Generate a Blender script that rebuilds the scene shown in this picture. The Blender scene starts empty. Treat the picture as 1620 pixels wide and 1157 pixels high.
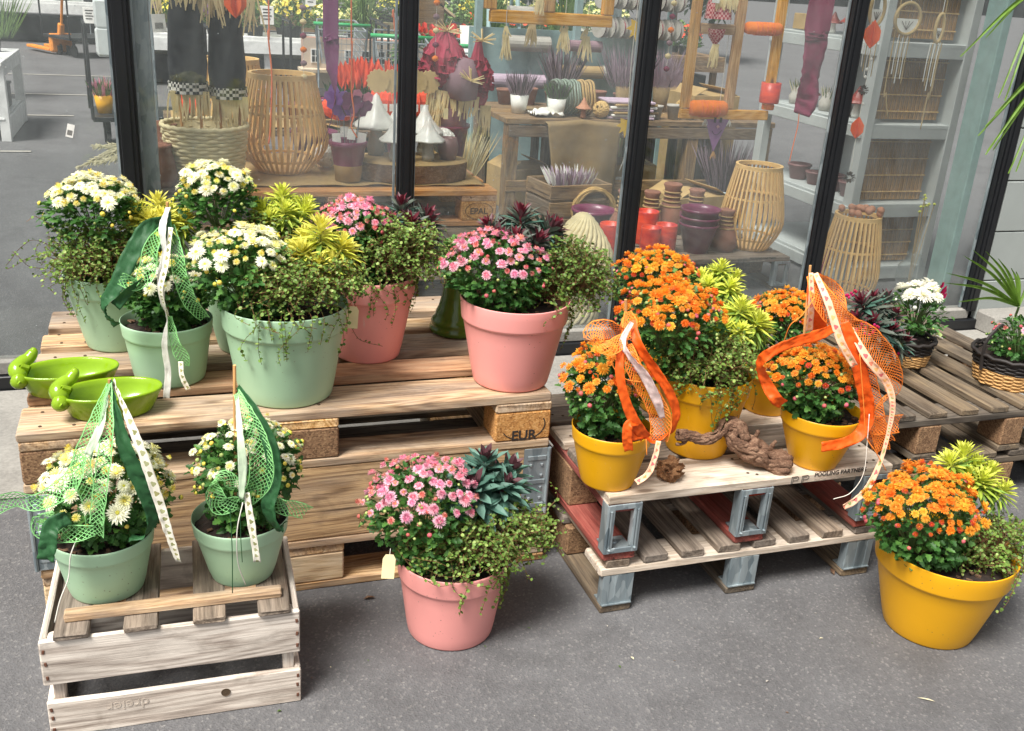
import bpy, bmesh, math, random
from mathutils import Vector, Matrix, noise
R = math.radians
sc = bpy.context.scene
col = sc.collection
rnd = random.Random(7)

# ------------------------------------------------------------------ camera
cam_d = bpy.data.cameras.new('camera'); cam = bpy.data.objects.new('camera', cam_d); col.objects.link(cam)
cam_d.sensor_width = 36.0; cam_d.lens = 34.76; cam_d.clip_start = 0.05; cam_d.clip_end = 400
def cam_matrix(yaw, pitch, roll, loc):
    f = Vector((math.sin(yaw)*math.cos(pitch), math.cos(yaw)*math.cos(pitch), -math.sin(pitch)))
    r = f.cross(Vector((0, 0, 1))).normalized(); u = r.cross(f)
    c, s = math.cos(roll), math.sin(roll)
    x = c*r + s*u; y = -s*r + c*u; z = -f
    return Matrix(((x.x, y.x, z.x, loc[0]), (x.y, y.y, z.y, loc[1]), (x.z, y.z, z.z, loc[2]), (0, 0, 0, 1)))
cam.matrix_world = cam_matrix(0.346165, 0.376875, 0.066695, (0.3377, -2.0776, 1.4388))
sc.camera = cam

# ------------------------------------------------------------------ sky, sun, exposure
SUN_EL, SUN_AZ = R(60), R(-122)          # azimuth of the sun measured from +Y towards +X
w = bpy.data.worlds.new('World'); sc.world = w; w.use_nodes = True
wn = w.node_tree.nodes; wl = w.node_tree.links
sky = wn.new('ShaderNodeTexSky'); sky.sky_type = 'NISHITA'; sky.sun_disc = False
sky.sun_elevation = SUN_EL; sky.sun_rotation = SUN_AZ; sky.dust_density = 4.0; sky.air_density = 1.0; sky.ozone_density = 1.0
hs = wn.new('ShaderNodeHueSaturation'); hs.inputs['Saturation'].default_value = 0.14
wl.new(sky.outputs[0], hs.inputs['Color']); wl.new(hs.outputs[0], wn['Background'].inputs['Color'])
wn['Background'].inputs['Strength'].default_value = 0.062
sun_d = bpy.data.lights.new('sun', 'SUN'); sun_d.energy = 3.2; sun_d.angle = R(22); sun_d.color = (1.0, 0.96, 0.9)
sun = bpy.data.objects.new('sun', sun_d); col.objects.link(sun)
sd = Vector((math.sin(SUN_AZ)*math.cos(SUN_EL), math.cos(SUN_AZ)*math.cos(SUN_EL), math.sin(SUN_EL)))
sun.rotation_euler = sd.to_track_quat('Z', 'Y').to_euler(); sun.location = (0, 0, 6)
sc.view_settings.view_transform = 'Standard'; sc.view_settings.look = 'None'
sc.view_settings.exposure = 1.04; sc.view_settings.gamma = 1.0

# ------------------------------------------------------------------ material helpers
def lin(h):
    h = h.lstrip('#'); o = []
    for i in (0, 2, 4):
        c = int(h[i:i+2], 16)/255
        o.append(c/12.92 if c <= 0.04045 else ((c+0.055)/1.055)**2.4)
    return (*o, 1)
class NT:
    def __init__(s, name):
        s.m = bpy.data.materials.new(name); s.m.use_nodes = True; s.t = s.m.node_tree; s.p = s.t.nodes['Principled BSDF']
        s.out = s.t.nodes['Material Output']
    def n(s, typ, props=None, **ins):
        nd = s.t.nodes.new('ShaderNode'+typ)
        for k, v in (props or {}).items(): setattr(nd, k, v)
        for k, v in ins.items():
            k2 = k.replace('_', ' ')
            sock = nd.inputs[int(k[1:])] if k[0] == 'i' and k[1:].isdigit() else nd.inputs[k2]
            s.set(sock, v)
        return nd
    def set(s, sock, v):
        if isinstance(v, bpy.types.NodeSocket): s.t.links.new(v, sock)
        elif isinstance(v, bpy.types.Node): s.t.links.new(v.outputs[0], sock)
        else: sock.default_value = v
    def P(s, **k):
        for a, v in k.items(): s.set(s.p.inputs[a.replace('_', ' ')], v)
        return s
    def ramp(s, fac, stops):
        r = s.t.nodes.new('ShaderNodeValToRGB'); s.set(r.inputs[0], fac)
        el = r.color_ramp.elements
        while len(el) < len(stops): el.new(0.5)
        for e, (p, c) in zip(el, stops): e.position = p; e.color = c if len(c) == 4 else (*c, 1)
        return r.outputs[0]
    def mix(s, fac, a, b, mode='MIX'):
        x = s.t.nodes.new('ShaderNodeMix'); x.data_type = 'RGBA'; x.blend_type = mode
        s.set(x.inputs[0], fac); s.set(x.inputs[6], a); s.set(x.inputs[7], b); return x.outputs[2]
    def math(s, op, a, b=0.0):
        x = s.t.nodes.new('ShaderNodeMath'); x.operation = op; s.set(x.inputs[0], a); s.set(x.inputs[1], b); return x.outputs[0]
    def coord(s, scale=(1, 1, 1), rand=0.0, which='Object'):
        tc = s.t.nodes.new('ShaderNodeTexCoord'); mp = s.t.nodes.new('ShaderNodeMapping')
        s.t.links.new(tc.outputs[which], mp.inputs[0]); mp.inputs['Scale'].default_value = scale
        if rand:
            oi = s.t.nodes.new('ShaderNodeObjectInfo'); k = s.math('MULTIPLY', oi.outputs['Random'], rand)
            cx = s.t.nodes.new('ShaderNodeCombineXYZ'); s.t.links.new(k, cx.inputs[0]); s.t.links.new(k, cx.inputs[1])
            k2 = s.math('MULTIPLY', k, 0.37); s.t.links.new(k2, cx.inputs[2])
            s.t.links.new(cx.outputs[0], mp.inputs['Location'])
        return mp.outputs[0]
    def noise(s, vec, scale, detail=4, rough=0.55, dist=0.0):
        return s.n('TexNoise', Vector=vec, Scale=scale, Detail=detail, Roughness=rough, Distortion=dist).outputs[0]
    def bump(s, h, strength=0.4, dist=0.005):
        b = s.n('Bump', Height=h, Strength=strength, Distance=dist); s.set(s.p.inputs['Normal'], b.outputs[0]); return s
    def rand(s):
        return s.t.nodes.new('ShaderNodeObjectInfo').outputs['Random']
MAT = {}
def simple(name, c, rough=0.6, metal=0.0, var=0.12, scale=8, bump=0.0, spec=0.5, objvar=0.0, sheen=0.0, trans=0.0):
    """plain coloured surface with soft mottling"""
    n = NT(name); c = lin(c) if isinstance(c, str) else c
    v = n.noise(n.coord(rand=9.0), scale, 5)
    d = tuple(x*(1-var) for x in c[:3])+(1,); l = tuple(min(1, x*(1+var)) for x in c[:3])+(1,)
    cc = n.ramp(v, [(0.3, d), (0.7, l)])
    if objvar:
        hsn = n.n('HueSaturation', Color=cc, Value=n.math('ADD', n.math('MULTIPLY', n.rand(), objvar*2), 1-objvar), Hue=n.math('ADD', n.math('MULTIPLY', n.math('FRACT', n.math('MULTIPLY', n.rand(), 17.0)), .03), .485))
        cc = hsn.outputs[0]
    n.P(Base_Color=cc, Roughness=rough, Metallic=metal)
    n.p.inputs['Specular IOR Level'].default_value = spec
    if bump: n.bump(n.noise(n.coord(rand=5), scale*12, 3), bump, 0.002)
    if trans:      # thin leaf or petal: part of the light passes through
        tr = n.n('BsdfTranslucent', Color=cc); mx = n.n('MixShader', i0=trans, i1=n.p.outputs[0], i2=tr.outputs[0])
        n.t.links.new(mx.outputs[0], n.out.inputs[0])
    MAT[name] = n.m; return n.m
def wood(name, stops, grey=None, greyamt=0.5, knots=True, bumpk=0.5, contrast=1.0, val=0.18):
    """sawn softwood: growth-ring figure along local X, fine fibres, knots, grey weathering; every board differs"""
    n = NT(name)
    stk = n.noise(n.coord((0.9, 34, 34), rand=29.0), 1.0, 5, 0.65, 1.0)
    fld = n.noise(n.coord((1.0, 9.5, 9.5), rand=37.0), 1.0, 1.5, 0.4, 0.3); rings = n.math('ADD', n.math('MULTIPLY', n.math('SINE', n.math('MULTIPLY', fld, 110.0)), .5), .5)
    fib = n.noise(n.coord((9, 210, 210), rand=17.0), 1.0, 6, 0.7)
    big = n.noise(n.coord((1.4, 4, 4), rand=31.0), 1.6, 4, 0.6, 0.4)
    t = n.math('ADD', n.math('ADD', n.math('MULTIPLY', rings, 0.085*min(2.0, contrast)), n.math('MULTIPLY', stk, 0.30)), n.math('ADD', n.math('MULTIPLY', fib, 0.56), n.math('MULTIPLY', big, 0.24)))
    c = n.ramp(t, [(0.44, lin(stops[0])), (0.57, lin(stops[1])), (0.70, lin(stops[2]))])
    if grey:
        gm = n.ramp(n.noise(n.coord((2.2, 9, 9), rand=41.0), 2.0, 6, 0.65), [(0.4, (0, 0, 0)), (0.65, (1, 1, 1))])
        gc = n.ramp(t, [(0.3, lin(grey[0])), (0.75, lin(grey[1]))])
        c = n.mix(n.math('MULTIPLY', gm, greyamt), c, gc)
    if knots:
        vo = n.n('TexVoronoi', Vector=n.coord((3.2, 9.0, 9.0), rand=13.0), Scale=1.0, Randomness=1.0)
        kn = n.ramp(vo.outputs[0], [(0.045, (1, 1, 1)), (0.11, (0, 0, 0))])
        c = n.mix(n.math('MULTIPLY', kn, 0.75), c, lin('4a3526'))
    # blotchy stains, dirt and dark cracks
    bl = n.ramp(n.noise(n.coord((5, 9, 9), rand=71.0), 1.6, 5, 0.6, 0.6), [(0.56, (0, 0, 0)), (0.7, (1, 1, 1))]); c = n.mix(n.math('MULTIPLY', bl, 0.4), c, lin('5c4c3e'))
    ck = n.ramp(n.noise(n.coord((1.6, 55, 55), rand=57.0), 1.0, 3, 0.5), [(0.25, (1, 1, 1)), (0.33, (0, 0, 0))])
    c = n.mix(n.math('MULTIPLY', ck, 0.75), c, lin('3a3029'))
    hv = n.n('HueSaturation', Color=c, Value=n.math('ADD', n.math('MULTIPLY', n.rand(), val*2), 1-val), Saturation=n.math('ADD', n.math('MULTIPLY', n.rand(), 0.4), 0.8))
    n.P(Base_Color=hv.outputs[0], Roughness=0.82); n.p.inputs['Specular IOR Level'].default_value = 0.25
    n.bump(n.math('SUBTRACT', fib, n.math('MULTIPLY', ck, 0.8)), bumpk, 0.0025)
    MAT[name] = n.m; return n.m

wood('pallet_wood', ('674a33', 'b3906a', 'dabd96'), ('7d7064', 'b7a694'), 0.7, val=.26)
wood('collar_wood', ('54402f', '9a7f63', 'c2a582'), ('6b5f54', 'a09080'), 0.6, contrast=2.0)
wood('pallet_warm', ('7d4f30', 'b98355', 'd3a273'), ('8d7560', 'b59c80'), 0.45)
wood('grey_wood', ('594a3e', '927d69', 'b7a38d'), ('6c635a', '9d9388'), 0.8, val=.2)
wood('pale_wood', ('94785c', 'cbb08c', 'e6cfab'), ('a09382', 'd5c9b6'), 0.6)
wood('white_wood', ('8c7a68', 'c6b6a3', 'ded1c1'), ('8a8076', 'beb4a8'), 0.6)
wood('crate_wood', ('7d7067', 'c3b6aa', 'e6dcd0'), ('7b726a', 'b8ada2'), 0.75, contrast=2.2)
wood('slat_wood', ('473e37', '786c60', '998b7d'), ('49433d', '7b7269'), 0.6)
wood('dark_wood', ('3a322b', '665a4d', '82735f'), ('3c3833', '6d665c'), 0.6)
wood('red_wood', ('5c2018', '93382a', 'ab5341'), ('6a3a30', '9a6a5a'), 0.35, knots=False, contrast=0.4)
wood('rosy_wood', ('a06a58', 'cf9b86', 'dfb8a4'), ('a58a7c', 'd0bdb0'), 0.5, knots=False)
wood('frame_wood', ('9a6a38', 'cf9c5c', 'e0b67c'), None)
wood('bench_wood', ('4a3a2c', '7a624a', '98805f'), ('4c453c', '7c7265'), 0.5)

def chip(name, a, b, c):
    n = NT(name); v = n.coord(rand=11.0)
    vo = n.n('TexVoronoi', Vector=n.coord((230, 330, 300), rand=11), Scale=1.0)
    nz = n.noise(v, 60, 4, 0.6)
    t = n.math('ADD', n.math('MULTIPLY', vo.outputs[1], 0.6), n.math('MULTIPLY', nz, 0.5))
    n.P(Base_Color=n.ramp(t, [(0.25, lin(a)), (0.55, lin(b)), (0.85, lin(c))]), Roughness=0.85)
    n.bump(n.math('ADD', vo.outputs[0], nz), 0.35, 0.0015); MAT[name] = n.m
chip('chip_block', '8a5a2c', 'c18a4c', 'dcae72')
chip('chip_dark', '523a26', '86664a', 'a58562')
def asphalt():
    n = NT('asphalt'); v = n.coord()
    sp = n.n('TexVoronoi', Vector=v, Scale=190.0); sp2 = n.noise(v, 240, 3, 0.7)
    big = n.noise(v, 1.1, 6, 0.6); mid = n.noise(v, 7, 5, 0.6, 0.5)
    base = n.ramp(n.math('ADD', n.math('MULTIPLY', big, 0.55), n.math('MULTIPLY', mid, 0.45)), [(0.32, lin('464749')), (0.5, lin('58595b')), (0.7, lin('6b6c6e'))])
    g = n.ramp(sp.outputs[1], [(0.0, lin('4b494a')), (0.75, lin('6b6868')), (0.96, lin('9c9894'))])
    c = n.mix(0.42, base, g)
    pk = n.ramp(sp2, [(0.68, (0, 0, 0)), (0.74, (1, 1, 1))]); c = n.mix(n.math('MULTIPLY', pk, 0.12), c, lin('a6a39e'))
    st = n.ramp(n.noise(v, 2.7, 4, 0.55, 1.2), [(0.58, (0, 0, 0)), (0.68, (1, 1, 1))]); c = n.mix(n.math('MULTIPLY', st, 0.3), c, lin('3a3a3b'))
    cv = n.n('TexVoronoi', {'feature': 'DISTANCE_TO_EDGE'}, Vector=n.n('Mapping', Vector=n.n('MixRGB', i0=.12, i1=v, i2=n.n('TexNoise', Vector=v, Scale=3.0, Detail=5.0).outputs[1]).outputs[0]).outputs[0], Scale=1.15)
    ck = n.ramp(cv.outputs[0], [(.002, (1, 1, 1)), (.007, (0, 0, 0))]); c = n.mix(n.math('MULTIPLY', n.math('MULTIPLY', ck, n.ramp(big, [(.5, (0, 0, 0)), (.56, (1, 1, 1))])), .2), c, lin('2c2b2b'))
    n.P(Base_Color=c, Roughness=n.ramp(mid, [(0.3, (0.72,)*3), (0.7, (0.92,)*3)]))
    n.bump(n.math('ADD', n.math('MULTIPLY', sp.outputs[0], 0.7), sp2), 0.55, 0.004); MAT['asphalt'] = n.m
asphalt()
def concrete(name, a, b):
    n = NT(name); v = n.coord()
    t = n.math('ADD', n.math('MULTIPLY', n.noise(v, 3, 7, 0.65), 0.6), n.math('MULTIPLY', n.noise(v, 90, 3, 0.6), 0.4))
    n.P(Base_Color=n.ramp(t, [(0.35, lin(a)), (0.65, lin(b))]), Roughness=0.9)
    n.bump(n.noise(v, 160, 3, 0.6), 0.3, 0.003); MAT[name] = n.m
concrete('concrete', '75726d', '98958e')
def galv():
    n = NT('galvanised'); v = n.coord((60, 60, 20), rand=5.0)
    vo = n.n('TexVoronoi', Vector=v, Scale=1.0); nz = n.noise(n.coord((30, 30, 3), rand=3.0), 1.0, 5)
    t = n.math('ADD', n.math('MULTIPLY', vo.outputs[1], 0.5), n.math('MULTIPLY', nz, 0.5))
    n.P(Base_Color=n.ramp(t, [(0.2, lin('6f7d84')), (0.8, lin('b7c2c5'))]), Metallic=0.55, Roughness=n.ramp(t, [(0.2, (0.38,)*3), (0.8, (0.6,)*3)]))
    MAT['galvanised'] = n.m
galv()
def glass():
    n = NT('glass')
    geo = n.n('NewGeometry'); fr = n.n('Fresnel', IOR=n.math('ADD', 1.45, n.math('MULTIPLY', geo.outputs['Backfacing'], 1/1.45-1.45))); tr = n.n('BsdfTransparent', Color=(0.965, 0.975, 0.97, 1)); gl = n.n('BsdfGlossy', Color=(0.9, 0.95, 0.95, 1), Roughness=0.03)
    a = n.n('MixShader', i0=fr.outputs[0], i1=tr.outputs[0], i2=gl.outputs[0])
    v = n.coord()
    dirt_veil = n.ramp(n.math('ADD', n.math('MULTIPLY', n.noise(n.coord((2, 2, 0.7)), 2.2, 6, 0.65, 0.6), 0.8), n.math('MULTIPLY', n.noise(v, 45, 3, 0.7), 0.25)), [(0.36, (0.018,)*3), (0.72, (0.105,)*3)])  # dirt film, thickened to a milky veil that stands in for reflections
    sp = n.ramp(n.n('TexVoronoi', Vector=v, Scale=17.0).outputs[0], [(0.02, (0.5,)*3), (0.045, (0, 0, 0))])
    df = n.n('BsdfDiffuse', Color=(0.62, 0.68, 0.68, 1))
    b = n.n('MixShader', i0=n.math('MINIMUM', n.math('ADD', dirt_veil, sp), 0.5), i1=a.outputs[0], i2=df.outputs[0])
    n.t.links.new(b.outputs[0], n.out.inputs[0]); MAT['glass'] = n.m
glass()
def roofpane():
    n = NT('roof_pane'); tr = n.n('BsdfTransparent', Color=(0.97, 0.98, 0.98, 1)); df = n.n('BsdfTranslucent', Color=(0.75, 0.77, 0.77, 1))
    a = n.n('MixShader', i0=0.1, i1=tr.outputs[0], i2=df.outputs[0]); n.t.links.new(a.outputs[0], n.out.inputs[0]); MAT['roof_pane'] = n.m
roofpane()
# plastics
def potmat(name, c):
    """moulded plastic: faint cloudiness, dried splashes of soil, fine scuffs"""
    n = NT(name); c = lin(c); v = n.coord(rand=7.0); d = tuple(x*.93 for x in c[:3])+(1,)
    cc = n.ramp(n.noise(v, 5, 6, .6), [(.3, d), (.7, c)])
    sp = n.ramp(n.n('TexVoronoi', Vector=v, Scale=75.0).outputs[0], [(.07, (1, 1, 1)), (.13, (0, 0, 0))]); mk = n.ramp(n.noise(v, 9, 3), [(.48, (0, 0, 0)), (.62, (1, 1, 1))])
    cc = n.mix(n.math('MULTIPLY', n.math('MULTIPLY', sp, mk), .7), cc, lin('6a5a48'))
    sf_ = n.ramp(n.noise(n.coord((90, 90, 9), rand=3.0), 1.0, 4, .7), [(.64, (0, 0, 0)), (.72, (1, 1, 1))]); cc = n.mix(n.math('MULTIPLY', n.math('MULTIPLY', sf_, n.ramp(n.noise(v, 6, 3), [(.5, (0, 0, 0)), (.65, (1, 1, 1))])), .3), cc, lin('d8d4cc'))
    n.P(Base_Color=cc, Roughness=n.ramp(n.noise(v, 12, 5, .6), [(.3, (.34,)*3), (.7, (.52,)*3)])); n.bump(n.noise(v, 3.5, 2), .12, .01); MAT[name] = n.m
potmat('pot_green', 'aacca9'); potmat('pot_pink', 'f6a59e'); potmat('pot_yellow', 'e6a810')
simple('soil', '2c211b', 0.95, var=0.5, scale=60, bump=0.8)
simple('bark', '6a4a38', 0.9, var=0.4, scale=50, bump=0.6)
# leaves and petals
for nm, c, tr in (('leaf_mum', '3c682f', .3), ('leaf_mum2', '54803a', .3), ('leaf_vine', '7a9a46', .35), ('leaf_vine2', '5a7632', .35), ('leaf_vine3', 'a3ba68', .35),
                  ('leaf_lime', 'd6dc5c', .3), ('leaf_lime2', 'a9bd4c', .3), ('leaf_limegreen', '7fa04a', .3), ('leaf_gold', 'e0da68', .3), ('leaf_teal', '4f7466', .2), ('leaf_teal2', '6a8f80', .2), ('leaf_wine', '6a2230', .2), ('leaf_dusk', '5a6358', .2), ('leaf_dusk2', '5f3c42', .2),
                  ('leaf_far', '54713f', .25), ('leaf_far2', '7d9a56', .25), ('leaf_dark', '2f4a2c', .2), ('leaf_palm', '6c8e36', .25), ('leaf_heather', '5a4c50', .2)):
    simple(nm, c, 0.5, var=0.3, scale=30, trans=tr, spec=0.4)
for nm, c in (('pet_white', 'fcfade'), ('pet_white2', 'faf2ae'), ('pet_pink', 'f8c6d4'), ('pet_pink2', 'ee9ab4'), ('pet_salmon', 'f3aca2'), ('pet_orange', 'f6a436'), ('pet_orange2', 'ef8a28'), ('pet_amber', 'f9bb4e'), ('pet_red', 'dc6a4a'),
              ('pet_yellow', 'f2df62'), ('pet_eye', 'd6cf4e'), ('pet_eyegreen', 'c8cf63'), ('pet_magenta', 'c2245e'), ('pet_purple', '8a5aa8'), ('pet_cream', 'fbf7ea'), ('bud_pink', 'd86a6c'), ('bud_green', 'b9c77a'), ('pet_heather', 'a48f9c')):
    simple(nm, c, 0.6, var=0.1, scale=40, trans=0.3, spec=0.3, objvar=0.13)
simple('stem', '5d7340', 0.6); simple('stem_brown', '6b4a2c', 0.8)
simple('stick', 'd3a066', 0.7, var=0.2)
# fabrics and the rest
for nm, c, r in (('black_frame', '17191c', .35), ('rubber', '0f1011', .7), ('white_paint', 'dfe0de', .6), ('white_plastic', 'e8eceb', .4), ('paper', 'f2f0ea', .8), ('tag_cream', 'efe3b0', .8),
                 ('satin_green', '24492b', .45), ('satin_orange', 'f2560f', .45), ('satin_white', 'e9e7e2', .4), ('net_green', '8ccb80', .6), ('net_orange', 'fb9038', .6), ('cord_orange', 'ef7a4a', .7), ('cord_white', 'e6e2d6', .7),
                 ('burgundy', '7d2146', .7), ('purple_rib', '7a3a68', .6), ('glaze_lime', '7fa01c', .15), ('glaze_green', '47611c', .12), ('terracotta', '8a5f4e', .9), ('burlap', 'a98d5e', .95), ('burlap_dark', '8b7551', .95), ('straw', 'e8d4a0', .8),
                 ('bamboo', 'e2ba78', .6), ('wicker', 'e4d5a8', .8), ('wicker_tan', 'c79b62', .75), ('wicker_black', '2a2523', .6), ('cane', 'c4a469', .7), ('black_cloth', '1d2026', .9), ('wine_net', 'a8324c', .8), ('mauve', '8d6f78', .9), ('ceramic', 'e3e2da', .3), ('ceramic_grey', 'aaa59c', .6),
                 ('plum', '722a4e', .3), ('plum_dark', '5a2444', .5), ('cup_brown', '7a5756', .5), ('paper_orange', 'e8512a', .8), ('ply', 'd9bd86', .8), ('candle_red', 'e2452f', .35), ('candle_orange', 'f0642c', .35), ('felt_orange', 'f0822c', .95), ('leaf_paper', 'ef6a2e', .8), ('leaf_yellow', 'e9bc2c', .7),
                 ('kite', '9b6fa0', .6), ('dreamcatch', 'b39a68', .8), ('cone_brown', '4d3d2c', .9), ('mush_cap', '8c3328', .4), ('mat_cane', 'a07a46', .85), ('cart_green', '2f9a5c', .4), ('wire_grey', '8b9296', .4), ('truck_orange', 'e08a2c', .5), ('black_plastic', '202326', .5), ('wire_coil', '7d8a7c', .5), ('lilac', 'b9a4b4', .9), ('brick_red', '9a5a48', .9), ('brown_nut', 'b07a5c', .7), ('driftwood', '6d5348', .95), ('fungus', '9a6a3e', .9), ('ladder_blue', '8fa8a8', .5), ('teal_post', '7f9c96', .5), ('pampas', 'cfc7a6', .95), ('print_black', '2e2a28', .8), ('print_faint', 'bdb0a2', .9), ('rust', '6b4534', .9), ('lace', 'f0d9d6', .7)):
    simple(nm, c, r, var=0.14, scale=14, bump=0.15 if r > .75 else 0.0)
MAT['wicker'].node_tree.nodes['Principled BSDF'].inputs['Roughness'].default_value = .8
for nm in ('galvanised',): pass
def printed(name, base, spots):
    """woven ribbon printed with a row of small leaf motifs (UV: u across, v along in ribbon widths)"""
    n = NT(name); uv = n.t.nodes.new('ShaderNodeUVMap')
    sx = n.n('SeparateXYZ', Vector=uv.outputs[0])
    fv = n.math('FRACT', n.math('MULTIPLY', sx.outputs[1], 0.85)); cell = n.math('FLOOR', n.math('MULTIPLY', sx.outputs[1], 0.85))
    dx = n.math('SUBTRACT', sx.outputs[0], 0.5); dy = n.math('SUBTRACT', fv, 0.5)
    an = n.math('ARCTAN2', dy, dx); rr = n.math('SQRT', n.math('ADD', n.math('MULTIPLY', dx, dx), n.math('MULTIPLY', dy, dy)))
    lobes = n.math('ADD', 0.25, n.math('MULTIPLY', n.math('COSINE', n.math('MULTIPLY', an, 3.0)), 0.05))
    ins = n.math('LESS_THAN', rr, lobes)
    wn_ = n.n('TexWhiteNoise', {'noise_dimensions': '1D'}); n.set(wn_.inputs['W'], cell)
    cc = n.ramp(wn_.outputs[0], [(i/len(spots), lin(s)) for i, s in enumerate(spots)])
    for e in n.t.nodes: 
        if e.bl_idname == 'ShaderNodeValToRGB': e.color_ramp.interpolation = 'CONSTANT'
    n.P(Base_Color=n.mix(ins, lin(base), cc), Roughness=0.6); MAT[name] = n.m
printed('print_ribbon_green', 'e9e4d4', ('a09c66', 'a8aa7c', '8a8c5c'))
printed('print_ribbon_orange', 'f6c4a2', ('e08468', '93a568', 'f2b070', 'd4696a'))
def gingham(name, a, b, sc_):
    n = NT(name); uv = n.coord((sc_, sc_, sc_)); c = n.n('TexChecker', Vector=uv, Scale=1.0); n.set(c.inputs[1], lin(a)); n.set(c.inputs[2], lin(b))
    n.P(Base_Color=c.outputs[0], Roughness=.9); MAT[name] = n.m
gingham('gingham_black', '1d1d22', 'dedad2', 90); gingham('gingham_red', 'b02f3f', 'e4a9a6', 110)
def bricks(name):
    n = NT(name); b = n.n('TexBrick', Vector=n.coord((1, 1, 1)), Scale=14.0); n.set(b.inputs['Color1'], lin('a06250')); n.set(b.inputs['Color2'], lin('86503f')); n.set(b.inputs['Mortar'], lin('b8a898'))
    n.P(Base_Color=b.outputs[0], Roughness=.9); MAT[name] = n.m
def candlemat(name, a, b):
    n = NT(name); v = n.coord((1, 1, 1), rand=3); t = n.noise(n.coord((9, 9, 28), rand=4), 1.0, 4)
    n.P(Base_Color=n.ramp(t, [(0.35, lin(a)), (0.65, lin(b))]), Roughness=.35); MAT[name] = n.m
bricks('brick_tex')
candlemat('candle_red', 'b83238', 'f0502c')
def rough_bark(name, a, b):
    n = NT(name); v = n.coord((1, 1, 1)); t = n.noise(n.coord((40, 90, 90)), 1.0, 7, .7, .8); u = n.noise(v, 260, 4, .7)
    n.P(Base_Color=n.ramp(n.math('ADD', n.math('MULTIPLY', t, .7), n.math('MULTIPLY', u, .35)), [(.3, lin('2f241f')), (.5, lin(a)), (.72, lin(b))]), Roughness=.95); n.bump(n.math('ADD', t, u), .9, .006); MAT[name] = n.m
rough_bark('driftwood', '7a5a46', 'b8957a'); rough_bark('fungus', '8a5f3c', 'c0946a'); rough_bark('bark', '6a4e3a', 'a08468')

for nm, c in (('satin_green', '376b40'), ('satin_orange', 'fb6c1c'), ('satin_white', 'efede6'), ('lace', 'f0dcd6'), ('sheer_mint', 'd6e6cc')):
    simple(nm, c, .5, var=.12, scale=60, bump=.25, trans=.35)      # thin translucent ribbon
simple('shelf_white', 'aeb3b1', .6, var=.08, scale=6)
simple('wall_grey', '989e9b', .7, var=.1, scale=3)
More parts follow.
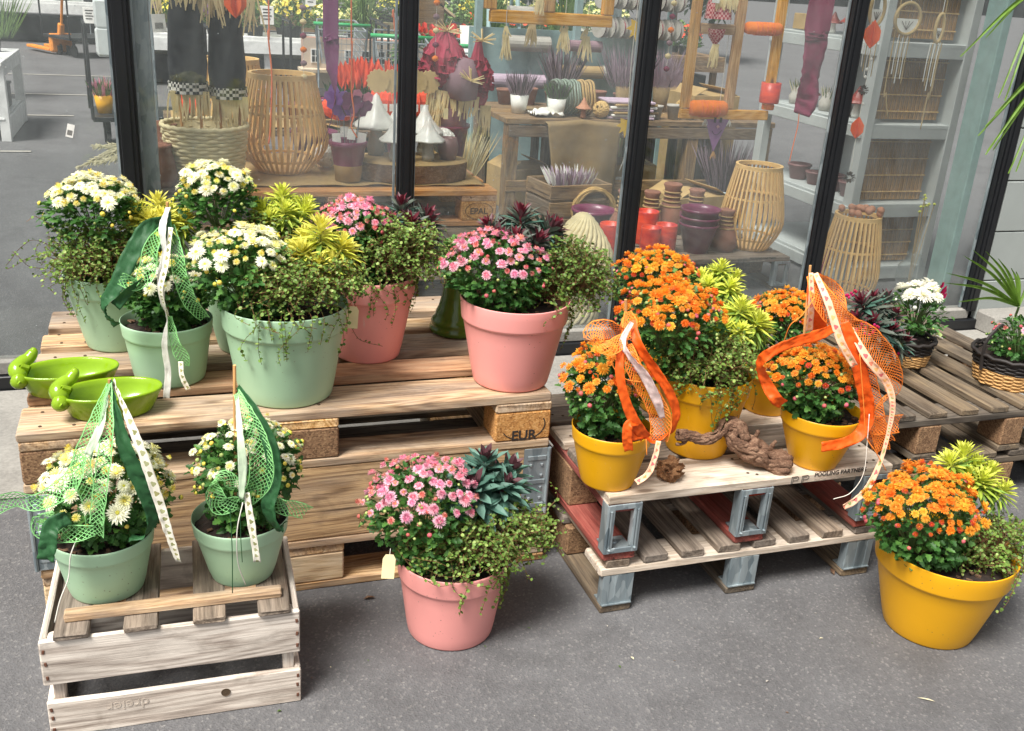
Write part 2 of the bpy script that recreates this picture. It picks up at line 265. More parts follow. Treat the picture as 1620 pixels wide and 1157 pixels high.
# ------------------------------------------------------------------ mesh helpers
class MB:
    def __init__(s): s.v = []; s.f = []; s.m = []; s.uv = {}
    def add(s, vs, fs, mi=0):
        o = len(s.v); s.v += [tuple(p) for p in vs]
        for f in fs: s.f.append(tuple(i+o for i in f)); s.m.append(mi)
        return o
    def box(s, c, d, mi=0, rot=None, b=0.0):
        x, y, z = (k/2 for k in d)
        if b <= 0:
            vs = [Vector((i, j, k)) for i in (-x, x) for j in (-y, y) for k in (-z, z)]
            fs = [(0, 1, 3, 2), (4, 6, 7, 5), (0, 4, 5, 1), (2, 3, 7, 6), (0, 2, 6, 4), (1, 5, 7, 3)]
        else:                                    # bevelled box: an octagonal bar with chamfered ends
            vs = []; fs = []
            def ring(px, sy, sz): return [Vector((px, a, e)) for a, e in ((-sy+b, -sz), (sy-b, -sz), (sy, -sz+b), (sy, sz-b), (sy-b, sz), (-sy+b, sz), (-sy, sz-b), (-sy, -sz+b))]
            for px, k in ((-x, b), (-x+b, 0), (x-b, 0), (x, b)): vs += ring(px, y-k*0.999, z-k*0.999)
            for r in range(3):
                for i in range(8): fs.append((r*8+i, r*8+(i+1) % 8, r*8+8+(i+1) % 8, r*8+8+i))
            fs.append(tuple(range(7, -1, -1))); fs.append(tuple(range(24, 32)))
        if rot: vs = [rot @ v for v in vs]
        c = Vector(c); s.add([v+c for v in vs], fs, mi)
    def lathe(s, prof, seg=32, c=(0, 0, 0), mi=0, wob=0.0, close=False):
        o = len(s.v)
        for (r, z) in prof:
            for i in range(seg):
                a = 2*math.pi*i/seg; k = 1+(wob*noise.noise((math.cos(a)*1.5, math.sin(a)*1.5, z*9+c[0])) if wob else 0)
                s.v.append((c[0]+r*k*math.cos(a), c[1]+r*k*math.sin(a), c[2]+z))
        for j in range(len(prof)-1):
            for i in range(seg):
                s.f.append((o+j*seg+i, o+j*seg+(i+1) % seg, o+(j+1)*seg+(i+1) % seg, o+(j+1)*seg+i)); s.m.append(mi)
        if close:
            s.f.append(tuple(o+(len(prof)-1)*seg+i for i in range(seg))); s.m.append(mi)
            s.f.append(tuple(o+i for i in range(seg-1, -1, -1))); s.m.append(mi)
    def tube(s, pts, r, seg=5, mi=0, cap=True, loop=False):
        pts = [Vector(p) for p in pts]; n = len(pts); o = len(s.v)
        rr = r if isinstance(r, (list, tuple)) else [r]*n
        up = None
        for i, p in enumerate(pts):
            if loop: t = pts[(i+1) % n]-pts[i-1]
            else: t = pts[min(i+1, n-1)]-pts[max(i-1, 0)]
            if t.length < 1e-9: t = Vector((0, 0, 1))
            t.normalize()
            if up is None: up = t.orthogonal().normalized()
            up = (up-t*up.dot(t)); up = up.normalized() if up.length > 1e-6 else t.orthogonal().normalized()
            w_ = t.cross(up)
            for k in range(seg):
                a = 2*math.pi*k/seg; s.v.append(tuple(p+(up*math.cos(a)+w_*math.sin(a))*rr[i]))
        for i in range(n if loop else n-1):
            j = (i+1) % n
            for k in range(seg):
                s.f.append((o+i*seg+k, o+i*seg+(k+1) % seg, o+j*seg+(k+1) % seg, o+j*seg+k)); s.m.append(mi)
        if cap and not loop:
            s.f.append(tuple(o+k for k in range(seg-1, -1, -1))); s.m.append(mi)
            s.f.append(tuple(o+(n-1)*seg+k for k in range(seg))); s.m.append(mi)
    def leaf(s, p, d, nrm, L, W, mi=0, kind='oval', fold=0.25, droop=0.0):
        """one leaf from its base p along d, facing nrm"""
        p = Vector(p); d = Vector(d).normalized(); sd_ = d.cross(Vector(nrm))
        if sd_.length < 1e-5: sd_ = d.orthogonal()
        sd_.normalize(); n_ = sd_.cross(d).normalized()
        if kind == 'lobed':
            out = ((0.1, .1), (.18, .52), (.34, .3), (.5, .6), (.66, .3), (.82, .34)); 
        elif kind == 'lance': out = ((.35, .5), (.75, .36))
        elif kind == 'round': out = ((.25, .5), (.75, .5))
        else: out = ((.4, .5), (.75, .3))
        def q(t, w_, ): return p+d*(t*L)+sd_*(w_*W)+n_*(abs(w_)*W*fold*2-droop*L*t*t)
        vs = [q(0, 0)]
        for t, w_ in out: vs += [q(t, -w_), q(t, 0), q(t, w_)]
        vs.append(q(1, 0)); k = len(out); fs = [(0, 2, 1), (0, 3, 2)]
        for i in range(k-1):
            a = 1+3*i; fs += [(a, a+1, a+4, a+3), (a+1, a+2, a+5, a+4)]
        a = 1+3*(k-1); e = len(vs)-1; fs += [(a, a+1, e), (a+1, a+2, e)]
        s.add(vs, fs, mi)
    def mesh(s, name, mats, smooth=False):
        me = bpy.data.meshes.new(name); me.from_pydata(s.v, [], s.f)
        for m in mats: me.materials.append(MAT[m])
        me.polygons.foreach_set('material_index', s.m)
        if smooth: me.polygons.foreach_set('use_smooth', [True]*len(s.f))
        if s.uv:
            ul = me.uv_layers.new(name='UVMap')
            for lp in me.loops: ul.data[lp.index].uv = s.uv.get(lp.vertex_index, (0, 0))
        me.update(); return me
    def build(s, name, mats, parent=None, loc=(0, 0, 0), rot=(0, 0, 0), smooth=False):
        if isinstance(mats, str): mats = [mats]
        return place(name, s.mesh(name, mats, smooth), parent, loc, rot)
def place(name, me, parent=None, loc=(0, 0, 0), rot=(0, 0, 0), scale=None):
    o = bpy.data.objects.new(name, me); col.objects.link(o); o.parent = parent; o.location = loc; o.rotation_euler = rot
    if scale: o.scale = scale if isinstance(scale, (tuple, list)) else (scale,)*3
    return o
def tag(o, label, cat, group=None):
    o['label'] = label; o['category'] = cat
    if group: o['group'] = group
    return o
def thing(name, label, cat, loc=(0, 0, 0), rz=0.0, group=None):
    o = bpy.data.objects.new(name, None); col.objects.link(o); o.location = loc; o.rotation_euler = (0, 0, rz); o.empty_display_size = .05
    return tag(o, label, cat, group)
def struct(o, kind='structure'): o['kind'] = kind; return o
def sharp(o, ang=40):
    """smooth shading with creases kept"""
    me = o.data; me.polygons.foreach_set('use_smooth', [True]*len(me.polygons))
    me.set_sharp_from_angle(angle=R(ang)); return o
_bc = {}
def board_mesh(l, w_, t, mat, var=0):
    """sawn board, length on X, softened uneven arrises"""
    key = (round(l, 4), round(w_, 4), round(t, 4), mat, var)
    if key in _bc: return _bc[key]
    g = random.Random(hash((round(l*1e4), round(w_*1e4), round(t*1e4), var)) & 0xffff); mb = MB(); b = min(.003, t*.18)
    n = 4; xs = [-l/2, -l/2+b]+[-l/2+l*i/n for i in range(1, n)]+[l/2-b, l/2]
    for i, x in enumerate(xs):
        e = b*.9 if i in (0, len(xs)-1) else 0
        for a, c in ((-w_/2+b, -t/2), (w_/2-b, -t/2), (w_/2, -t/2+b), (w_/2, t/2-b), (w_/2-b, t/2), (-w_/2+b, t/2), (-w_/2, t/2-b), (-w_/2, -t/2+b)):
            jy = g.uniform(-.0012, .0012); jz = g.uniform(-.0006, .0004)
            mb.v.append((x+(g.uniform(-.0015, .0015) if e else 0), (abs(a)-e)*(1 if a > 0 else -1)+jy, (abs(c)-e)*(1 if c > 0 else -1)+jz))
    for i in range(len(xs)-1):
        for k in range(8): mb.f.append((i*8+k, i*8+8+k, i*8+8+(k+1) % 8, i*8+(k+1) % 8)); mb.m.append(0)
    mb.f.append(tuple(range(8))); mb.m.append(0); e = (len(xs)-1)*8
    mb.f.append(tuple(e+7-k for k in range(8))); mb.m.append(0)
    _bc[key] = mb.mesh('board', [mat]); return _bc[key]
_bv = [0]
def board(parent, c, l, w_, t, mat, axis='x', name='board', rz=0.0, rx=0.0, ry=0.0):
    _bv[0] += 1; me = board_mesh(l, w_, t, mat, _bv[0] % 3)
    rot = (rx, ry, rz+(R(90) if axis == 'y' else 0))
    if axis == 'z': rot = (0, R(90), rz)
    return place(name, me, parent, c, rot)
def plank_front(parent, c, l, h, t, mat, name='plank'):
    """board standing on edge, face towards -Y"""
    return place(name, board_mesh(l, h, t, mat, _bv[0] % 3), parent, c, (R(90), 0, 0))
def cat_rom(ps, n=8):
    ps = [Vector(p) for p in ps]; P_ = [ps[0]*2-ps[1]]+ps+[ps[-1]*2-ps[-2]]; out = []
    for i in range(1, len(P_)-2):
        for k in range(n):
            t = k/n; a, b, c, d = P_[i-1:i+3]
            out.append(.5*((2*b)+(c-a)*t+(2*a-5*b+4*c-d)*t*t+(3*b-a-3*c+d)*t**3))
    out.append(P_[-2]); return out
def ribbon_frames(pts, n=8):
    """pts: (x, y, z, width, twist deg) -> list of (point, side, width)"""
    P_ = cat_rom([p[:3] for p in pts], n); wt = cat_rom([(p[3], p[4], 0) for p in pts], n); out = []
    for i, p in enumerate(P_):
        t = (P_[min(i+1, len(P_)-1)]-P_[max(i-1, 0)]).normalized()
        view = Vector((.34, .94, 0)); side = t.cross(view)
        if side.length < .05: side = Vector((1, 0, 0))
        side.normalize(); side = Matrix.Rotation(R(wt[i].y), 3, t) @ side
        out.append((p, side, wt[i].x, t))
    return out
def ribbon(name, parent, pts, mat, n=12, crown=0.10):
    fr = ribbon_frames(pts, n); mb = MB(); L = 0; K = 6
    for i, (p, s_, w_, t) in enumerate(fr):
        if i: L += (p-fr[i-1][0]).length
        nn = s_.cross(t)
        for k in range(K+1):
            u = k/K; off = (u-.5); c = 1-4*off*off
            cr_ = .16*w_*noise.noise(Vector((L*70, off*5, pts[0][0]*40)))+.10*w_*noise.noise(Vector((L*190, off*9, pts[0][2]*40)))
            mb.uv[len(mb.v)] = (u, L/max(.004, w_)); mb.v.append(tuple(p+s_*(off*w_*(1+.1*noise.noise(Vector((L*60, 3, pts[0][1])))))+nn*(crown*w_*c+cr_)))
    for i in range(len(fr)-1):
        for k in range(K):
            a = i*(K+1)+k; mb.f.append((a, a+1, a+K+2, a+K+1)); mb.m.append(0)
    o = mb.build(name, mat, parent, smooth=True)
    md = o.modifiers.new('thickness', 'SOLIDIFY'); md.thickness = .0003
    return o
def net_ribbon(name, parent, pts, mat, n=8, cell=.0036, sw=.0014, crown=.18):
    """open diamond mesh ribbon: crossing strands, real holes"""
    fr = ribbon_frames(pts, n); mb = MB(); L = [0.0]
    for i in range(1, len(fr)): L.append(L[-1]+(fr[i][0]-fr[i-1][0]).length)
    def S(u, l):
        l = max(0, min(L[-1]-1e-6, l)); i = 0
        while i < len(L)-2 and L[i+1] < l: i += 1
        k = (l-L[i])/max(1e-9, L[i+1]-L[i]); a, b = fr[i], fr[i+1]
        p = a[0].lerp(b[0], k); s_ = a[1].lerp(b[1], k).normalized(); w_ = a[2]*(1-k)+b[2]*k; t = a[3].lerp(b[3], k); nn = s_.cross(t)
        return p+s_*((u-.5)*w_)+nn*(crown*w_*(1-4*(u-.5)**2)), s_, t
    wm = sum(f[2] for f in fr)/len(fr); nu = max(4, int(wm/cell)); nl = max(4, int(L[-1]/(cell*1.35)))
    grid = {}
    def G(i, j):
        if (i, j) not in grid:
            p, s_, t = S(i/nu, j/nl*L[-1]); q = Vector(noise.noise_vector(p*60))*.0018; grid[i, j] = (p+q, s_, t)
        return grid[i, j]
    def strand(a, b, f=1.0):
        d = (b[0]-a[0]); nn = a[1].cross(a[2]); sd_ = d.cross(nn)
        if sd_.length < 1e-9: return
        sd_ = sd_.normalized()*sw*.5*f; up_ = nn.normalized()*sw*.4
        mb.add([a[0]-sd_, a[0]+up_, a[0]+sd_, b[0]-sd_, b[0]+up_, b[0]+sd_], [(0, 1, 4, 3), (1, 2, 5, 4)])
    for j in range(nl):
        for i in range(nu+1):
            if (i+j) % 2 == 0:
                if i < nu: strand(G(i, j), G(i+1, j+1))
                if i > 0: strand(G(i, j), G(i-1, j+1))
        strand(G(0, j), G(0, j+1), 1.5); strand(G(nu, j), G(nu, j+1), 1.5)
    return mb.build(name, mat, parent)
def text_mesh(txt, size, mat, depth=.0004, bold=0.0):
    cu = bpy.data.curves.new('letters', 'FONT'); cu.body = txt; cu.size = size; cu.extrude = depth; cu.align_x = 'LEFT'; cu.offset = bold; cu.resolution_u = 3
    o = bpy.data.objects.new('letters', cu); col.objects.link(o); bpy.context.view_layer.update()
    me = bpy.data.meshes.new_from_object(o.evaluated_get(bpy.context.evaluated_depsgraph_get())); bpy.data.objects.remove(o); bpy.data.curves.remove(cu)
    me.materials.clear(); me.materials.append(MAT[mat]); return me
def oval_ring(rx, rz, wdt, mat, a0=0, a1=360):
    mb = MB(); n = 40; full = (a1-a0) >= 360
    for i in range(n+1):
        a = R(a0+(a1-a0)*i/n)
        for k in (1, 1-wdt):
            for y in (0, .0006): mb.v.append((rx*k*math.cos(a), -y, rz*k*math.sin(a)))
    for i in range(n):
        o = i*4; mb.f += [(o+1, o+5, o+7, o+3), (o, o+4, o+5, o+1), (o+2, o+3, o+7, o+6)]; mb.m += [0]*3
    return mb.mesh('oval', [mat])

# ------------------------------------------------------------------ plants
SOIL = {}
def flower_mesh(rad, mats, outer=18, inner=13, cup=.25, seed=0, eye=.2):
    """composite flower: two whorls of strap petals round an eye; mats = outer, inner, eye"""
    g = random.Random(seed); mb = MB()
    for cnt, r0, r1, h0, lift, mi, w_ in ((outer+5, .12, 1.0, 0, cup*.25, 0, .23), (outer+3, .1, .86, .06, cup*.7, 0, .22), (inner+4, .08, .62, .14, cup*1.2, 1, .2)):
        a0 = g.random()*6
        for i in range(cnt):
            a = a0+2*math.pi*i/cnt+g.uniform(-.12, .12); c, s_ = math.cos(a), math.sin(a); k = r1*g.uniform(.86, 1.06); wv = w_*k*g.uniform(.85, 1.1)
            dz = lift*g.uniform(.6, 1.3)
            def q(t, u, z): return ((c*t-s_*u)*rad, (s_*t+c*u)*rad, z*rad)
            mb.add([q(r0, 0, h0), q(k*.62, -wv*.5, h0+dz*.75), q(k*.66, 0, h0+dz*.55), q(k*.62, wv*.5, h0+dz*.75), q(k, 0, h0+dz*.85-.04)], [(0, 2, 1), (0, 3, 2), (1, 2, 4), (2, 3, 4)], mi)
    o = len(mb.v); n = 8
    for z, r in ((.12, eye), (.26, eye*.7)):
        for i in range(n): a = 2*math.pi*i/n; mb.v.append((math.cos(a)*r*rad, math.sin(a)*r*rad, z*rad))
    for i in range(n): mb.f.append((o+i, o+(i+1) % n, o+n+(i+1) % n, o+n+i)); mb.m.append(2)
    mb.f.append(tuple(o+n+i for i in range(n))); mb.m.append(2)
    return mb.mesh('flower', mats)
def bud_mesh(rad, mat, green='leaf_mum2'):
    mb = MB(); mb.lathe([(.02*rad, -.9*rad), (.7*rad, -.5*rad), (rad, 0), (.75*rad, .6*rad), (.05*rad, .95*rad)], 7, mi=0)
    for i in range(14): mb.m[i] = 1
    return mb.mesh('bud', [mat, green], True)
FL = {
 'white': dict(f=[flower_mesh(.0205, ['pet_white', 'pet_white', 'pet_eye'], seed=i) for i in range(2)]+[flower_mesh(.017, ['pet_white', 'pet_white2', 'pet_yellow'], seed=5, cup=.45)], s=[flower_mesh(.0105, ['pet_white2', 'pet_yellow', 'pet_eyegreen'], 11, 8, .8, 3)], b=[bud_mesh(.0052, 'pet_yellow'), bud_mesh(.004, 'bud_green')]),
 'pink': dict(f=[flower_mesh(.0175, ['pet_pink', 'pet_pink2', 'pet_pink2'], 20, 16, .5, i, .16) for i in range(2)]+[flower_mesh(.015, ['pet_pink', 'pet_salmon', 'pet_amber'], 18, 14, .55, 7, .2)], s=[flower_mesh(.010, ['pet_salmon', 'bud_pink', 'bud_pink'], 12, 9, .8, 3)], b=[bud_mesh(.0052, 'bud_pink'), bud_mesh(.0042, 'bud_green')]),
 'orange': dict(f=[flower_mesh(.0185, ['pet_orange', 'pet_amber', 'pet_amber'], 18, 14, .5, i, .16) for i in range(2)]+[flower_mesh(.0165, ['pet_orange2', 'pet_orange', 'pet_orange2'], 18, 14, .5, 7, .18), flower_mesh(.0155, ['pet_amber', 'pet_amber', 'pet_orange2'], 18, 14, .5, 9, .15)], s=[flower_mesh(.010, ['pet_red', 'pet_orange2', 'pet_orange2'], 12, 9, .8, 3)], b=[bud_mesh(.0052, 'bud_pink'), bud_mesh(.004, 'bud_green')]),
}
def rosette_mesh(mats, n=62, L=.05, W=.009, seed=0, up=.9):
    """dense whorl of lance leaves on a short stem; mats from heart to skirt"""
    g = random.Random(seed); mb = MB()
    for i in range(n):
        t = i/(n-1); a = i*2.39996+g.uniform(-.2, .2); el = R(74-92*t**.8)+g.uniform(-.1, .1)
        d = Vector((math.cos(a)*math.cos(el), math.sin(a)*math.cos(el), math.sin(el))); k = (.45+.6*min(1, t*1.8))*g.uniform(.85, 1.12)
        mi = min(len(mats)-1, int(t*len(mats)*g.uniform(.75, 1.25)))
        mb.leaf(Vector((0, 0, -t*L*.75))+d*.003, d, Vector((0, 0, 1)), L*k, W*(.8+.4*t), mi, 'lance', .22, .22*t)
    mb.tube([(0, 0, 0), (0, 0, -L*1.3)], .003, 5, 0)
    return mb.mesh('rosette', mats)
RO = {
 'lime': [rosette_mesh(['leaf_lime', 'leaf_lime', 'leaf_lime2', 'leaf_limegreen'], seed=i) for i in range(3)],
 'gold': [rosette_mesh(['leaf_gold', 'leaf_gold', 'leaf_lime', 'leaf_limegreen'], seed=i+10) for i in range(3)],
 'teal': [rosette_mesh(['leaf_dusk2', 'leaf_teal', 'leaf_teal2', 'leaf_teal', 'leaf_teal', 'leaf_teal2', 'leaf_teal', 'leaf_teal'], 44, .055, .017, i+20) for i in range(3)],
 'dusk': [rosette_mesh(['leaf_wine', 'leaf_dusk2', 'leaf_dusk', 'leaf_dusk', 'leaf_teal', 'leaf_dusk', 'leaf_dusk', 'leaf_teal'], 50, .055, .012, i+30) for i in range(3)],
}
def sph(g, lo, hi):
    a = g.uniform(0, 2*math.pi); c = g.uniform(math.cos(hi), math.cos(lo)); s_ = math.sqrt(max(0, 1-c*c)); return Vector((math.cos(a)*s_, math.sin(a)*s_, c))
def mum(parent, c, rx, ry, rz, kind, nf, seed, low=62, name='chrysanthemum', nb=None, nleaf=1050, fscale=1.0, skirt=True):
    """bushy chrysanthemum: dome of lobed leaves on stems, each flower and bud an own piece"""
    fscale *= {'orange': .8, 'pink': .8, 'white': .93}.get(kind, 1); nf = int(nf*{'orange': 1.4, 'pink': 1.3}.get(kind, 1.05))
    g = random.Random(seed); mb = MB(); c = Vector(c)
    def dome(d, k=1.0):
        q = 1+.2*noise.noise(d*2.6+Vector((seed, 0, 0))); return Vector((d.x*rx*k*q, d.y*ry*k*q, d.z*rz*k*q))
    soil = SOIL.get(parent.name); zs = min(-.02, soil[1]*.88-c.z) if soil else -rz*.5; pull = Vector((-c.x*.5, -c.y*.5, 0))
    for i in range(nleaf):
        d = sph(g, 0, R(150)); k = g.uniform(.5, .95)
        p = dome(d, k)
        if d.z < 0: q_ = -d.z; p = Vector((p.x*(1-.25*q_), p.y*(1-.25*q_), zs*q_*1.25))+pull*q_
        out = (Vector((d.x, d.y, max(.0, d.z)+.2))+Vector((g.uniform(-.7, .7), g.uniform(-.7, .7), g.uniform(-.5, .5)))).normalized()
        mb.leaf(p, out, d+Vector((0, 0, .9)), g.uniform(.013, .024), g.uniform(.010, .017), 0 if g.random() < .6 else 1, 'lobed', .15, g.uniform(.1, .4))
    for i in range(40):
        d = sph(g, 0, R(75)); mb.tube([Vector((d.x*.012, d.y*.012, -rz*.55)), dome(d, .5)+Vector((0, 0, -.02)), dome(d, .98)], .0013, 4, 2, False)
    pl = mb.build(name, ['leaf_mum', 'leaf_mum2', 'stem'], parent, c); pl['kind'] = 'stuff'
    F = FL[kind]; pts = []; tries = 0
    rad = .0185*fscale; nf = int(nf*1.45)
    while len(pts) < nf and tries < nf*60:
        tries += 1; d = sph(g, 0, R(low)); p = dome(d)
        sep = rad*g.uniform(.85, 1.35)*(1.0+.5*(1-d.z)) 
        if all((p-q).length > sep for q, _ in pts): pts.append((p, d))
    for p, d in pts:
        edge = d.z < math.cos(R(low*.8)); big = g.random() > (.42 if edge else (.2 if kind == 'white' else .12))
        me = g.choice(F['f']) if big else g.choice(F['s'])
        nr = (Vector((d.x/rx, d.y/ry, d.z/rz)).normalized()+Vector((g.uniform(-.45, .45), g.uniform(-.45, .45), .35))).normalized()
        q = nr.to_track_quat('Z', 'Y') ; o = place('flower', me, pl, p*g.uniform(.93, 1.06)+nr*.003); o.rotation_euler = (q @ Matrix.Rotation(g.uniform(0, 6.3), 3, 'Z').to_quaternion()).to_euler()
        k = g.uniform(.68, 1.18)*fscale; o.scale = (k, k, k*g.uniform(.9, 1.2))
    for i in range(nb if nb is not None else nf//2):
        d = sph(g, R(25), R(min(100, low+32))); p = dome(d, 1.02)
        o = place('bud', g.choice(F['b']), pl, p); o.rotation_euler = d.to_track_quat('Z', 'Y').to_euler(); k = g.uniform(.8, 1.25); o.scale = (k, k, k)
    return pl
def euphorbia(parent, c, spots, kind, seed, size=1.0):
    """several leaf rosettes rising on fleshy stems; spots are offsets from c"""
    g = random.Random(seed); mb = MB(); c = Vector(c)
    for s_ in spots: mb.tube([Vector((s_[0]*.25, s_[1]*.25, -.09)), Vector((s_[0]*.7, s_[1]*.7, s_[2]*.4-.03)), Vector(s_)+Vector((0, 0, -.02))], .0035, 5, 0)
    pl = mb.build('euphorbia', ['stem'], parent, c)
    for s_ in spots:
        v = Vector(s_); tl = Vector((v.x*3, v.y*3, .35+g.uniform(0, .1)))
        q = tl.to_track_quat('Z', 'Y'); o = place('rosette', g.choice(RO[kind]), pl, v); o.rotation_euler = (q @ Matrix.Rotation(g.uniform(0, 6.3), 3, 'Z').to_quaternion()).to_euler()
        k = size*g.uniform(.88, 1.15); o.scale = (k, k, k)
    return pl
def creeper(parent, c, rx, ry, rz, seed, n=150, trails=(), leaf=.0075, mats=('leaf_vine', 'leaf_vine2', 'leaf_vine3'), name='creeping_vine', fill=.5, spill=16):
    """wiry creeping plant: tangled thin stems set with tiny round leaves; trails hang or wander off"""
    g = random.Random(seed); mb = MB(); c = Vector(c)
    def leaves(path, step, lf):
        acc = 0
        for a, b in zip(path, path[1:]):
            seg = (b-a).length; t = 0
            while acc+seg-t >= step:
                t += step-acc; acc = 0; p = a.lerp(b, min(1, t/seg)); d = Vector((g.uniform(-1, 1), g.uniform(-1, 1), g.uniform(-.4, .9)))
                l = lf*g.uniform(.7, 1.3); r_ = g.random()
                mb.leaf(p, d, Vector((g.uniform(-.6, .6), g.uniform(-1, .2), 1)), l, l*.95, 1 if r_ < .55 else (2 if r_ < .85 else 3), 'round', .1)
            acc += seg-t
    for i in range(n):
        d = sph(g, 0, R(135)); d.z = d.z*.9 if d.z > 0 else d.z*.8
        e = Vector((d.x*rx, d.y*ry, d.z*rz))*g.uniform(.6, 1.18); b = Vector((e.x*.15+g.uniform(-.4, .4)*rx, e.y*.15+g.uniform(-.4, .4)*ry, -rz*.35))
        m1 = b.lerp(e, .5)+Vector((g.uniform(-1, 1)*rx*.25, g.uniform(-1, 1)*ry*.25, g.uniform(.1, .5)*rz)); e2 = e+Vector((g.uniform(-.02, .02), g.uniform(-.02, .02), g.uniform(-.03, .005)))
        path = cat_rom([b, m1, e, e2], 4); mb.tube(path, .0006, 3, 0, False); leaves(path[4:], .0085, leaf)
    for tr in trails:
        path = cat_rom([Vector(p)-Vector(parent.location)-c for p in tr], 8); path = [p+Vector(noise.noise_vector(p*25+Vector((seed, 0, 0))))*.006 for p in path]
        mb.tube(path, .0007, 3, 0, False); leaves(path, .013, leaf*.95)
    soil = SOIL.get(parent.name)
    if soil and spill:
        rt_, h_ = soil; base = math.atan2(c.y-.05, c.x)
        for k in range(spill):
            a = base+g.uniform(-.9, .9); dv = Vector((math.cos(a), math.sin(a), 0)); a2 = a+g.uniform(-.35, .35); dv2 = Vector((math.cos(a2), math.sin(a2), 0)); z0 = g.uniform(.015, .12)
            path = [dv*rt_*.7+Vector((0, 0, h_+.01)), dv*(rt_*.96)+Vector((0, 0, h_+.014)), dv*(rt_+.007)+Vector((0, 0, h_-.006)), dv2*(rt_+.006)+Vector((0, 0, h_-z0*.6)), dv2*(rt_+.004-z0*.12)+Vector((0, 0, h_-z0))]
            path = cat_rom([p-c for p in path], 5); mb.tube(path, .0006, 3, 0, False); leaves(path, .010, leaf)
    pl = mb.build(name, ['stem_brown', *mats], parent, c); pl['kind'] = 'stuff'; return pl
def pot_mesh(rb, rt, h, lip=.26, mat='pot_green'):
    """tapered plastic pot with a raised collar"""
    mb = MB(); z1 = h*(1-lip); rr = lambda z: rb+(rt*.93-rb)*z/z1
    prof = [(rb*.2, .004), (rb*.9, .004), (rb*.93, 0), (rb*.985, .0025), (rb, .006)]+[(rr(z1*k), z1*k) for k in (.2, .4, .6, .8, .985)]
    prof += [(rr(z1)+.001, z1+.001), (rt*.962, z1+.0035), (rt*.968, z1+.008), (rt*.985, h*.9), (rt, h-.004), (rt*.997, h-.001), (rt*.985, h), (rt*.97, h-.003), (rt*.955, h-.02), (rt*.92, h*.78)]
    mb.lathe(prof, 64); return mb.mesh('pot', [mat], True)
def planter(label, loc, rb, rt, h, mat, seed, group, cat='planter', tagged=None, rz=0.0):
    t = thing('planter', label, cat, loc, rz, group); SOIL[t.name] = (rt, h); pm = pot_mesh(rb, rt, h, mat='pot_'+mat); pm.set_sharp_from_angle(angle=R(50)); place('pot', pm, t)
    g = random.Random(seed); mb = MB(); n = 26
    mb.v.append((0, 0, h*.87))
    for j in range(1, 5):
        for i in range(n): a = 2*math.pi*i/n; r_ = rt*.945*j/4; mb.v.append((r_*math.cos(a), r_*math.sin(a), h*.87-.006*(j == 4)+g.uniform(-.004, .004)))
    for i in range(n): mb.f.append((0, 1+i, 1+(i+1) % n)); mb.m.append(0)
    for j in range(3):
        for i in range(n): mb.f.append((1+j*n+i, 1+j*n+n+i, 1+j*n+n+(i+1) % n, 1+j*n+(i+1) % n)); mb.m.append(0)
    for i in range(40):
        a = g.uniform(0, 6.3); r_ = rt*.88*math.sqrt(g.random()); mb.box((r_*math.cos(a), r_*math.sin(a), h*.87+.003), (g.uniform(.006, .016), g.uniform(.004, .009), .004), 1, Matrix.Rotation(g.uniform(0, 3), 3, 'Z') @ Matrix.Rotation(g.uniform(-.4, .4), 3, 'X'))
    mb.build('soil', ['soil', 'bark'], t); return t
# ================================================================== the setting
def sheet(name, x0, x1, y0, y1, z, mat):
    mb = MB(); mb.add([(x0, y0, z), (x1, y0, z), (x1, y1, z), (x0, y1, z)], [(0, 1, 2, 3)]); return struct(mb.build(name, mat))
sheet('ground', -120, 120, -120, 120, 0, 'asphalt')
sheet('concrete_strip', -6, 8, .62, 1.40, .004, 'concrete')
YW = 1.45

# ================================================================== pallets
def euro_pallet(label, loc, mats=('pallet_wood', 'pallet_wood'), block='chip_block', rz=0.0, stamp=None):
    t = thing('pallet', label, 'pallet', loc, rz, 'block pallets')
    wd = mats[0]
    for k, (y, b) in enumerate(((.068, .136), (.238, .094), (.4, .136), (.562, .094), (.732, .136))): board(t, (.6+rnd.uniform(-.004, .004), y+rnd.uniform(-.004, .004), .133), 1.2, b, .022, mats[k % len(mats)], name='deck_board', rz=rnd.uniform(-.003, .003))
    for x in (.0725, .6, 1.1275): board(t, (x, .4, .111), .8, .145, .0218, wd, 'y', 'cross_board')
    for x in (.0725, .6, 1.1275):
        for y, d in ((.05, .1), (.4, .145), (.75, .1)):
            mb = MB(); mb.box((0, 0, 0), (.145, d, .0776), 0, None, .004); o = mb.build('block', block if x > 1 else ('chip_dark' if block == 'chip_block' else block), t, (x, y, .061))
            if stamp and x > 1 and y < .1:
                txt, full = stamp
                lt = place('stamp_lettering', text_mesh(txt, .034 if full else .036, 'print_black' if not full else 'cone_brown', .0003, .0008), o, (-.038 if full else -.03, -.0505, -.012 if full else -.036), (R(90), 0, 0))
                place('stamp_oval', oval_ring(.058, .034 if full else .04, .05, 'print_black' if not full else 'cone_brown', *((0, 360) if full else (205, 385))), o, (0, -.0503, 0 if full else 0.002))
    for y, b in ((.05, .1), (.4, .145), (.75, .1)): board(t, (.6, y, .011), 1.2, b, .022, wd if y < .1 else 'dark_wood', name='bottom_board')  # inner boards in darker wood: shade of the deck gaps put into colour
    return t
def nails(parent, spots, r=.0042, mat='cone_brown'):
    mb = MB(); mb.lathe([(r, 0), (r*.8, .0012), (.0002, .0015)], 7); me = mb.mesh('nail', [mat])
    for p in spots: place('nail', me, parent, (p[0]+rnd.uniform(-.01, .01), p[1]+rnd.uniform(-.008, .008), p[2]))
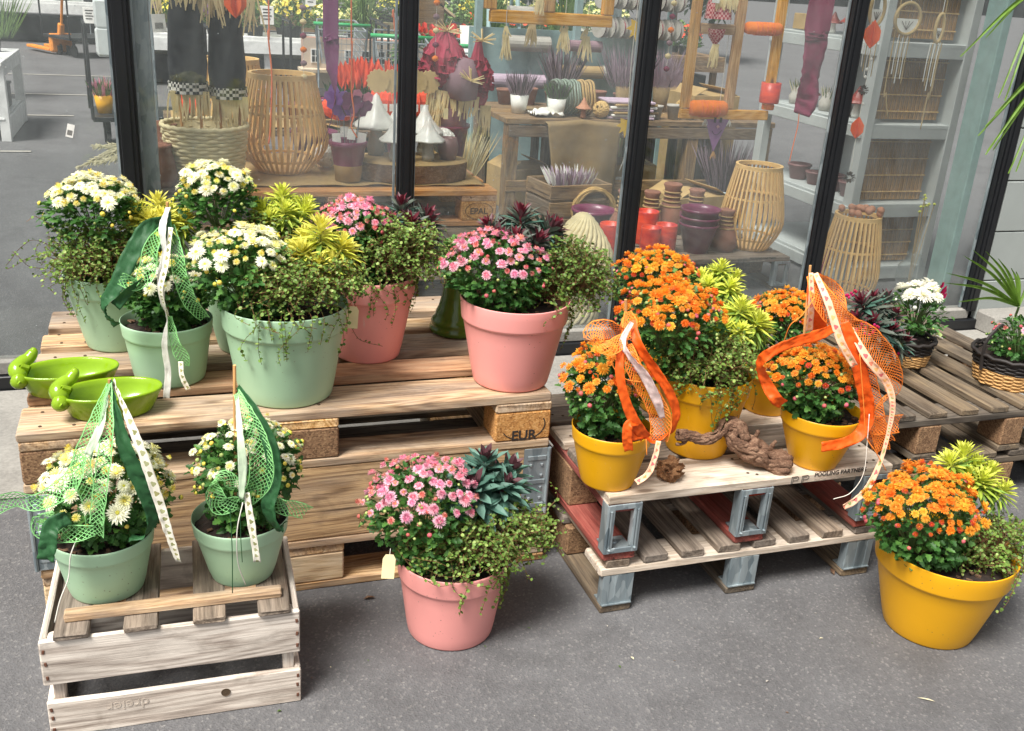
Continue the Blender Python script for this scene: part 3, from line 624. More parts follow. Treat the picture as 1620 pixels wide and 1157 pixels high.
def collar(label, loc):
    t = thing('pallet_collar', label, 'pallet collar', loc, 0)
    plank_front(t, (.6, .0115, .0975), 1.192, .194, .02, 'collar_wood'); plank_front(t, (.6, .7885, .0975), 1.192, .194, .02, 'collar_wood')
    for x in (.0115, 1.1885): place('plank', board_mesh(.754, .194, .02, 'collar_wood', 1), t, (x, .4, .0975), (R(90), 0, R(90)))
    for x, s_ in ((0, 1), (1.2, -1)):
        for y, e in ((0, 1), (.8, -1)):
            mb = MB(); mb.box((x+s_*.034, y-e*.0012, .0975), (.07, .0022, .188), 0, None, .0008); mb.box((x-s_*.0012, y+e*.034, .0975), (.0022, .07, .188), 0, None, .0008)
            for z in (.03, .0975, .165):
                mb.box((x+s_*.034, y-e*.003, z), (.05, .003, .012), 0, None, .001); mb.box((x-s_*.003, y+e*.034, z), (.003, .05, .012), 0, None, .001)
            for z in (.05, .08, .115, .145):
                for dx in (.02, .05): mb.box((x+s_*dx, y-e*.0035, z), (.008, .004, .008), 1, None, .0015)
            mb.tube([(x+s_*.002, y-e*.002, .004), (x+s_*.002, y-e*.002, .191)], .005, 8)
            mb.build('hinge', ['galvanised', 'wire_grey'], t)
    return t
euro_pallet('lowest pallet of the tall left stack, its bottom board on the asphalt', (0.012, .004, 0), ('pallet_wood', 'dark_wood', 'dark_wood', 'dark_wood', 'dark_wood'), 'pale_wood')  # darker deck behind the front board paints shade under the stack's gaps
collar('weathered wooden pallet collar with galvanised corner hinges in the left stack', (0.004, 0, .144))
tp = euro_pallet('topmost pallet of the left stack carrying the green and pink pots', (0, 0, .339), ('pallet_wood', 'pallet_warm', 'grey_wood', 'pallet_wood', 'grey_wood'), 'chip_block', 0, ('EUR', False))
nails(tp, [(x, y, .1445) for x in (.04, .1, .57, .63, 1.09, 1.16) for y in (.03, .11, .205, .265, .36, .44, .535, .6, .69, .77)])

# half pallets with steel feet under the yellow pots
def steel_frame(parent, x, z0, h, w_, y, name='steel_bracket', solid=False):
    mb = MB(); b = w_*.185; d = .0025
    if solid:
        for k in range(5):
            xx = -w_/2+w_*(k+.5)/5; mb.box((x+xx, y+(.0012 if k % 2 else 0), z0+h/2), (w_/5*1.02, .003, h), 0, Matrix.Rotation(0, 3, 'X'))
        mb.box((x-w_/2, y+.012, z0+h/2), (.003, .024, h)); mb.box((x+w_/2, y+.012, z0+h/2), (.003, .024, h)); mb.box((x, y+.02, z0+.002), (w_, .05, .003))
    else:
        for sx in (-1, 1): mb.box((x+sx*(w_/2-b/2), y, z0+h/2), (b, .004, h), 0, None, .0012)
        for zz, hh in ((z0+b*.45, b*.9), (z0+h-b*.45, b*.9)): mb.box((x, y+.0006, zz), (w_-2*b+.002, .004, hh), 0, None, .0012)
        for sx in (-1, 1):
            mb.box((x+sx*(w_/2+.0005), y+.016, z0+h/2), (.003, .034, h), 0, None, .001); mb.box((x+sx*(w_/2-b*.5), y-.003, z0+h/2), (b*.4, .004, h*.78), 0, None, .0015)
            mb.box((x+sx*(w_/2-b-.001), y+.008, z0+h/2), (.003, .018, h-1.8*b), 0, None, .001)
            mb.lathe([(.0045, 0), (.003, .002), (.0003, .0026)], 8, (x+sx*(w_/2-b*.6), y-.006, z0+.014))
        mb.box((x, y+.035, z0+.003), (w_*.8, .06, .003)); mb.lathe([(.008, 0), (.006, .004), (.001, .0045)], 8, (x, y+.04, z0+.005))
    return mb.build(name, 'galvanised', parent)
def half_pallet_top(label, loc, red=True, text=None, group='steel footed half pallets'):
    t = thing('half_pallet', label, 'pallet', loc, 0, group); rw = 'red_wood' if red else 'dark_wood'
    for i, (y, b, m) in enumerate(((.0725, .145, 'white_wood'), (.215, .1, 'slat_wood'), (.34, .1, 'white_wood'), (.46, .1, 'slat_wood'), (.55, .09, 'white_wood'))):
        board(t, (.4, y, .164), .8, b, .024, m if red else 'slat_wood', name='deck_board')
    for x in (.043, .4, .757):
        board(t, (x, .3, .1415), .6, .085, .0205, rw, 'y', 'cross_board'); board(t, (x, .3, .011), .6, .085, .0215, rw, 'y', 'runner')
        steel_frame(t, x, .022, .132, .085, -.004); o = steel_frame(t, x, .022, .132, .085, .604)
        mb = MB(); mb.box((0, 0, 0), (.085, .14, .109), 0, None, .004); mb.build('block', 'chip_dark', t, (x, .3, .0765))
    nails(t, [(x, y, .1763) for x in (.03, .06, .385, .42, .74, .77) for y in (.03, .11, .2, .33, .45)])
    if text:
        big, mk = text; tl = place('print_lettering', text_mesh(big, .0165, 'print_black', .0002, .0003), t, (.56, -.0012, .1675), (R(90), 0, 0))
        place('print_lettering', text_mesh('FOR THE LONG TERM', .009, 'print_faint', .0002), t, (.562, -.0012, .1565), (R(90), 0, 0))
        for dx in (0, .03):
            mb = MB(); pth = [(0, 0, -.012), (0, 0, .008), (.016, 0, .008), (.02, 0, .003), (.016, 0, -.003), (.004, 0, -.003)]
            mb.tube([(p[0], 0, p[2]) for p in pth], .0008, 4); pth2 = [(.004, 0, -.012), (.004, 0, .004), (.014, 0, .004)]; mb.tube(pth2, .0006, 4)
            mb.build('print_mark', 'print_black', t, (.495+dx, -.0012, .166))
    return t
hp = half_pallet_top('upper half pallet with red runners and printed front board under the yellow pots', (1.256, -.255, .15), True, ('POOLING PARTNERS', 1))
def half_pallet_low(label, loc):
    t = thing('half_pallet', label, 'pallet', loc, 0, 'steel footed half pallets')
    for i in range(8): board(t, (.043+i*.102, .3, .1385), .6, .064, .022, 'slat_wood', 'y', 'slat')
    for y in (.05, .3, .55): board(t, (.4, y, .1165), .8, .1, .0215, 'white_wood' if y < .1 else 'slat_wood', name='stringer')
    for x in (.05, .4, .75):
        board(t, (x, .3, .011), .6, .085, .0215, 'dark_wood', 'y', 'runner')
        steel_frame(t, x, .022, .084, .078, .001, 'steel_foot', True)
        mb = MB(); mb.box((0, 0, 0), (.085, .14, .082), 0, None, .004); mb.build('block', 'chip_dark', t, (x, .3, .0635))
    return t
half_pallet_low('lower half pallet with grey slats and solid steel feet on the asphalt', (1.256, -.255, 0))

# dark slatted pallets at the right
def slat_pallet(label, loc, blk='chip_dark'):
    t = thing('pallet', label, 'pallet', loc, 0, 'dark slatted pallets at the right')
    for i in range(9): board(t, (.033+i*.1155, .56, .146), 1.12, .066, .02, 'dark_wood', 'y', 'slat')
    for y in (.05, .56, 1.07): board(t, (.52, y, .1245), 1.04, .1, .0225, 'dark_wood', name='stringer')
    for x in (.04, .362, .683, 1.0):
        for y in (.05, .56, 1.07): mb = MB(); mb.box((0, 0, 0), (.082, .1, .0915), 0, None, .004); mb.build('block', blk, t, (x, y, .0672))
        board(t, (x, .56, .0105), 1.12, .09, .0208, 'dark_wood', 'y', 'runner')
    return t
slat_pallet('lower dark slatted pallet at the right edge, on the asphalt', (2.07, .03, 0)); slat_pallet('upper dark slatted pallet at the right carrying the two planted baskets', (2.07, .03, .156))

# wooden crate upside down
cr = thing('crate', 'whitewashed wooden fruit crate turned upside down, front left on the asphalt', 'crate', (.05, -.375, 0), R(-1.6))
for y in (.006, .284):
    plank_front(cr, (.24, y, .174), .48, .1, .012, 'crate_wood', 'side_board'); plank_front(cr, (.24, y, .041), .48, .082, .012, 'crate_wood', 'side_board')
for x in (.006, .474):
    for z, h in ((.174, .1), (.041, .082)): place('end_board', board_mesh(.265, h, .012, 'crate_wood', 1), cr, (x, .145, z), (R(90), 0, R(90)))
for x in (.024, .456):
    for y in (.024, .266): board(cr, (x, y, .112), .222, .022, .022, 'crate_wood', 'z', 'corner_post')
for x in (.058, .181, .307, .431): board(cr, (x, .142, .232), .296, .062, .0135, 'slat_wood', 'y', 'bottom_slat')
board(cr, (.245, .048, .2455), .405, .032, .0125, 'pallet_wood', name='batten')
mb = MB(); mb.box((0, 0, 0), (.005, .002, .009), 0, None, .0008); fj = mb.mesh('nail', ['rust'])
for x in (.007, .473):
    for z in (.142, .172, .204, .02, .045, .068): place('nail', fj, cr, (x+rnd.uniform(-.001, .001), -.0004, z+rnd.uniform(-.003, .003)), (0, rnd.uniform(-.2, .2), 0))
place('stamp_lettering', text_mesh('dreier', .032, 'print_faint', .0002), cr, (.185, -.0008, .064), (R(90), R(180), 0))
mb = MB(); mb.lathe([(.0095, 0), (.009, .0012), (.007, .0005), (.0002, .0008)], 16); mb.build('knot', 'cone_brown', cr, (.33, -.0003, .05), (R(90), 0, 0))

# ================================================================== planters
def W2L(t, pts): 
    o = Vector(t.location); return [tuple(Vector(p[:3])-o)+tuple(p[3:]) for p in pts]
def loc_(t, p): return Vector(p)-Vector(t.location)
def ring_spots(g, n, rx, ry, z=0.0, zj=.012):
    out = [(0, 0, z+.015)]
    for i in range(n-1):
        a = 2*math.pi*i/(n-1)+g.uniform(-.3, .3); out.append((rx*math.cos(a)*g.uniform(.75, 1.1), ry*math.sin(a)*g.uniform(.75, 1.1), z-g.uniform(0, zj)-.01))
    return out
GG, GP, GY = 'sage green plastic pots', 'salmon pink plastic pots', 'mustard yellow plastic pots'
# --- sage green
g1 = planter('sage green pot with white chrysanthemums at the back left of the top pallet', (.185, .52, .483), .078, .118, .197, 'green', 1, GG)
mum(g1, loc_(g1, (0.156, 0.500, 0.819)), .118, .10, .095, 'white', 50, 11, 58)
euphorbia(g1, loc_(g1, (0.304, 0.520, 0.804)), ring_spots(random.Random(1), 11, .065, .055, .035, .04), 'gold', 1, 1.1)
creeper(g1, loc_(g1, (0.157, 0.460, 0.726)), 0.124, 0.095, 0.098, 31, 304, [[(0.081, 0.460, 0.744), (0.031, 0.440, 0.782), (-0.011, 0.430, 0.762), (-0.042, 0.430, 0.725)], [(0.079, 0.450, 0.715), (0.018, 0.430, 0.715), (-0.024, 0.420, 0.758)], [(0.078, 0.460, 0.791), (0.035, 0.450, 0.833), (0.009, 0.440, 0.828)], [(0.091, 0.440, 0.686), (0.074, 0.420, 0.645), (0.098, 0.420, 0.595), (0.111, 0.420, 0.659)], [(0.121, 0.420, 0.691), (0.130, 0.410, 0.629), (0.114, 0.400, 0.681)], [(0.066, 0.450, 0.731), (0.013, 0.440, 0.743), (-0.039, 0.420, 0.720)]], fill=.5)
g0 = planter('rearmost sage green pot with white chrysanthemums, almost hidden behind the others', (.52, .45, .483), .09, .13, .21, 'green', 2, GG)
mum(g0, loc_(g0, (0.446, 0.460, 0.856)), .10, .095, .10, 'white', 52, 12, 62)
euphorbia(g0, loc_(g0, (0.605, 0.470, 0.836)), ring_spots(random.Random(2), 10, .062, .055, .035, .05), 'lime', 2)
creeper(g0, loc_(g0, (0.573, 0.440, 0.778)), 0.130, 0.084, 0.078, 32, 176)
g2 = planter('smaller sage green pot with dark green and white ribbons, between the big green pots', (.309, .265, .483), .081, .105, .15, 'green', 3, GG)
mum(g2, loc_(g2, (0.319, 0.265, 0.692)), .105, .09, .085, 'white', 26, 13, 66, nb=30)
g3 = planter('largest sage green pot with white chrysanthemums at the front of the top pallet', (.568, .128, .483), .108, .145, .225, 'green', 4, GG)
mum(g3, loc_(g3, (0.479, 0.130, 0.773)), .125, .11, .10, 'white', 56, 14, 66)
euphorbia(g3, loc_(g3, (0.652, 0.130, 0.823)), ring_spots(random.Random(3), 11, .066, .055, .045, .05), 'gold', 3, 1.1)
creeper(g3, loc_(g3, (0.602, 0.070, 0.765)), 0.135, 0.079, 0.078, 33, 368, [[(0.488, 0.000, 0.748), (0.493, -0.015, 0.710), (0.485, -0.014, 0.682)], [(0.520, -0.010, 0.736), (0.525, -0.020, 0.696), (0.544, -0.020, 0.680)], [(0.560, -0.010, 0.734), (0.579, -0.020, 0.701), (0.621, -0.010, 0.687)], [(0.650, 0.000, 0.741), (0.685, 0.000, 0.725), (0.692, 0.020, 0.658)], [(0.463, 0.020, 0.743), (0.449, 0.010, 0.718), (0.479, -0.010, 0.702)]])
c1 = planter('sage green pot with white chrysanthemums and trailing green net, left on the crate', (.167, -.232, .2388), .071, .098, .132, 'green', 5, GG)
mum(c1, loc_(c1, (0.185, -0.235, 0.443)), .125, .11, .095, 'white', 60, 15, 78, fscale=1.1)
c2 = planter('sage green pot with small yellow-white chrysanthemums, right on the crate', (.431, -.241, .2388), .064, .097, .138, 'green', 6, GG)
mum(c2, loc_(c2, (0.449, -0.245, 0.476)), .108, .10, .10, 'white', 46, 16, 80, nb=70, fscale=.72)
# --- salmon pink
p1 = planter('salmon pink pot with a paper tag, behind the largest green pot', (.803, .345, .483), .085, .124, .224, 'pink', 7, GP)
mum(p1, loc_(p1, (0.770, 0.345, 0.803)), .098, .09, .085, 'pink', 44, 17, 70)
euphorbia(p1, loc_(p1, (0.898, 0.400, 0.820)), ring_spots(random.Random(4), 12, .085, .06, .03, .03), 'dusk', 4, 1.15)
creeper(p1, loc_(p1, (0.862, 0.300, 0.767)), 0.124, 0.095, 0.098, 34, 368, [[(0.746, 0.230, 0.726), (0.807, 0.220, 0.691), (0.781, 0.210, 0.715), (0.743, 0.210, 0.684)], [(0.722, 0.220, 0.617), (0.761, 0.220, 0.573), (0.817, 0.220, 0.544)], [(0.874, 0.240, 0.735), (0.889, 0.230, 0.696), (0.854, 0.220, 0.709)], [(0.969, 0.300, 0.764), (1.010, 0.300, 0.788), (0.986, 0.310, 0.828)]])
p2 = planter('salmon pink pot with pink chrysanthemums at the right end of the top pallet', (1.123, .108, .483), .095, .136, .22, 'pink', 8, GP)
mum(p2, loc_(p2, (1.066, 0.110, 0.751)), .132, .11, .105, 'pink', 52, 18, 72)
euphorbia(p2, loc_(p2, (1.160, 0.210, 0.833)), ring_spots(random.Random(5), 12, .10, .06, .035, .03), 'dusk', 5, 1.15)
creeper(p2, loc_(p2, (1.274, 0.120, 0.741)), 0.108, 0.095, 0.111, 35, 400, [[(1.220, 0.060, 0.713), (1.234, 0.050, 0.699), (1.227, 0.050, 0.683)], [(1.322, 0.100, 0.778), (1.386, 0.100, 0.743), (1.410, 0.100, 0.692)]], mats=('leaf_vine2', 'leaf_vine', 'leaf_vine2'))
p3 = planter('salmon pink pot with pink chrysanthemums standing on the asphalt', (.898, -.213, 0), .1, .13, .205, 'pink', 9, GP)
mum(p3, loc_(p3, (0.820, -0.220, 0.321)), .128, .11, .115, 'pink', 56, 19, 80, nb=46)
euphorbia(p3, loc_(p3, (0.969, -0.190, 0.367)), ring_spots(random.Random(6), 7, .06, .055, .035, .05), 'teal', 6, 1.4)
creeper(p3, loc_(p3, (0.956, -0.250, 0.259)), 0.162, 0.095, 0.091, 36, 480, [[(0.756, -0.330, 0.277), (0.808, -0.345, 0.247), (0.864, -0.350, 0.226), (0.922, -0.345, 0.230), (0.959, -0.340, 0.237)], [(0.747, -0.310, 0.289), (0.768, -0.340, 0.258), (0.822, -0.350, 0.216), (0.892, -0.350, 0.214)], [(0.770, -0.330, 0.282), (0.834, -0.350, 0.262), (0.907, -0.350, 0.203), (0.973, -0.330, 0.171)], [(1.009, -0.260, 0.204), (1.058, -0.260, 0.163), (1.068, -0.260, 0.127)], [(1.059, -0.240, 0.236), (1.125, -0.230, 0.238), (1.122, -0.230, 0.187)], [(0.706, -0.240, 0.362), (0.677, -0.250, 0.325), (0.716, -0.260, 0.302)], [(1.078, -0.220, 0.289), (1.132, -0.200, 0.287), (1.179, -0.190, 0.250)], [(1.087, -0.220, 0.271), (1.147, -0.200, 0.302), (1.127, -0.200, 0.355)]])
# --- mustard yellow
y0 = planter('rearmost mustard yellow pot of orange chrysanthemums, hidden behind the tall yellow pot', (1.63, .19, .3262), .08, .118, .21, 'yellow', 10, GY)
mum(y0, loc_(y0, (1.581, 0.260, 0.660)), .125, .10, .095, 'orange', 56, 20, 66)
euphorbia(y0, loc_(y0, (1.791, 0.270, 0.658)), ring_spots(random.Random(7), 8, .055, .05, .04, .05), 'lime', 7)
creeper(y0, loc_(y0, (1.794, 0.250, 0.590)), 0.108, 0.084, 0.065, 37, 128)
y1 = planter('mustard yellow pot with a red-orange ribbon bow on the half pallet corner', (1.284, -.176, .3262), .064, .096, .145, 'yellow', 11, GY)
mum(y1, loc_(y1, (1.259, -0.170, 0.555)), .102, .095, .10, 'orange', 46, 21, 74, nb=40)
y2 = planter('tall mustard yellow pot in the middle of the half pallet, behind the driftwood', (1.586, -.058, .3262), .078, .118, .217, 'yellow', 12, GY)
mum(y2, loc_(y2, (1.467, -0.060, 0.660)), .135, .115, .115, 'orange', 74, 22, 70)
euphorbia(y2, loc_(y2, (1.677, -0.030, 0.647)), ring_spots(random.Random(8), 11, .062, .055, .04, .035), 'lime', 8, .95)
creeper(y2, loc_(y2, (1.561, -0.100, 0.587)), 0.130, 0.089, 0.078, 38, 416, [[(1.505, -0.175, 0.571), (1.538, -0.180, 0.505), (1.563, -0.170, 0.431)], [(1.548, -0.175, 0.568), (1.597, -0.180, 0.517), (1.600, -0.165, 0.442)], [(1.482, -0.170, 0.571), (1.508, -0.180, 0.532), (1.576, -0.180, 0.535)], [(1.675, -0.100, 0.545), (1.712, -0.100, 0.491), (1.712, -0.100, 0.438)], [(1.556, -0.180, 0.553), (1.573, -0.175, 0.466), (1.560, -0.165, 0.411)]])
y3 = planter('mustard yellow pot with long orange net ribbons at the right of the half pallet', (1.852, -.193, .3262), .06, .102, .147, 'yellow', 13, GY)
mum(y3, loc_(y3, (1.816, -0.190, 0.538)), .112, .10, .095, 'orange', 54, 23, 74, nb=40)
y4 = planter('mustard yellow pot half hidden behind the ribboned pot at the right', (1.915, .135, .3262), .066, .1, .147, 'yellow', 14, GY)
mum(y4, loc_(y4, (1.950, 0.160, 0.566)), .10, .09, .09, 'orange', 44, 24, 66)
y5 = planter('large mustard yellow pot with orange chrysanthemums standing on the asphalt at the right', (2.052, -.487, 0), .106, .162, .232, 'yellow', 15, GY)
mum(y5, loc_(y5, (1.949, -0.490, 0.304)), .138, .12, .125, 'orange', 80, 25, 76, nb=40)
euphorbia(y5, loc_(y5, (2.133, -0.440, 0.367)), [(-.06, .03, .05), (.0, .05, .055), (.005, -.02, .02), (.055, .01, .02), (.06, -.04, -.005), (.03, .03, .03), (-.02, 0, .02)], 'lime', 9, 1.05)
creeper(y5, loc_(y5, (2.140, -0.520, 0.237)), 0.140, 0.095, 0.078, 39, 288, [[(2.288, -0.450, 0.214), (2.347, -0.440, 0.219), (2.399, -0.440, 0.156)], [(2.219, -0.500, 0.217), (2.283, -0.500, 0.172), (2.285, -0.500, 0.135)]])

# --- sticks, ribbons and cords stuck into the pots
def stick(t, pts, r=.0032, mat='stick'): mb = MB(); mb.tube(W2L(t, pts), r, 6); mb.build('stick', mat, t)
def cord(t, pts, mat, r=.0012): mb = MB(); mb.tube(cat_rom([p[:3] for p in W2L(t, pts)], 8), r, 5); mb.build('cord', mat, t, smooth=True)
# left crate pot
stick(c1, [(0.208, -0.250, 0.695), (0.191, -0.240, 0.424)])
net_ribbon('net_ribbon', c1, W2L(c1, [(0.207, -0.260, 0.692, 0.008303, 0), (0.185, -0.330, 0.656, 0.01937, 10), (0.154, -0.350, 0.568, 0.0346, 0), (0.168, -0.355, 0.492, 0.0346, -10), (0.164, -0.350, 0.423, 0.03114, 0)]), 'net_green')
net_ribbon('net_ribbon', c1, W2L(c1, [(0.156, -0.350, 0.594, 0.02076, 0), (0.133, -0.360, 0.544, 0.0346, 20), (0.077, -0.350, 0.507, 0.03114, 10), (0.035, -0.340, 0.512, 0.03114, -10), (-0.012, -0.340, 0.492, 0.02768, 0)]), 'net_green')
net_ribbon('net_ribbon', c1, W2L(c1, [(0.166, -0.360, 0.442, 0.02076, 0), (0.123, -0.360, 0.441, 0.03114, 30), (0.081, -0.350, 0.447, 0.03114, 20), (0.072, -0.340, 0.469, 0.02076, 60), (0.098, -0.330, 0.470, 0.02076, 90)]), 'net_green')
net_ribbon('net_ribbon', c1, W2L(c1, [(0.209, -0.260, 0.692, 0.008303, 0), (0.204, -0.350, 0.639, 0.02076, 0), (0.186, -0.365, 0.547, 0.02491, 0), (0.170, -0.370, 0.460, 0.02352, 0)]), 'net_green')
ribbon('satin_ribbon', c1, W2L(c1, [(0.208, -0.250, 0.692, 0.01288, 0), (0.218, -0.320, 0.662, 0.0276, 20), (0.232, -0.360, 0.597, 0.03312, 10), (0.257, -0.365, 0.526, 0.03312, -10), (0.269, -0.360, 0.462, 0.0276, -40), (0.252, -0.360, 0.420, 0.0184, -80), (0.224, -0.350, 0.412, 0.02208, -100)]), 'satin_green')
ribbon('satin_ribbon', c1, W2L(c1, [(0.125, -0.360, 0.476, 0.0276, 0), (0.097, -0.365, 0.464, 0.03128, 10), (0.088, -0.370, 0.432, 0.03128, 0), (0.080, -0.372, 0.397, 0.03128, 0)]), 'satin_green')
ribbon('printed_ribbon', c1, W2L(c1, [(0.213, -0.250, 0.691, 0.01558, 0), (0.235, -0.340, 0.669, 0.01804, 10), (0.257, -0.370, 0.606, 0.01804, 0), (0.280, -0.375, 0.503, 0.01804, -10), (0.293, -0.375, 0.434, 0.01722, 0), (0.307, -0.370, 0.360, 0.01558, 20)]), 'print_ribbon_green')
ribbon('printed_ribbon', c1, W2L(c1, [(0.206, -0.260, 0.687, 0.00984, 0), (0.194, -0.340, 0.648, 0.0164, 20), (0.167, -0.355, 0.595, 0.01312, 0)]), 'sheer_mint')
cord(c1, [(0.135, -0.360, 0.430), (0.122, -0.370, 0.400), (0.114, -0.370, 0.354), (0.096, -0.372, 0.310), (0.083, -0.378, 0.267)], 'cord_white')
# right crate pot
stick(c2, [(0.431, -0.270, 0.716), (0.422, -0.250, 0.402)])
net_ribbon('net_ribbon', c2, W2L(c2, [(0.432, -0.280, 0.665, 0.01532, 0), (0.447, -0.340, 0.632, 0.03829, 0), (0.466, -0.360, 0.574, 0.04595, 10), (0.462, -0.365, 0.510, 0.04213, -10), (0.431, -0.360, 0.465, 0.02681, -20)]), 'net_green')
net_ribbon('net_ribbon', c2, W2L(c2, [(0.423, -0.360, 0.470, 0.02298, 0), (0.390, -0.370, 0.473, 0.03446, 30), (0.378, -0.370, 0.508, 0.03676, 60), (0.396, -0.360, 0.528, 0.03064, 110), (0.422, -0.350, 0.502, 0.02298, 150)]), 'net_green')
net_ribbon('net_ribbon', c2, W2L(c2, [(0.487, -0.360, 0.470, 0.02298, 0), (0.503, -0.365, 0.454, 0.03446, 0), (0.532, -0.360, 0.442, 0.03676, 0), (0.553, -0.355, 0.428, 0.03446, 0)]), 'net_green')
ribbon('satin_ribbon', c2, W2L(c2, [(0.435, -0.270, 0.672, 0.01176, 0), (0.460, -0.330, 0.646, 0.02016, 0), (0.485, -0.360, 0.585, 0.02688, -10), (0.490, -0.365, 0.520, 0.02856, 0), (0.476, -0.370, 0.456, 0.02688, 10), (0.494, -0.365, 0.404, 0.0252, 50), (0.511, -0.350, 0.410, 0.0168, 80)]), 'satin_green')
ribbon('sheer_ribbon', c2, W2L(c2, [(0.432, -0.280, 0.659, 0.0084, 0), (0.431, -0.360, 0.610, 0.01344, 0), (0.432, -0.375, 0.552, 0.0168, 0), (0.427, -0.375, 0.485, 0.01008, 20)]), 'sheer_mint')
ribbon('printed_ribbon', c2, W2L(c2, [(0.437, -0.375, 0.498, 0.01148, 0), (0.442, -0.380, 0.445, 0.01476, 0), (0.447, -0.380, 0.395, 0.01476, 10), (0.452, -0.375, 0.342, 0.01394, 0)]), 'print_ribbon_green')
cord(c2, [(0.430, -0.370, 0.475), (0.417, -0.375, 0.418), (0.416, -0.365, 0.341), (0.429, -0.350, 0.278)], 'cord_white'); cord(c2, [(0.406, -0.370, 0.471), (0.406, -0.375, 0.377), (0.403, -0.365, 0.272)], 'satin_green', .001); cord(c2, [(0.425, -0.370, 0.462), (0.423, -0.375, 0.403), (0.424, -0.370, 0.343)], 'satin_green', .0008)
# ribboned green pot on the pallet
stick(g2, [(0.328, 0.240, 0.915), (0.315, 0.260, 0.639)])
ribbon('satin_ribbon', g2, W2L(g2, [(0.325, 0.200, 0.889, 0.0112, 0), (0.282, 0.160, 0.875, 0.032, 0), (0.242, 0.140, 0.814, 0.0368, 0), (0.214, 0.130, 0.761, 0.0352, 10), (0.186, 0.130, 0.722, 0.032, 40), (0.187, 0.120, 0.693, 0.032, 60), (0.207, 0.120, 0.670, 0.024, 20)]), 'satin_green')
ribbon('satin_ribbon', g2, W2L(g2, [(0.331, 0.200, 0.903, 0.0096, 0), (0.326, 0.150, 0.873, 0.0208, 20), (0.313, 0.140, 0.833, 0.016, 0)]), 'satin_green')
ribbon('satin_ribbon', g2, W2L(g2, [(0.207, 0.120, 0.714, 0.024, 0), (0.246, 0.110, 0.759, 0.024, 60), (0.267, 0.120, 0.776, 0.016, 100)]), 'satin_green')
ribbon('white_ribbon', g2, W2L(g2, [(0.329, 0.200, 0.913, 0.0126, 0), (0.315, 0.140, 0.882, 0.0162, 0), (0.315, 0.130, 0.829, 0.0126, 20), (0.304, 0.120, 0.775, 0.0144, -30), (0.305, 0.120, 0.717, 0.0135, 20), (0.311, 0.140, 0.673, 0.0108, 60), (0.302, 0.140, 0.613, 0.0135, 0), (0.305, 0.140, 0.543, 0.0153, 0), (0.297, 0.135, 0.480, 0.0153, 0)]), 'satin_white')
ribbon('printed_ribbon', g2, W2L(g2, [(0.332, 0.140, 0.882, 0.00984, 0), (0.316, 0.115, 0.805, 0.01312, 0), (0.302, 0.110, 0.749, 0.01312, 20), (0.314, 0.130, 0.684, 0.00984, 40)]), 'print_ribbon_green')
net_ribbon('net_ribbon', g2, W2L(g2, [(0.322, 0.180, 0.884, 0.00888, 0), (0.290, 0.130, 0.844, 0.0296, 0), (0.276, 0.120, 0.790, 0.037, 0), (0.253, 0.120, 0.763, 0.0296, 40), (0.222, 0.120, 0.778, 0.02516, 10)]), 'net_green')
net_ribbon('net_ribbon', g2, W2L(g2, [(0.335, 0.180, 0.879, 0.00888, 0), (0.341, 0.130, 0.828, 0.0259, 0), (0.346, 0.120, 0.774, 0.03108, 0), (0.364, 0.130, 0.711, 0.0333, 0), (0.393, 0.150, 0.665, 0.0222, 0)]), 'net_green')
net_ribbon('net_ribbon', g2, W2L(g2, [(0.317, 0.140, 0.680, 0.00888, 0), (0.324, 0.135, 0.621, 0.0259, 20), (0.338, 0.135, 0.582, 0.03108, 0), (0.345, 0.140, 0.556, 0.0148, 0)]), 'net_green')
ribbon('printed_ribbon', g2, W2L(g2, [(0.334, 0.135, 0.571, 0.01148, 0), (0.335, 0.130, 0.538, 0.0123, 0), (0.347, 0.130, 0.502, 0.0123, 0)]), 'print_ribbon_green')
# orange bow pot
stick(y1, [(1.275, -0.190, 0.785), (1.318, -0.170, 0.519)])
net_ribbon('net_ribbon', y1, W2L(y1, [(1.279, -0.200, 0.742, 0.02, 0), (1.252, -0.240, 0.721, 0.03, 0), (1.200, -0.260, 0.743, 0.045, 20), (1.168, -0.260, 0.733, 0.05, 60), (1.170, -0.270, 0.715, 0.05, 90), (1.206, -0.280, 0.709, 0.04, 120), (1.243, -0.270, 0.725, 0.024, 160)]), 'net_orange', cell=.0034, sw=.0017)
net_ribbon('net_ribbon', y1, W2L(y1, [(1.278, -0.200, 0.762, 0.012, 0), (1.276, -0.220, 0.742, 0.03, 0), (1.254, -0.260, 0.721, 0.03, 0)]), 'net_orange', sw=.002)
net_ribbon('net_ribbon', y1, W2L(y1, [(1.245, -0.280, 0.714, 0.02, 0), (1.261, -0.300, 0.662, 0.036, 10), (1.311, -0.300, 0.592, 0.04, 0), (1.339, -0.300, 0.536, 0.046, 0), (1.341, -0.300, 0.480, 0.042, -10)]), 'net_orange', cell=.0034, sw=.0017)
ribbon('satin_ribbon', y1, W2L(y1, [(1.271, -0.240, 0.757, 0.0128, 0), (1.272, -0.280, 0.713, 0.0208, 20), (1.313, -0.290, 0.655, 0.0224, 10), (1.350, -0.300, 0.604, 0.0208, 0), (1.376, -0.300, 0.548, 0.0208, -20), (1.367, -0.300, 0.502, 0.0192, -50), (1.330, -0.300, 0.482, 0.016, -80), (1.301, -0.300, 0.500, 0.016, -120), (1.267, -0.310, 0.508, 0.024, -160)]), 'satin_orange')
ribbon('satin_ribbon', y1, W2L(y1, [(1.230, -0.280, 0.715, 0.0144, 0), (1.225, -0.300, 0.658, 0.0192, 10), (1.242, -0.310, 0.594, 0.0208, 0), (1.269, -0.315, 0.541, 0.0256, 0), (1.303, -0.310, 0.498, 0.0272, 0)]), 'satin_orange')
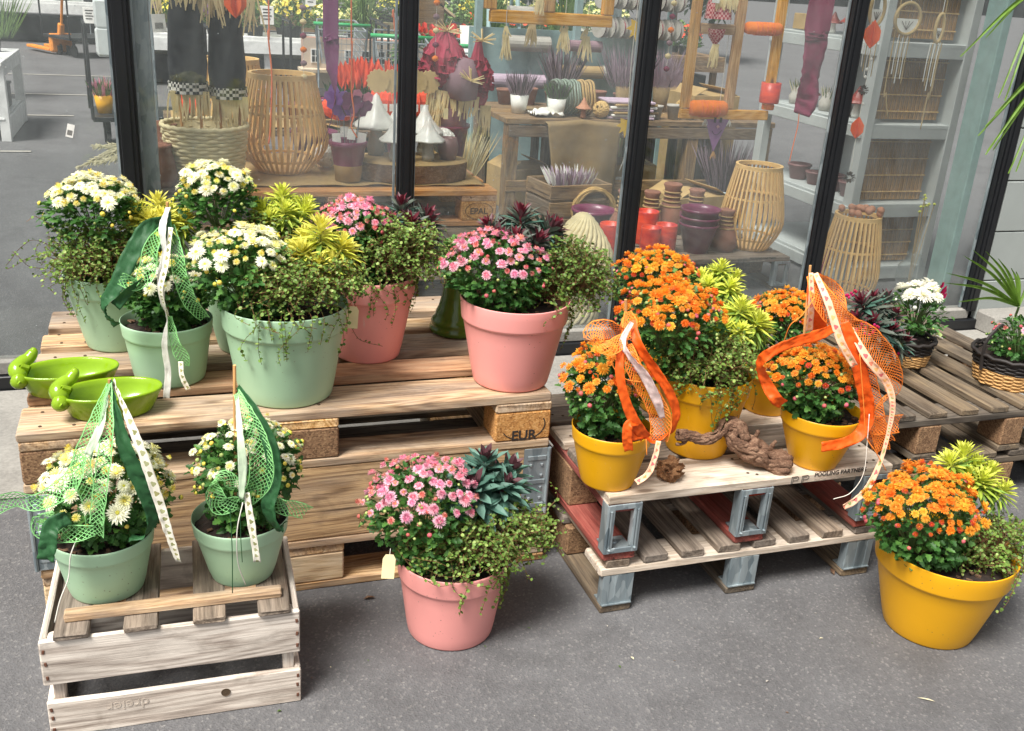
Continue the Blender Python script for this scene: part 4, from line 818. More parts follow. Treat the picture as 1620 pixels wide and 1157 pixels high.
ribbon('satin_ribbon', y1, W2L(y1, [(1.279, -0.310, 0.541, 0.0128, 60), (1.252, -0.318, 0.541, 0.0208, 20), (1.251, -0.320, 0.507, 0.0216, 0), (1.260, -0.318, 0.475, 0.0208, 0)]), 'satin_orange')
ribbon('sheer_ribbon', y1, W2L(y1, [(1.261, -0.260, 0.757, 0.0096, 0), (1.234, -0.280, 0.722, 0.0144, 10), (1.242, -0.300, 0.697, 0.0128, 30), (1.281, -0.310, 0.650, 0.0208, 10), (1.316, -0.315, 0.590, 0.0208, 0), (1.337, -0.310, 0.545, 0.0112, 0)]), 'lace')
ribbon('printed_ribbon', y1, W2L(y1, [(1.335, -0.310, 0.489, 0.01148, 0), (1.328, -0.315, 0.450, 0.01312, 0), (1.316, -0.315, 0.411, 0.01394, 10), (1.291, -0.310, 0.389, 0.01394, 20)]), 'print_ribbon_orange')
cord(y1, [(1.249, -0.270, 0.718), (1.213, -0.290, 0.698), (1.213, -0.290, 0.669), (1.241, -0.300, 0.642), (1.280, -0.300, 0.632)], 'net_orange'); cord(y1, [(1.303, -0.310, 0.497), (1.305, -0.315, 0.472), (1.307, -0.315, 0.460)], 'net_orange')
# long orange ribbons pot
stick(y3, [(1.779, -0.140, 0.833), (1.808, -0.150, 0.470)]); stick(y3, [(1.848, -0.200, 0.757), (1.891, -0.190, 0.481)])
net_ribbon('net_ribbon', y3, W2L(y3, [(1.743, -0.200, 0.829, 0.02125, 0), (1.744, -0.250, 0.791, 0.04781, 0), (1.776, -0.270, 0.750, 0.05312, 10), (1.816, -0.280, 0.720, 0.05312, 0)]), 'net_orange', cell=.0034, sw=.0019)
net_ribbon('net_ribbon', y3, W2L(y3, [(1.753, -0.200, 0.828, 0.01488, 0), (1.811, -0.200, 0.787, 0.03719, 0), (1.839, -0.220, 0.729, 0.03188, 40), (1.881, -0.260, 0.693, 0.05312, 10), (1.943, -0.270, 0.629, 0.05844, 0), (1.991, -0.270, 0.550, 0.05312, -30), (1.963, -0.270, 0.510, 0.04781, -60), (1.947, -0.280, 0.465, 0.05312, -20), (1.987, -0.280, 0.400, 0.05844, 0)]), 'net_orange', cell=.0034, sw=.0017)
net_ribbon('net_ribbon', y3, W2L(y3, [(1.807, -0.280, 0.720, 0.02125, 0), (1.848, -0.300, 0.647, 0.0425, 0), (1.892, -0.300, 0.562, 0.04462, 0), (1.929, -0.300, 0.484, 0.0425, 0), (1.973, -0.300, 0.394, 0.03188, 0)]), 'net_orange', cell=.0034, sw=.0017)
net_ribbon('net_ribbon', y3, W2L(y3, [(1.891, -0.290, 0.491, 0.02125, 0), (1.930, -0.300, 0.472, 0.04781, 0), (1.974, -0.300, 0.468, 0.04781, 0), (2.008, -0.300, 0.468, 0.04781, 0)]), 'net_orange', cell=.0034, sw=.0017)
ribbon('satin_ribbon', y3, W2L(y3, [(1.781, -0.280, 0.728, 0.01728, 30), (1.716, -0.300, 0.717, 0.02496, 10), (1.651, -0.300, 0.702, 0.02496, 0), (1.597, -0.300, 0.681, 0.024, 10), (1.586, -0.280, 0.648, 0.02496, 60), (1.611, -0.280, 0.599, 0.02688, 20), (1.632, -0.300, 0.563, 0.0288, 0), (1.663, -0.290, 0.543, 0.02496, 0)]), 'satin_orange')
ribbon('satin_ribbon', y3, W2L(y3, [(1.796, -0.280, 0.737, 0.0192, 0), (1.824, -0.300, 0.672, 0.03264, 0), (1.861, -0.310, 0.585, 0.03456, 0), (1.890, -0.310, 0.509, 0.03264, 10), (1.883, -0.310, 0.459, 0.0288, 40), (1.836, -0.320, 0.443, 0.02496, 30), (1.769, -0.320, 0.436, 0.02496, 10)]), 'satin_orange')
ribbon('satin_ribbon', y3, W2L(y3, [(1.743, -0.200, 0.829, 0.01536, 0), (1.742, -0.220, 0.781, 0.0288, 0), (1.768, -0.220, 0.725, 0.03456, 0), (1.800, -0.200, 0.668, 0.03456, 0)]), 'satin_orange')
ribbon('printed_ribbon', y3, W2L(y3, [(1.725, -0.220, 0.840, 0.00984, 0), (1.734, -0.230, 0.769, 0.01476, 0), (1.757, -0.210, 0.690, 0.0164, 0)]), 'print_ribbon_orange')
ribbon('printed_ribbon', y3, W2L(y3, [(1.737, -0.220, 0.839, 0.01148, 0), (1.749, -0.270, 0.782, 0.0164, 0), (1.780, -0.300, 0.698, 0.01804, 10), (1.825, -0.310, 0.636, 0.0164, 0)]), 'print_ribbon_orange')
ribbon('printed_ribbon', y3, W2L(y3, [(1.816, -0.280, 0.720, 0.01312, 0), (1.848, -0.320, 0.658, 0.01804, 0), (1.908, -0.330, 0.598, 0.01804, 10), (1.931, -0.340, 0.544, 0.01476, 40), (1.937, -0.340, 0.476, 0.01148, 50), (1.935, -0.340, 0.409, 0.01148, 60), (1.921, -0.340, 0.341, 0.01476, 20), (1.897, -0.340, 0.299, 0.0164, 10), (1.853, -0.340, 0.273, 0.0164, 0)]), 'print_ribbon_orange')
cord(y3, [(1.887, -0.320, 0.513), (1.890, -0.330, 0.442), (1.890, -0.340, 0.362), (1.863, -0.340, 0.312), (1.825, -0.330, 0.294)], 'cord_white', .0009); cord(y3, [(1.823, -0.320, 0.672), (1.856, -0.330, 0.545), (1.883, -0.330, 0.460), (1.912, -0.340, 0.420), (1.957, -0.340, 0.363)], 'net_orange'); cord(y3, [(1.703, -0.280, 0.802), (1.675, -0.280, 0.758), (1.657, -0.270, 0.733), (1.662, -0.250, 0.686)], 'net_orange')

# paper tags on strings
def paper_tag(t, top, bot, rz):
    a, b = (loc_(t, p) for p in (top, bot)); mb = MB(); mb.tube([a, b], .0006, 4); mb.build('tag_string', 'cord_white', t)
    mb = MB(); mb.add([(-.008, 0, 0), (.008, 0, 0), (.0135, 0, -.01), (.0135, 0, -.055), (-.0135, 0, -.055), (-.0135, 0, -.01)], [(0, 1, 2, 3, 4, 5)])
    o = mb.build('paper_tag', 'tag_cream', t, b+Vector((0, 0, .004)), (R(-8), R(4), rz)); md = o.modifiers.new('thickness', 'SOLIDIFY'); md.thickness = .0006
paper_tag(p1, (0.738, 0.210, 0.697), (0.741, 0.205, 0.658), R(-10)); paper_tag(p3, (0.730, -0.310, 0.294), (0.724, -0.330, 0.289), R(-10))
mb = MB(); mb.box((0, 0, 0), (.012, .0012, .012), 0, None, .0004); mb.build('price_sticker', 'paper', g2, loc_(g2, (0.395, 0.225, 0.609)), (R(-8), 0, R(32)))

# ================================================================== glazed ware
def bird_dish(label, loc, rz, s=1.0):
    t = thing('bird_dish', label, 'dish', loc, rz, 'glazed bird dishes'); mb = MB(); n = 48
    prof = [(.3, .0), (.72, .0), (.8, .006), (.95, .04), (1.0, .05), (1.02, .055), (1.0, .059), (.95, .056), (.9, .046), (.78, .014), (.3, .008), (.01, .008)]
    for r_, z in prof:
        for i in range(n): a = 2*math.pi*i/n; mb.v.append((.107*r_*math.cos(a)*s, .062*r_*math.sin(a)*s, z*s))
    for j in range(len(prof)-1):
        for i in range(n): mb.f.append((j*n+i, j*n+(i+1) % n, (j+1)*n+(i+1) % n, (j+1)*n+i)); mb.m.append(0)
    mb.build('bowl', 'glaze_lime', t, smooth=True)
    bm = MB(); path = cat_rom([(-.092, -.02, .042), (-.098, -.014, .06), (-.1, .0, .075), (-.088, .012, .09), (-.07, .02, .1), (-.058, .024, .118), (-.055, .025, .13)], 5)
    rs = cat_rom([(.012, 0, 0), (.023, 0, 0), (.026, 0, 0), (.021, 0, 0), (.0185, 0, 0), (.014, 0, 0), (.005, 0, 0)], 5)
    bm.tube([p*s for p in path], [r_.x*s for r_ in rs], 12); o = bm.build('bird', 'glaze_lime', t, (-.022*s, 0, .012*s), smooth=True); o.scale = (.8, .8, .72)
    k = MB(); k.lathe([(.0002, 0), (.017, .004), (.019, .014), (.012, .026), (.0002, .029)], 14); k.build('bird_head', 'glaze_lime', t, (-.1*s, -.022*s, .036*s), (R(25), R(-10), 0), True)
    k = MB(); k.leaf((0, 0, 0), (-.4, -.8, -.4), (0, -1, 1), .014, .008); ob = k.build('bird_beak', 'glaze_lime', t, (-.1*s, -.04*s, .055*s))
    k = MB(); k.box((0, 0, 0), (.03, .012, .036), 0, None, .005); k.build('bird_wing', 'glaze_lime', t, (-.09*s, -.012*s, .068*s), (R(20), R(25), 0)).scale = (.8, .8, .8)
    return t
bird_dish('lime green glazed bird dish further back at the left edge of the top pallet', (.09, .215, .483), R(6)); bird_dish('lime green glazed bird dish in front, beside the green net bow', (.185, .075, .483), R(6))
vz = thing('glazed_vase', 'dark olive glazed bell-footed planter between the two pink pots', 'vase', (1.085, .475, .483))
mb = MB(); mb.lathe([(.02, .004), (.074, .002), (.08, .008), (.079, .018), (.073, .024), (.076, .032), (.072, .042), (.064, .052), (.064, .058), (.055, .075), (.046, .11), (.043, .15), (.046, .18), (.058, .2), (.075, .212), (.079, .22), (.077, .226), (.07, .222), (.05, .2), (.01, .195)], 40); mb.build('body', 'glaze_green', vz, smooth=True)
creeper(vz, (0, 0, .225), .075, .07, .05, 51, 80, leaf=.012, mats=('leaf_mum2', 'leaf_mum2', 'leaf_vine3'), name='leafy_herb')

# ================================================================== driftwood and bark
dw = thing('driftwood', 'gnarled brown driftwood branch lying in front of the tall yellow pot', 'driftwood', (1.6, -.15, .3262))
mb = MB(); gp = cat_rom(W2L(dw, [(1.469, -0.160, 0.421), (1.502, -0.165, 0.417), (1.536, -0.170, 0.406), (1.575, -0.170, 0.416), (1.597, -0.165, 0.439), (1.620, -0.170, 0.429), (1.635, -0.180, 0.394), (1.668, -0.190, 0.375), (1.708, -0.205, 0.355), (1.751, -0.220, 0.335)]), 6)
NS = 17
for q in range(NS):
    path = []; rr = []
    for i, p in enumerate(gp):
        k = i/(len(gp)-1); R0 = (.0135+.016*max(0, min(1, (k-.35)*3.2)))*(1+.28*noise.noise(p*48))
        t_ = (gp[min(i+1, len(gp)-1)]-gp[max(i-1, 0)]).normalized(); u_ = t_.cross(Vector((0, 0, 1))).normalized(); v_ = u_.cross(t_); a_ = 2*math.pi*q/NS+k*5.0+.8*noise.noise(p*30+Vector((q*3, 0, 0)))
        path.append(p+(u_*math.cos(a_)+v_*math.sin(a_))*R0*.82*(1+.18*noise.noise(p*110+Vector((q*7, 0, 0))))+Vector(noise.noise_vector(p*90+Vector((q, 0, 0))))*.0012); rr.append(R0*.29*(1+.45*noise.noise(p*150+Vector((0, q*5, 0)))))
    mb.tube(path, rr, 7)
mb.build('branch', 'driftwood', dw, smooth=True)
for pts, r0, r1 in (([(1.666, -0.185, 0.385), (1.672, -0.190, 0.413), (1.673, -0.195, 0.429)], .008, .004), ([(1.747, -0.215, 0.339), (1.743, -0.230, 0.324), (1.739, -0.235, 0.311)], .016, .012), ([(1.708, -0.200, 0.370), (1.720, -0.200, 0.392), (1.727, -0.200, 0.398)], .007, .003), ([(1.585, -0.165, 0.426), (1.601, -0.175, 0.419), (1.623, -0.180, 0.409)], .008, .008), ([(1.505, -0.160, 0.414), (1.484, -0.165, 0.398), (1.466, -0.165, 0.398)], .006, .003)):
    mb = MB(); q = W2L(dw, pts); mb.tube(cat_rom(q, 4), [r0+(r1-r0)*i/8+.002*noise.noise(Vector((i*.8, r0*99, 0))) for i in range(9)], 8); mb.build('branch_stub', 'driftwood', dw, smooth=True)
g = random.Random(4); mb = MB(); mb.tube([(0, 0, .006), (.001, 0, .014), (.003, .001, .026)], [.0025, .0018, .0005], 5); sp_ = mb.mesh('splinter', ['bark'])
for i in range(44):
    k = gp[g.randrange(len(gp)*2//3-8, len(gp)-4)]; d = Vector((g.uniform(.2, 1), g.uniform(-1, .1), g.uniform(.2, 1))).normalized(); o = place('splinter', sp_, dw, k+d*.006); o.rotation_euler = d.to_track_quat('Z', 'Y').to_euler(); o.scale = (1, 1, g.uniform(.5, 1.1))
fu = thing('bark_gall', 'hollow brown bark gall lying beside the front yellow pot', 'bark', (1.436, -0.201, 0.326)); bm = bmesh.new(); bmesh.ops.create_icosphere(bm, subdivisions=4, radius=.028)
for v in bm.verts:
    d = v.co.normalized(); k = 1+.28*noise.noise(d*3.1)+.16*noise.noise(d*7); hole = max(0, 1-(d-Vector((.1, -.75, .6)).normalized()).length/.55); v.co = d*.03*k*(1-.8*hole**.7); v.co.z *= .9
me = bpy.data.meshes.new('gall'); bm.to_mesh(me); bm.free(); me.materials.append(MAT['fungus']); place('gall', me, fu, (0, 0, .022))
mb = MB()
for i in range(22):
    a = g.uniform(0, 6.3); d = Vector((math.cos(a), math.sin(a)*.8-.2, g.uniform(-.2, 1))).normalized(); mb.leaf(d*.022+Vector((0, 0, .022)), d+Vector((g.uniform(-.6, .6), 0, .2)), d.orthogonal(), .018, .013, 0, 'round', .3)
mb.build('bark_scales', 'fungus', fu)

# ================================================================== baskets at the right
def weave(mb, rows, r0, r1, z0, z1, n=24, tr=.0038, mi=0, seg=72, oval=1.0):
    for k in range(rows):
        t = (k+.5)/rows; r_ = r0+(r1-r0)*t; z = z0+(z1-z0)*t
        mb.tube([((r_+.0028*math.cos(n/2*2*math.pi*i/seg+math.pi*k))*math.cos(2*math.pi*i/seg), (r_+.0028*math.cos(n/2*2*math.pi*i/seg+math.pi*k))*math.sin(2*math.pi*i/seg)*oval, z+.001*math.sin(i*1.7+k)) for i in range(seg)], tr, 5, mi, loop=True)
def basket(label, loc, r0, r1, h, split=.55, handle=False):
    t = thing('basket', label, 'basket', loc, 0, 'planted wicker baskets'); zc = h*split; rc = r0+(r1-r0)*split
    mb = MB(); weave(mb, 9, r0, rc, .002, zc); mb.build('tan_weave', 'wicker_tan', t, smooth=True); mb = MB(); weave(mb, 7, rc, r1, zc, h); mb.tube([((r1+.004)*math.cos(2*math.pi*i/40), (r1+.004)*math.sin(2*math.pi*i/40), h+.003*math.sin(i*2.2)) for i in range(40)], .006, 6, loop=True); mb.build('black_weave', 'wicker_black', t, smooth=True)
    mb = MB(); mb.lathe([(.002, .003), (r0*.97, .003), (rc*.93, zc), (r1*.9, h*.85), (.002, h*.86)], 30); mb.build('liner', 'soil', t)
    if handle:
        mb = MB(); mb.tube(cat_rom([(-r1, 0, h*.5), (-r1*1.05, 0, h*1.4), (-r1*.75, .0, h*1.9), (-r1*.6, 0, h*1.95)], 6), .006, 6); mb.build('handle', 'wicker_black', t)
    return t
b2 = basket('black and tan wicker basket with lobed leaves on the dark pallets, right one', (2.86, .2, .312), .098, .118, .1, .55, True)
mum(b2, (.0, -.02, .14), .11, .1, .09, 'pink', 3, 61, 60, nb=26, nleaf=420)
b1 = basket('wicker basket with white daisies and burgundy rosettes, left one on the dark pallets', (2.63, .42, .312), .07, .085, .085, .5)
def big_daisy(): return flower_mesh(.034, ['pet_cream', 'pet_cream', 'pet_white2'], 20, 14, .35, 4, .2)
FL['daisy'] = dict(f=[big_daisy()], s=[flower_mesh(.014, ['pet_cream', 'pet_white2', 'pet_eyegreen'], 11, 8, .8, 3)], b=[bud_mesh(.006, 'pet_cream'), bud_mesh(.005, 'bud_green')])
mum(b1, loc_(b1, (2.646, 0.420, 0.471)), .1, .09, .1, 'daisy', 11, 62, 42, nb=10, fscale=1.0, nleaf=300)
euphorbia(b1, loc_(b1, (2.453, 0.360, 0.501)), [(-.09, 0, .05), (-.03, .02, .05), (.03, -.02, .01), (-.07, -.05, -.0), (.0, -.05, -.03), (-.11, -.02, .0), (.03, .03, .05), (.045, -.07, -.06)], 'dusk', 11, 1.15)
g = random.Random(8); mb = MB(); mb.lathe([(.0005, -.005), (.005, -.001), (.004, .004), (.0005, .006)], 6); bmesh_ = mb.mesh('berry', ['pet_magenta'], True)
for (px, n_) in (((2.335, 0.280, 0.493), 16), ((2.316, 0.360, 0.580), 9), ((2.494, 0.300, 0.392), 5)):
    for i in range(n_): place('berry', bmesh_, b1, loc_(b1, px)+Vector((g.uniform(-.035, .035), g.uniform(-.02, .02), g.uniform(-.018, .018))))
mb = MB()
for i in range(9): mb.leaf(loc_(b1, (2.743, 0.440, 0.526))+Vector((g.uniform(-.012, .012), 0, g.uniform(-.02, .03))), (g.uniform(-.3, .4), -.3, 1), (0, -1, .3), .03, .014)
mb.build('celosia_plume', 'pet_magenta', b1)
# green ivy tuft and stone at the foot of the wall
mb = MB()
for i in range(60): mb.leaf((g.gauss(0, .05), g.gauss(0, .03), .312-.312+abs(g.gauss(0, .03))), (g.uniform(-1, 1), g.uniform(-1, 1), .6), (0, 0, 1), .022, .016, i % 2)
tag(mb.build('ivy_tuft', ['leaf_vine3', 'leaf_mum2'], None, (2.84, .62, .3125)), 'small pale variegated ivy tuft on the dark pallets beside the baskets', 'plant')
# palm: fan of narrow blades from behind the basket, and fronds from the top right corner
def palm(label, loc, fans, seed):
    t = thing('palm', label, 'palm', loc); g = random.Random(seed)
    for (hub, blades) in fans:
        h = loc_(t, hub); mb = MB(); mb.tube(cat_rom([(0, 0, 0), h*.5+Vector((0, .02, .02)), h], 6), .004, 6, 0)
        for b in blades:
            e = loc_(t, b); m1 = h.lerp(e, .5)+Vector((0, 0, .02)); pth = cat_rom([h, m1, e], 6); n = len(pth)
            for i in range(n-1):
                wa = .0052*math.sin(math.pi*min(.97, .25+.72*i/(n-1))); wb = .0052*math.sin(math.pi*min(.985, .25+.72*(i+1)/(n-1))); d = (pth[i+1]-pth[i]).normalized(); s_ = d.cross(Vector((.34, .94, 0))).normalized(); nn = Vector((0, .004, 0))
                mb.add([pth[i]-s_*wa, pth[i]+nn, pth[i]+s_*wa, pth[i+1]-s_*wb, pth[i+1]+nn, pth[i+1]+s_*wb], [(0, 1, 4, 3), (1, 2, 5, 4)], 1)
        mb.build('frond', ['stem', 'leaf_palm'], t)
    return t
palm('young fan palm with stiff narrow blades behind the right basket', (2.95, .27, .36), [((2.908, 0.270, 0.542), [(2.519, 0.200, 0.688), (2.521, 0.200, 0.657), (2.617, 0.250, 0.724), (2.678, 0.280, 0.732), (2.749, 0.300, 0.721), (2.573, 0.180, 0.601), (2.807, 0.300, 0.695), (2.869, 0.300, 0.662), (2.970, 0.300, 0.669), (2.893, 0.300, 0.650)])], 1)
tpalm = palm('tall palm whose drooping fronds enter at the top right corner', (3.40, .30, 0), [((2.636, 0.200, 1.510), [(2.305, 0.100, 1.310), (2.339, 0.120, 1.325), (2.461, 0.100, 1.209), (2.420, 0.150, 1.358), (2.485, 0.100, 1.202), (2.582, 0.100, 1.237)]), ((2.642, 0.100, 1.322), [(2.368, 0.000, 1.083), (2.346, 0.020, 1.120), (2.363, 0.020, 1.145), (2.404, 0.040, 1.175), (2.457, 0.000, 1.025), (2.481, 0.000, 1.030), (2.346, -0.020, 1.078), (2.387, 0.000, 1.087), (2.544, 0.000, 1.050)])], 2)
mb = MB(); mb.lathe([(.09, 0), (.13, .24), (.135, .25), (.12, .25), (.1, .2), (.001, .2)], 24); mb.build('pot', 'black_plastic', tpalm)

# dropped petals, crumbs of soil and leaf bits on the asphalt
fm = []
for k, (m, kind) in enumerate((('pet_orange', 'oval'), ('leaf_vine', 'round'), ('bark', 'oval'), ('pampas', 'lance'))):
    mb = MB(); mb.leaf((0, 0, 0), (1, 0, .12), (0, .2, 1), .012+.004*k, .007 if kind != 'lance' else .002, 0, kind, .4, .1); fm.append(mb.mesh('crumb', [m]))
g = random.Random(21); mb = MB()
for i in range(70):
    x, y = g.uniform(-.1, 2.6), g.uniform(-.9, -.27); L_ = g.uniform(.002, .011); a = g.uniform(0, 6.3); c_, s_ = math.cos(a), math.sin(a)
    mb.leaf((x, y, .002), (c_, s_, .1), (0, .3, 1), L_, L_*g.uniform(.25, .7), g.randrange(4), 'oval', .4)
mb.build('ground_litter', ['bark', 'pampas', 'leaf_vine2', 'ceramic_grey'], None)['kind'] = 'stuff'
for i, (p, m, l) in enumerate((((0.718, -0.067, 0.003), 2, 'curled dry leaf on the asphalt left of the ground pink pot'), ((1.949, -0.248, 0.003), 2, 'dark leaf scrap on the asphalt under the half pallet'), ((1.868, -0.734, 0.003), 3, 'straw bit on the asphalt in front of the large yellow pot'), ((1.393, 0.250, 0.003), 0, 'orange petal on the asphalt left of the half pallet'))):
    tag(place('fallen_leaf', fm[m], None, p, (0, 0, i*1.3), 1.6), l, 'leaf')

# ================================================================== glazed shop front
sf = thing('shop_front', 'black framed glass shop front with galvanised posts behind the display', 'building', (0, YW, 0))
MX = [-2.53, -1.615, -.70, .217, 1.145, 2.062, 2.972, 3.885]
for i, x in enumerate(MX):
    mb = MB(); mb.box((x, 0, 1.4), (.05, .06, 2.62), 0, None, .003); mb.box((x-.029, -.012, 1.4), (.006, .02, 2.6), 0); mb.box((x+.029, -.012, 1.4), (.006, .02, 2.6), 0); mb.box((x, -.0315, 1.4), (.02, .005, 2.6), 0)
    mb.build('mullion', 'black_frame', sf)
    mb = MB(); mb.box((x-.037, .012, 1.4), (.007, .012, 2.6), 0); mb.box((x+.037, .012, 1.4), (.007, .012, 2.6), 0); mb.build('glazing_bead', 'galvanised', sf)
for x in (.262, -1.57): mb = MB(); mb.box((x, .085, 1.4), (.085, .09, 2.6), 0, None, .003); mb.build('steel_post', 'galvanised', sf)
mb = MB(); mb.box((3.80, .1, 1.4), (.045, .05, 2.6), 0, None, .004); mb.box((3.86, .2, 1.4), (.05, .1, 2.6), 0, None, .004); mb.build('steel_post', 'teal_post', sf)
mb = MB(); mb.box((.68, -.004, .026), (6.5, .07, .05), 0, None, .003); mb.build('base_rail', 'black_frame', sf)
mb = MB(); mb.box((.68, .014, .075), (6.4, .07, .045), 0, None, .003); mb.build('sill', 'concrete', sf)
mb = MB(); mb.box((.68, 0, 2.74), (6.5, .09, .1), 0, None, .003); mb.build('head_rail', 'black_frame', sf)
for a, b in zip(MX, MX[1:]):
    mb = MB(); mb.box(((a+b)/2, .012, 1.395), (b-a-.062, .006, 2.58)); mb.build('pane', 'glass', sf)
for i in range(8):
    mb = MB(); mb.box((-2.1+i*.93, 1.9, 2.86), (.9, 3.8, .012)); mb.build('roof_panel', 'roof_pane', sf)
    mb = MB(); mb.box((-2.56+i*.93, 1.9, 2.84), (.05, 3.8, .09), 0, None, .004); mb.build('roof_beam', 'galvanised', sf)
for x in (-2.5, .25, 3.6): mb = MB(); mb.box((x, 3.75, 1.4), (.08, .08, 2.8), 0, None, .004); mb.build('steel_post', 'galvanised', sf)
# price sticker on the left pane, white boxes on the post
def slab(name, label, cat, c, d, mat, rot=(0, 0, 0), bev=.0, group=None):
    mb = MB(); mb.box((0, 0, 0), d, 0, None, bev); return tag(mb.build(name, mat, None, c, rot), label, cat, group)
o = slab('price_sticker', 'small white price label stuck slanting on the left pane', 'label', Vector((0.040, 1.457, 0.877))+Vector((0, -.004, 0)), (.022, .0012, .042), 'paper', (0, R(14), 0))
mb = MB()
for i in range(7): mb.box((-.007+i*.0022, -.0008, -.006), (.0011, .0004, .016))
mb.build('barcode', 'print_black', o)
for j, (px, l) in enumerate((((0.167, 1.500, 1.239), 'upper white plastic box left of the first post'), ((0.166, 1.500, 1.154), 'lower white plastic box left of the first post'), ((0.266, 1.520, 1.227), 'upper white plastic box right of the first post'), ((0.269, 1.520, 1.139), 'lower white plastic box right of the first post'))):
    slab('wall_box', l, 'box', px, (.055, .05, .092), 'white_plastic', bev=.008, group='white boxes fixed to the post')

# white board wall right of the last mullion
wl_ = thing('wall', 'white horizontal board wall at the right, beside the shop front', 'wall', (3.92, 1.42, 0))
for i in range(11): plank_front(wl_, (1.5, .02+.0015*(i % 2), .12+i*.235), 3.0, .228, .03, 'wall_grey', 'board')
mb = MB(); mb.box((1.5, .06, 1.4), (3.0, .04, 2.7)); mb.build('backing', 'black_plastic', wl_); mb = MB(); mb.box((1.5, -.06, .05), (3.0, .14, .1), 0, None, .01); mb.build('plinth', 'concrete', wl_)

# ================================================================== display furniture inside
ZT = .632
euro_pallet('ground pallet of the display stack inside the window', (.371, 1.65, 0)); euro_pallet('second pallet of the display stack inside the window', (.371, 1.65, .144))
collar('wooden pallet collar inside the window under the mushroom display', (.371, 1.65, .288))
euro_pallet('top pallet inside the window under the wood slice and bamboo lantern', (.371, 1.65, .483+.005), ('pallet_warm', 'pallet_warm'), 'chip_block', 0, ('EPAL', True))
# burlap over the pallet
def cloth(name, label, pts_fn, nx, ny, mat, cat='cloth', th=.003):
    mb = MB()
    for j in range(ny+1):
        for i in range(nx+1): mb.v.append(tuple(pts_fn(i/nx, j/ny)))
    for j in range(ny):
        for i in range(nx): a = j*(nx+1)+i; mb.f.append((a, a+1, a+nx+2, a+nx+1)); mb.m.append(0)
    o = tag(mb.build(name, mat, smooth=True), label, cat); md = o.modifiers.new('thickness', 'SOLIDIFY'); md.thickness = th; md.offset = 1; return o
cloth('burlap_cloth', 'brown burlap cloth spread over the top pallet inside the window', lambda u, v: Vector((.42+u*1.12, 1.72+v*.68, ZT+.004+.012*max(0, noise.noise(Vector((u*9, v*6, 1))))+.02*max(0, noise.noise(Vector((u*4, v*3, 5)))))), 60, 36, 'burlap')
ZB = ZT+.012
def lantern(label, loc, h, rt, rm, rb, n=28, zm=.35, sl=.0085):
    t = thing('bamboo_lantern', label, 'lantern', loc, 0, 'bamboo slat lanterns')
    def rad(k): # k 0 bottom .. 1 top
        if k < zm: q = k/zm; return rb+(rm-rb)*math.sin(q*math.pi/2)
        q = (k-zm)/(1-zm); return rm+(rt-rm)*q**1.15
    mb = MB(); m_ = 12
    for i in range(m_+1):
        k = i/m_; r_ = rad(k)
        mb.v += [(r_-.0025, -sl/2, k*h), (r_-.0025, sl/2, k*h), (r_+.0025, sl/2, k*h), (r_+.0025, -sl/2, k*h)]
    for i in range(m_):
        for k in range(4): mb.f.append((i*4+k, i*4+(k+1) % 4, i*4+4+(k+1) % 4, i*4+4+k)); mb.m.append(0)
    me = mb.mesh('slat', ['bamboo'])
    for i in range(n): place('slat', me, t, (0, 0, 0), (0, 0, 2*math.pi*i/n))
    for k, tw in ((.985, .02), (.62, .009), (.14, .009), (.02, .012)):
        r_ = rad(k)-.004; mb = MB(); mb.lathe([(r_-.006, -tw/2), (r_+.002+(.006 if k > .9 else 0), -tw/2), (r_+.002+(.006 if k > .9 else 0), tw/2), (r_-.006, tw/2), (r_-.006, -tw/2)], 40, (0, 0, k*h)); mb.build('ring', 'bamboo', t)
    mb = MB(); mb.lathe([(.001, 0), (rb, 0), (rb, .01), (.001, .01)], 28); mb.build('base', 'bamboo', t)
    return t
lantern('large bamboo slat lantern on the display pallet behind the white chrysanthemums', (.775, 2.0, ZB), .375, .125, .178, .1, 40, sl=.0105)
lantern('bamboo slat lantern half hidden behind the black scarecrows', (.60, 2.28, ZB), .40, .11, .15, .09, 34)
lantern('bamboo slat lantern on the printed half pallet behind the orange flowers', (3.20, 2.33, .1765), .43, .115, .165, .1, 36, sl=.0105)
lantern('tall bamboo slat lantern topped with nuts behind the last mullion', (3.54, 1.92, 0), .44, .108, .15, .115, 34, sl=.0105)
mb = MB(); g = random.Random(3)
nt = thing('nut_garland', 'heap of brown nuts and a white pebble on the tall right lantern', 'nuts', (3.54, 1.92, .445))
for i in range(16):
    a = g.uniform(0, 6.3); r_ = g.uniform(.02, .1); o = MB(); o.lathe([(.0005, -.018), (.016, -.01), (.02, 0), (.015, .012), (.0005, .018)], 10); o.build('nut', 'brown_nut' if i else 'ceramic', nt, (r_*math.cos(a), r_*math.sin(a), .018+.016*(i % 2)), (g.uniform(0, 1), g.uniform(0, 1), 0), True)
# wicker basket with scarecrow sticks
wb = thing('wicker_basket', 'round natural wicker basket holding the black scarecrow sticks', 'basket', (.47, 1.80, ZB))
mb = MB(); weave(mb, 15, .125, .15, .004, .2, 26, .0075, 0, 78); mb.tube([(.152*math.cos(2*math.pi*i/50), .152*math.sin(2*math.pi*i/50), .205+.004*(i % 2)) for i in range(50)], .009, 6, loop=True); mb.lathe([(.001, .004), (.12, .004), (.142, .2)], 30); mb.build('weave', 'wicker', wb, smooth=True)
def straw_fringe(mb, p0, p1, n, L, g, mi=1, spread=.15, r=.0042):
    p0, p1 = Vector(p0), Vector(p1)
    for i in range(n):
        a = p0.lerp(p1, (i+g.random())/n); d = Vector((g.uniform(-spread, spread), g.uniform(-.12, .12), -1)); l = L*g.uniform(.75, 1.15)
        mb.tube([a, a+d*l*.5+Vector((g.uniform(-.004, .004), 0, 0)), a+d*l], [r, r*1.1, r*.6], 4, mi)
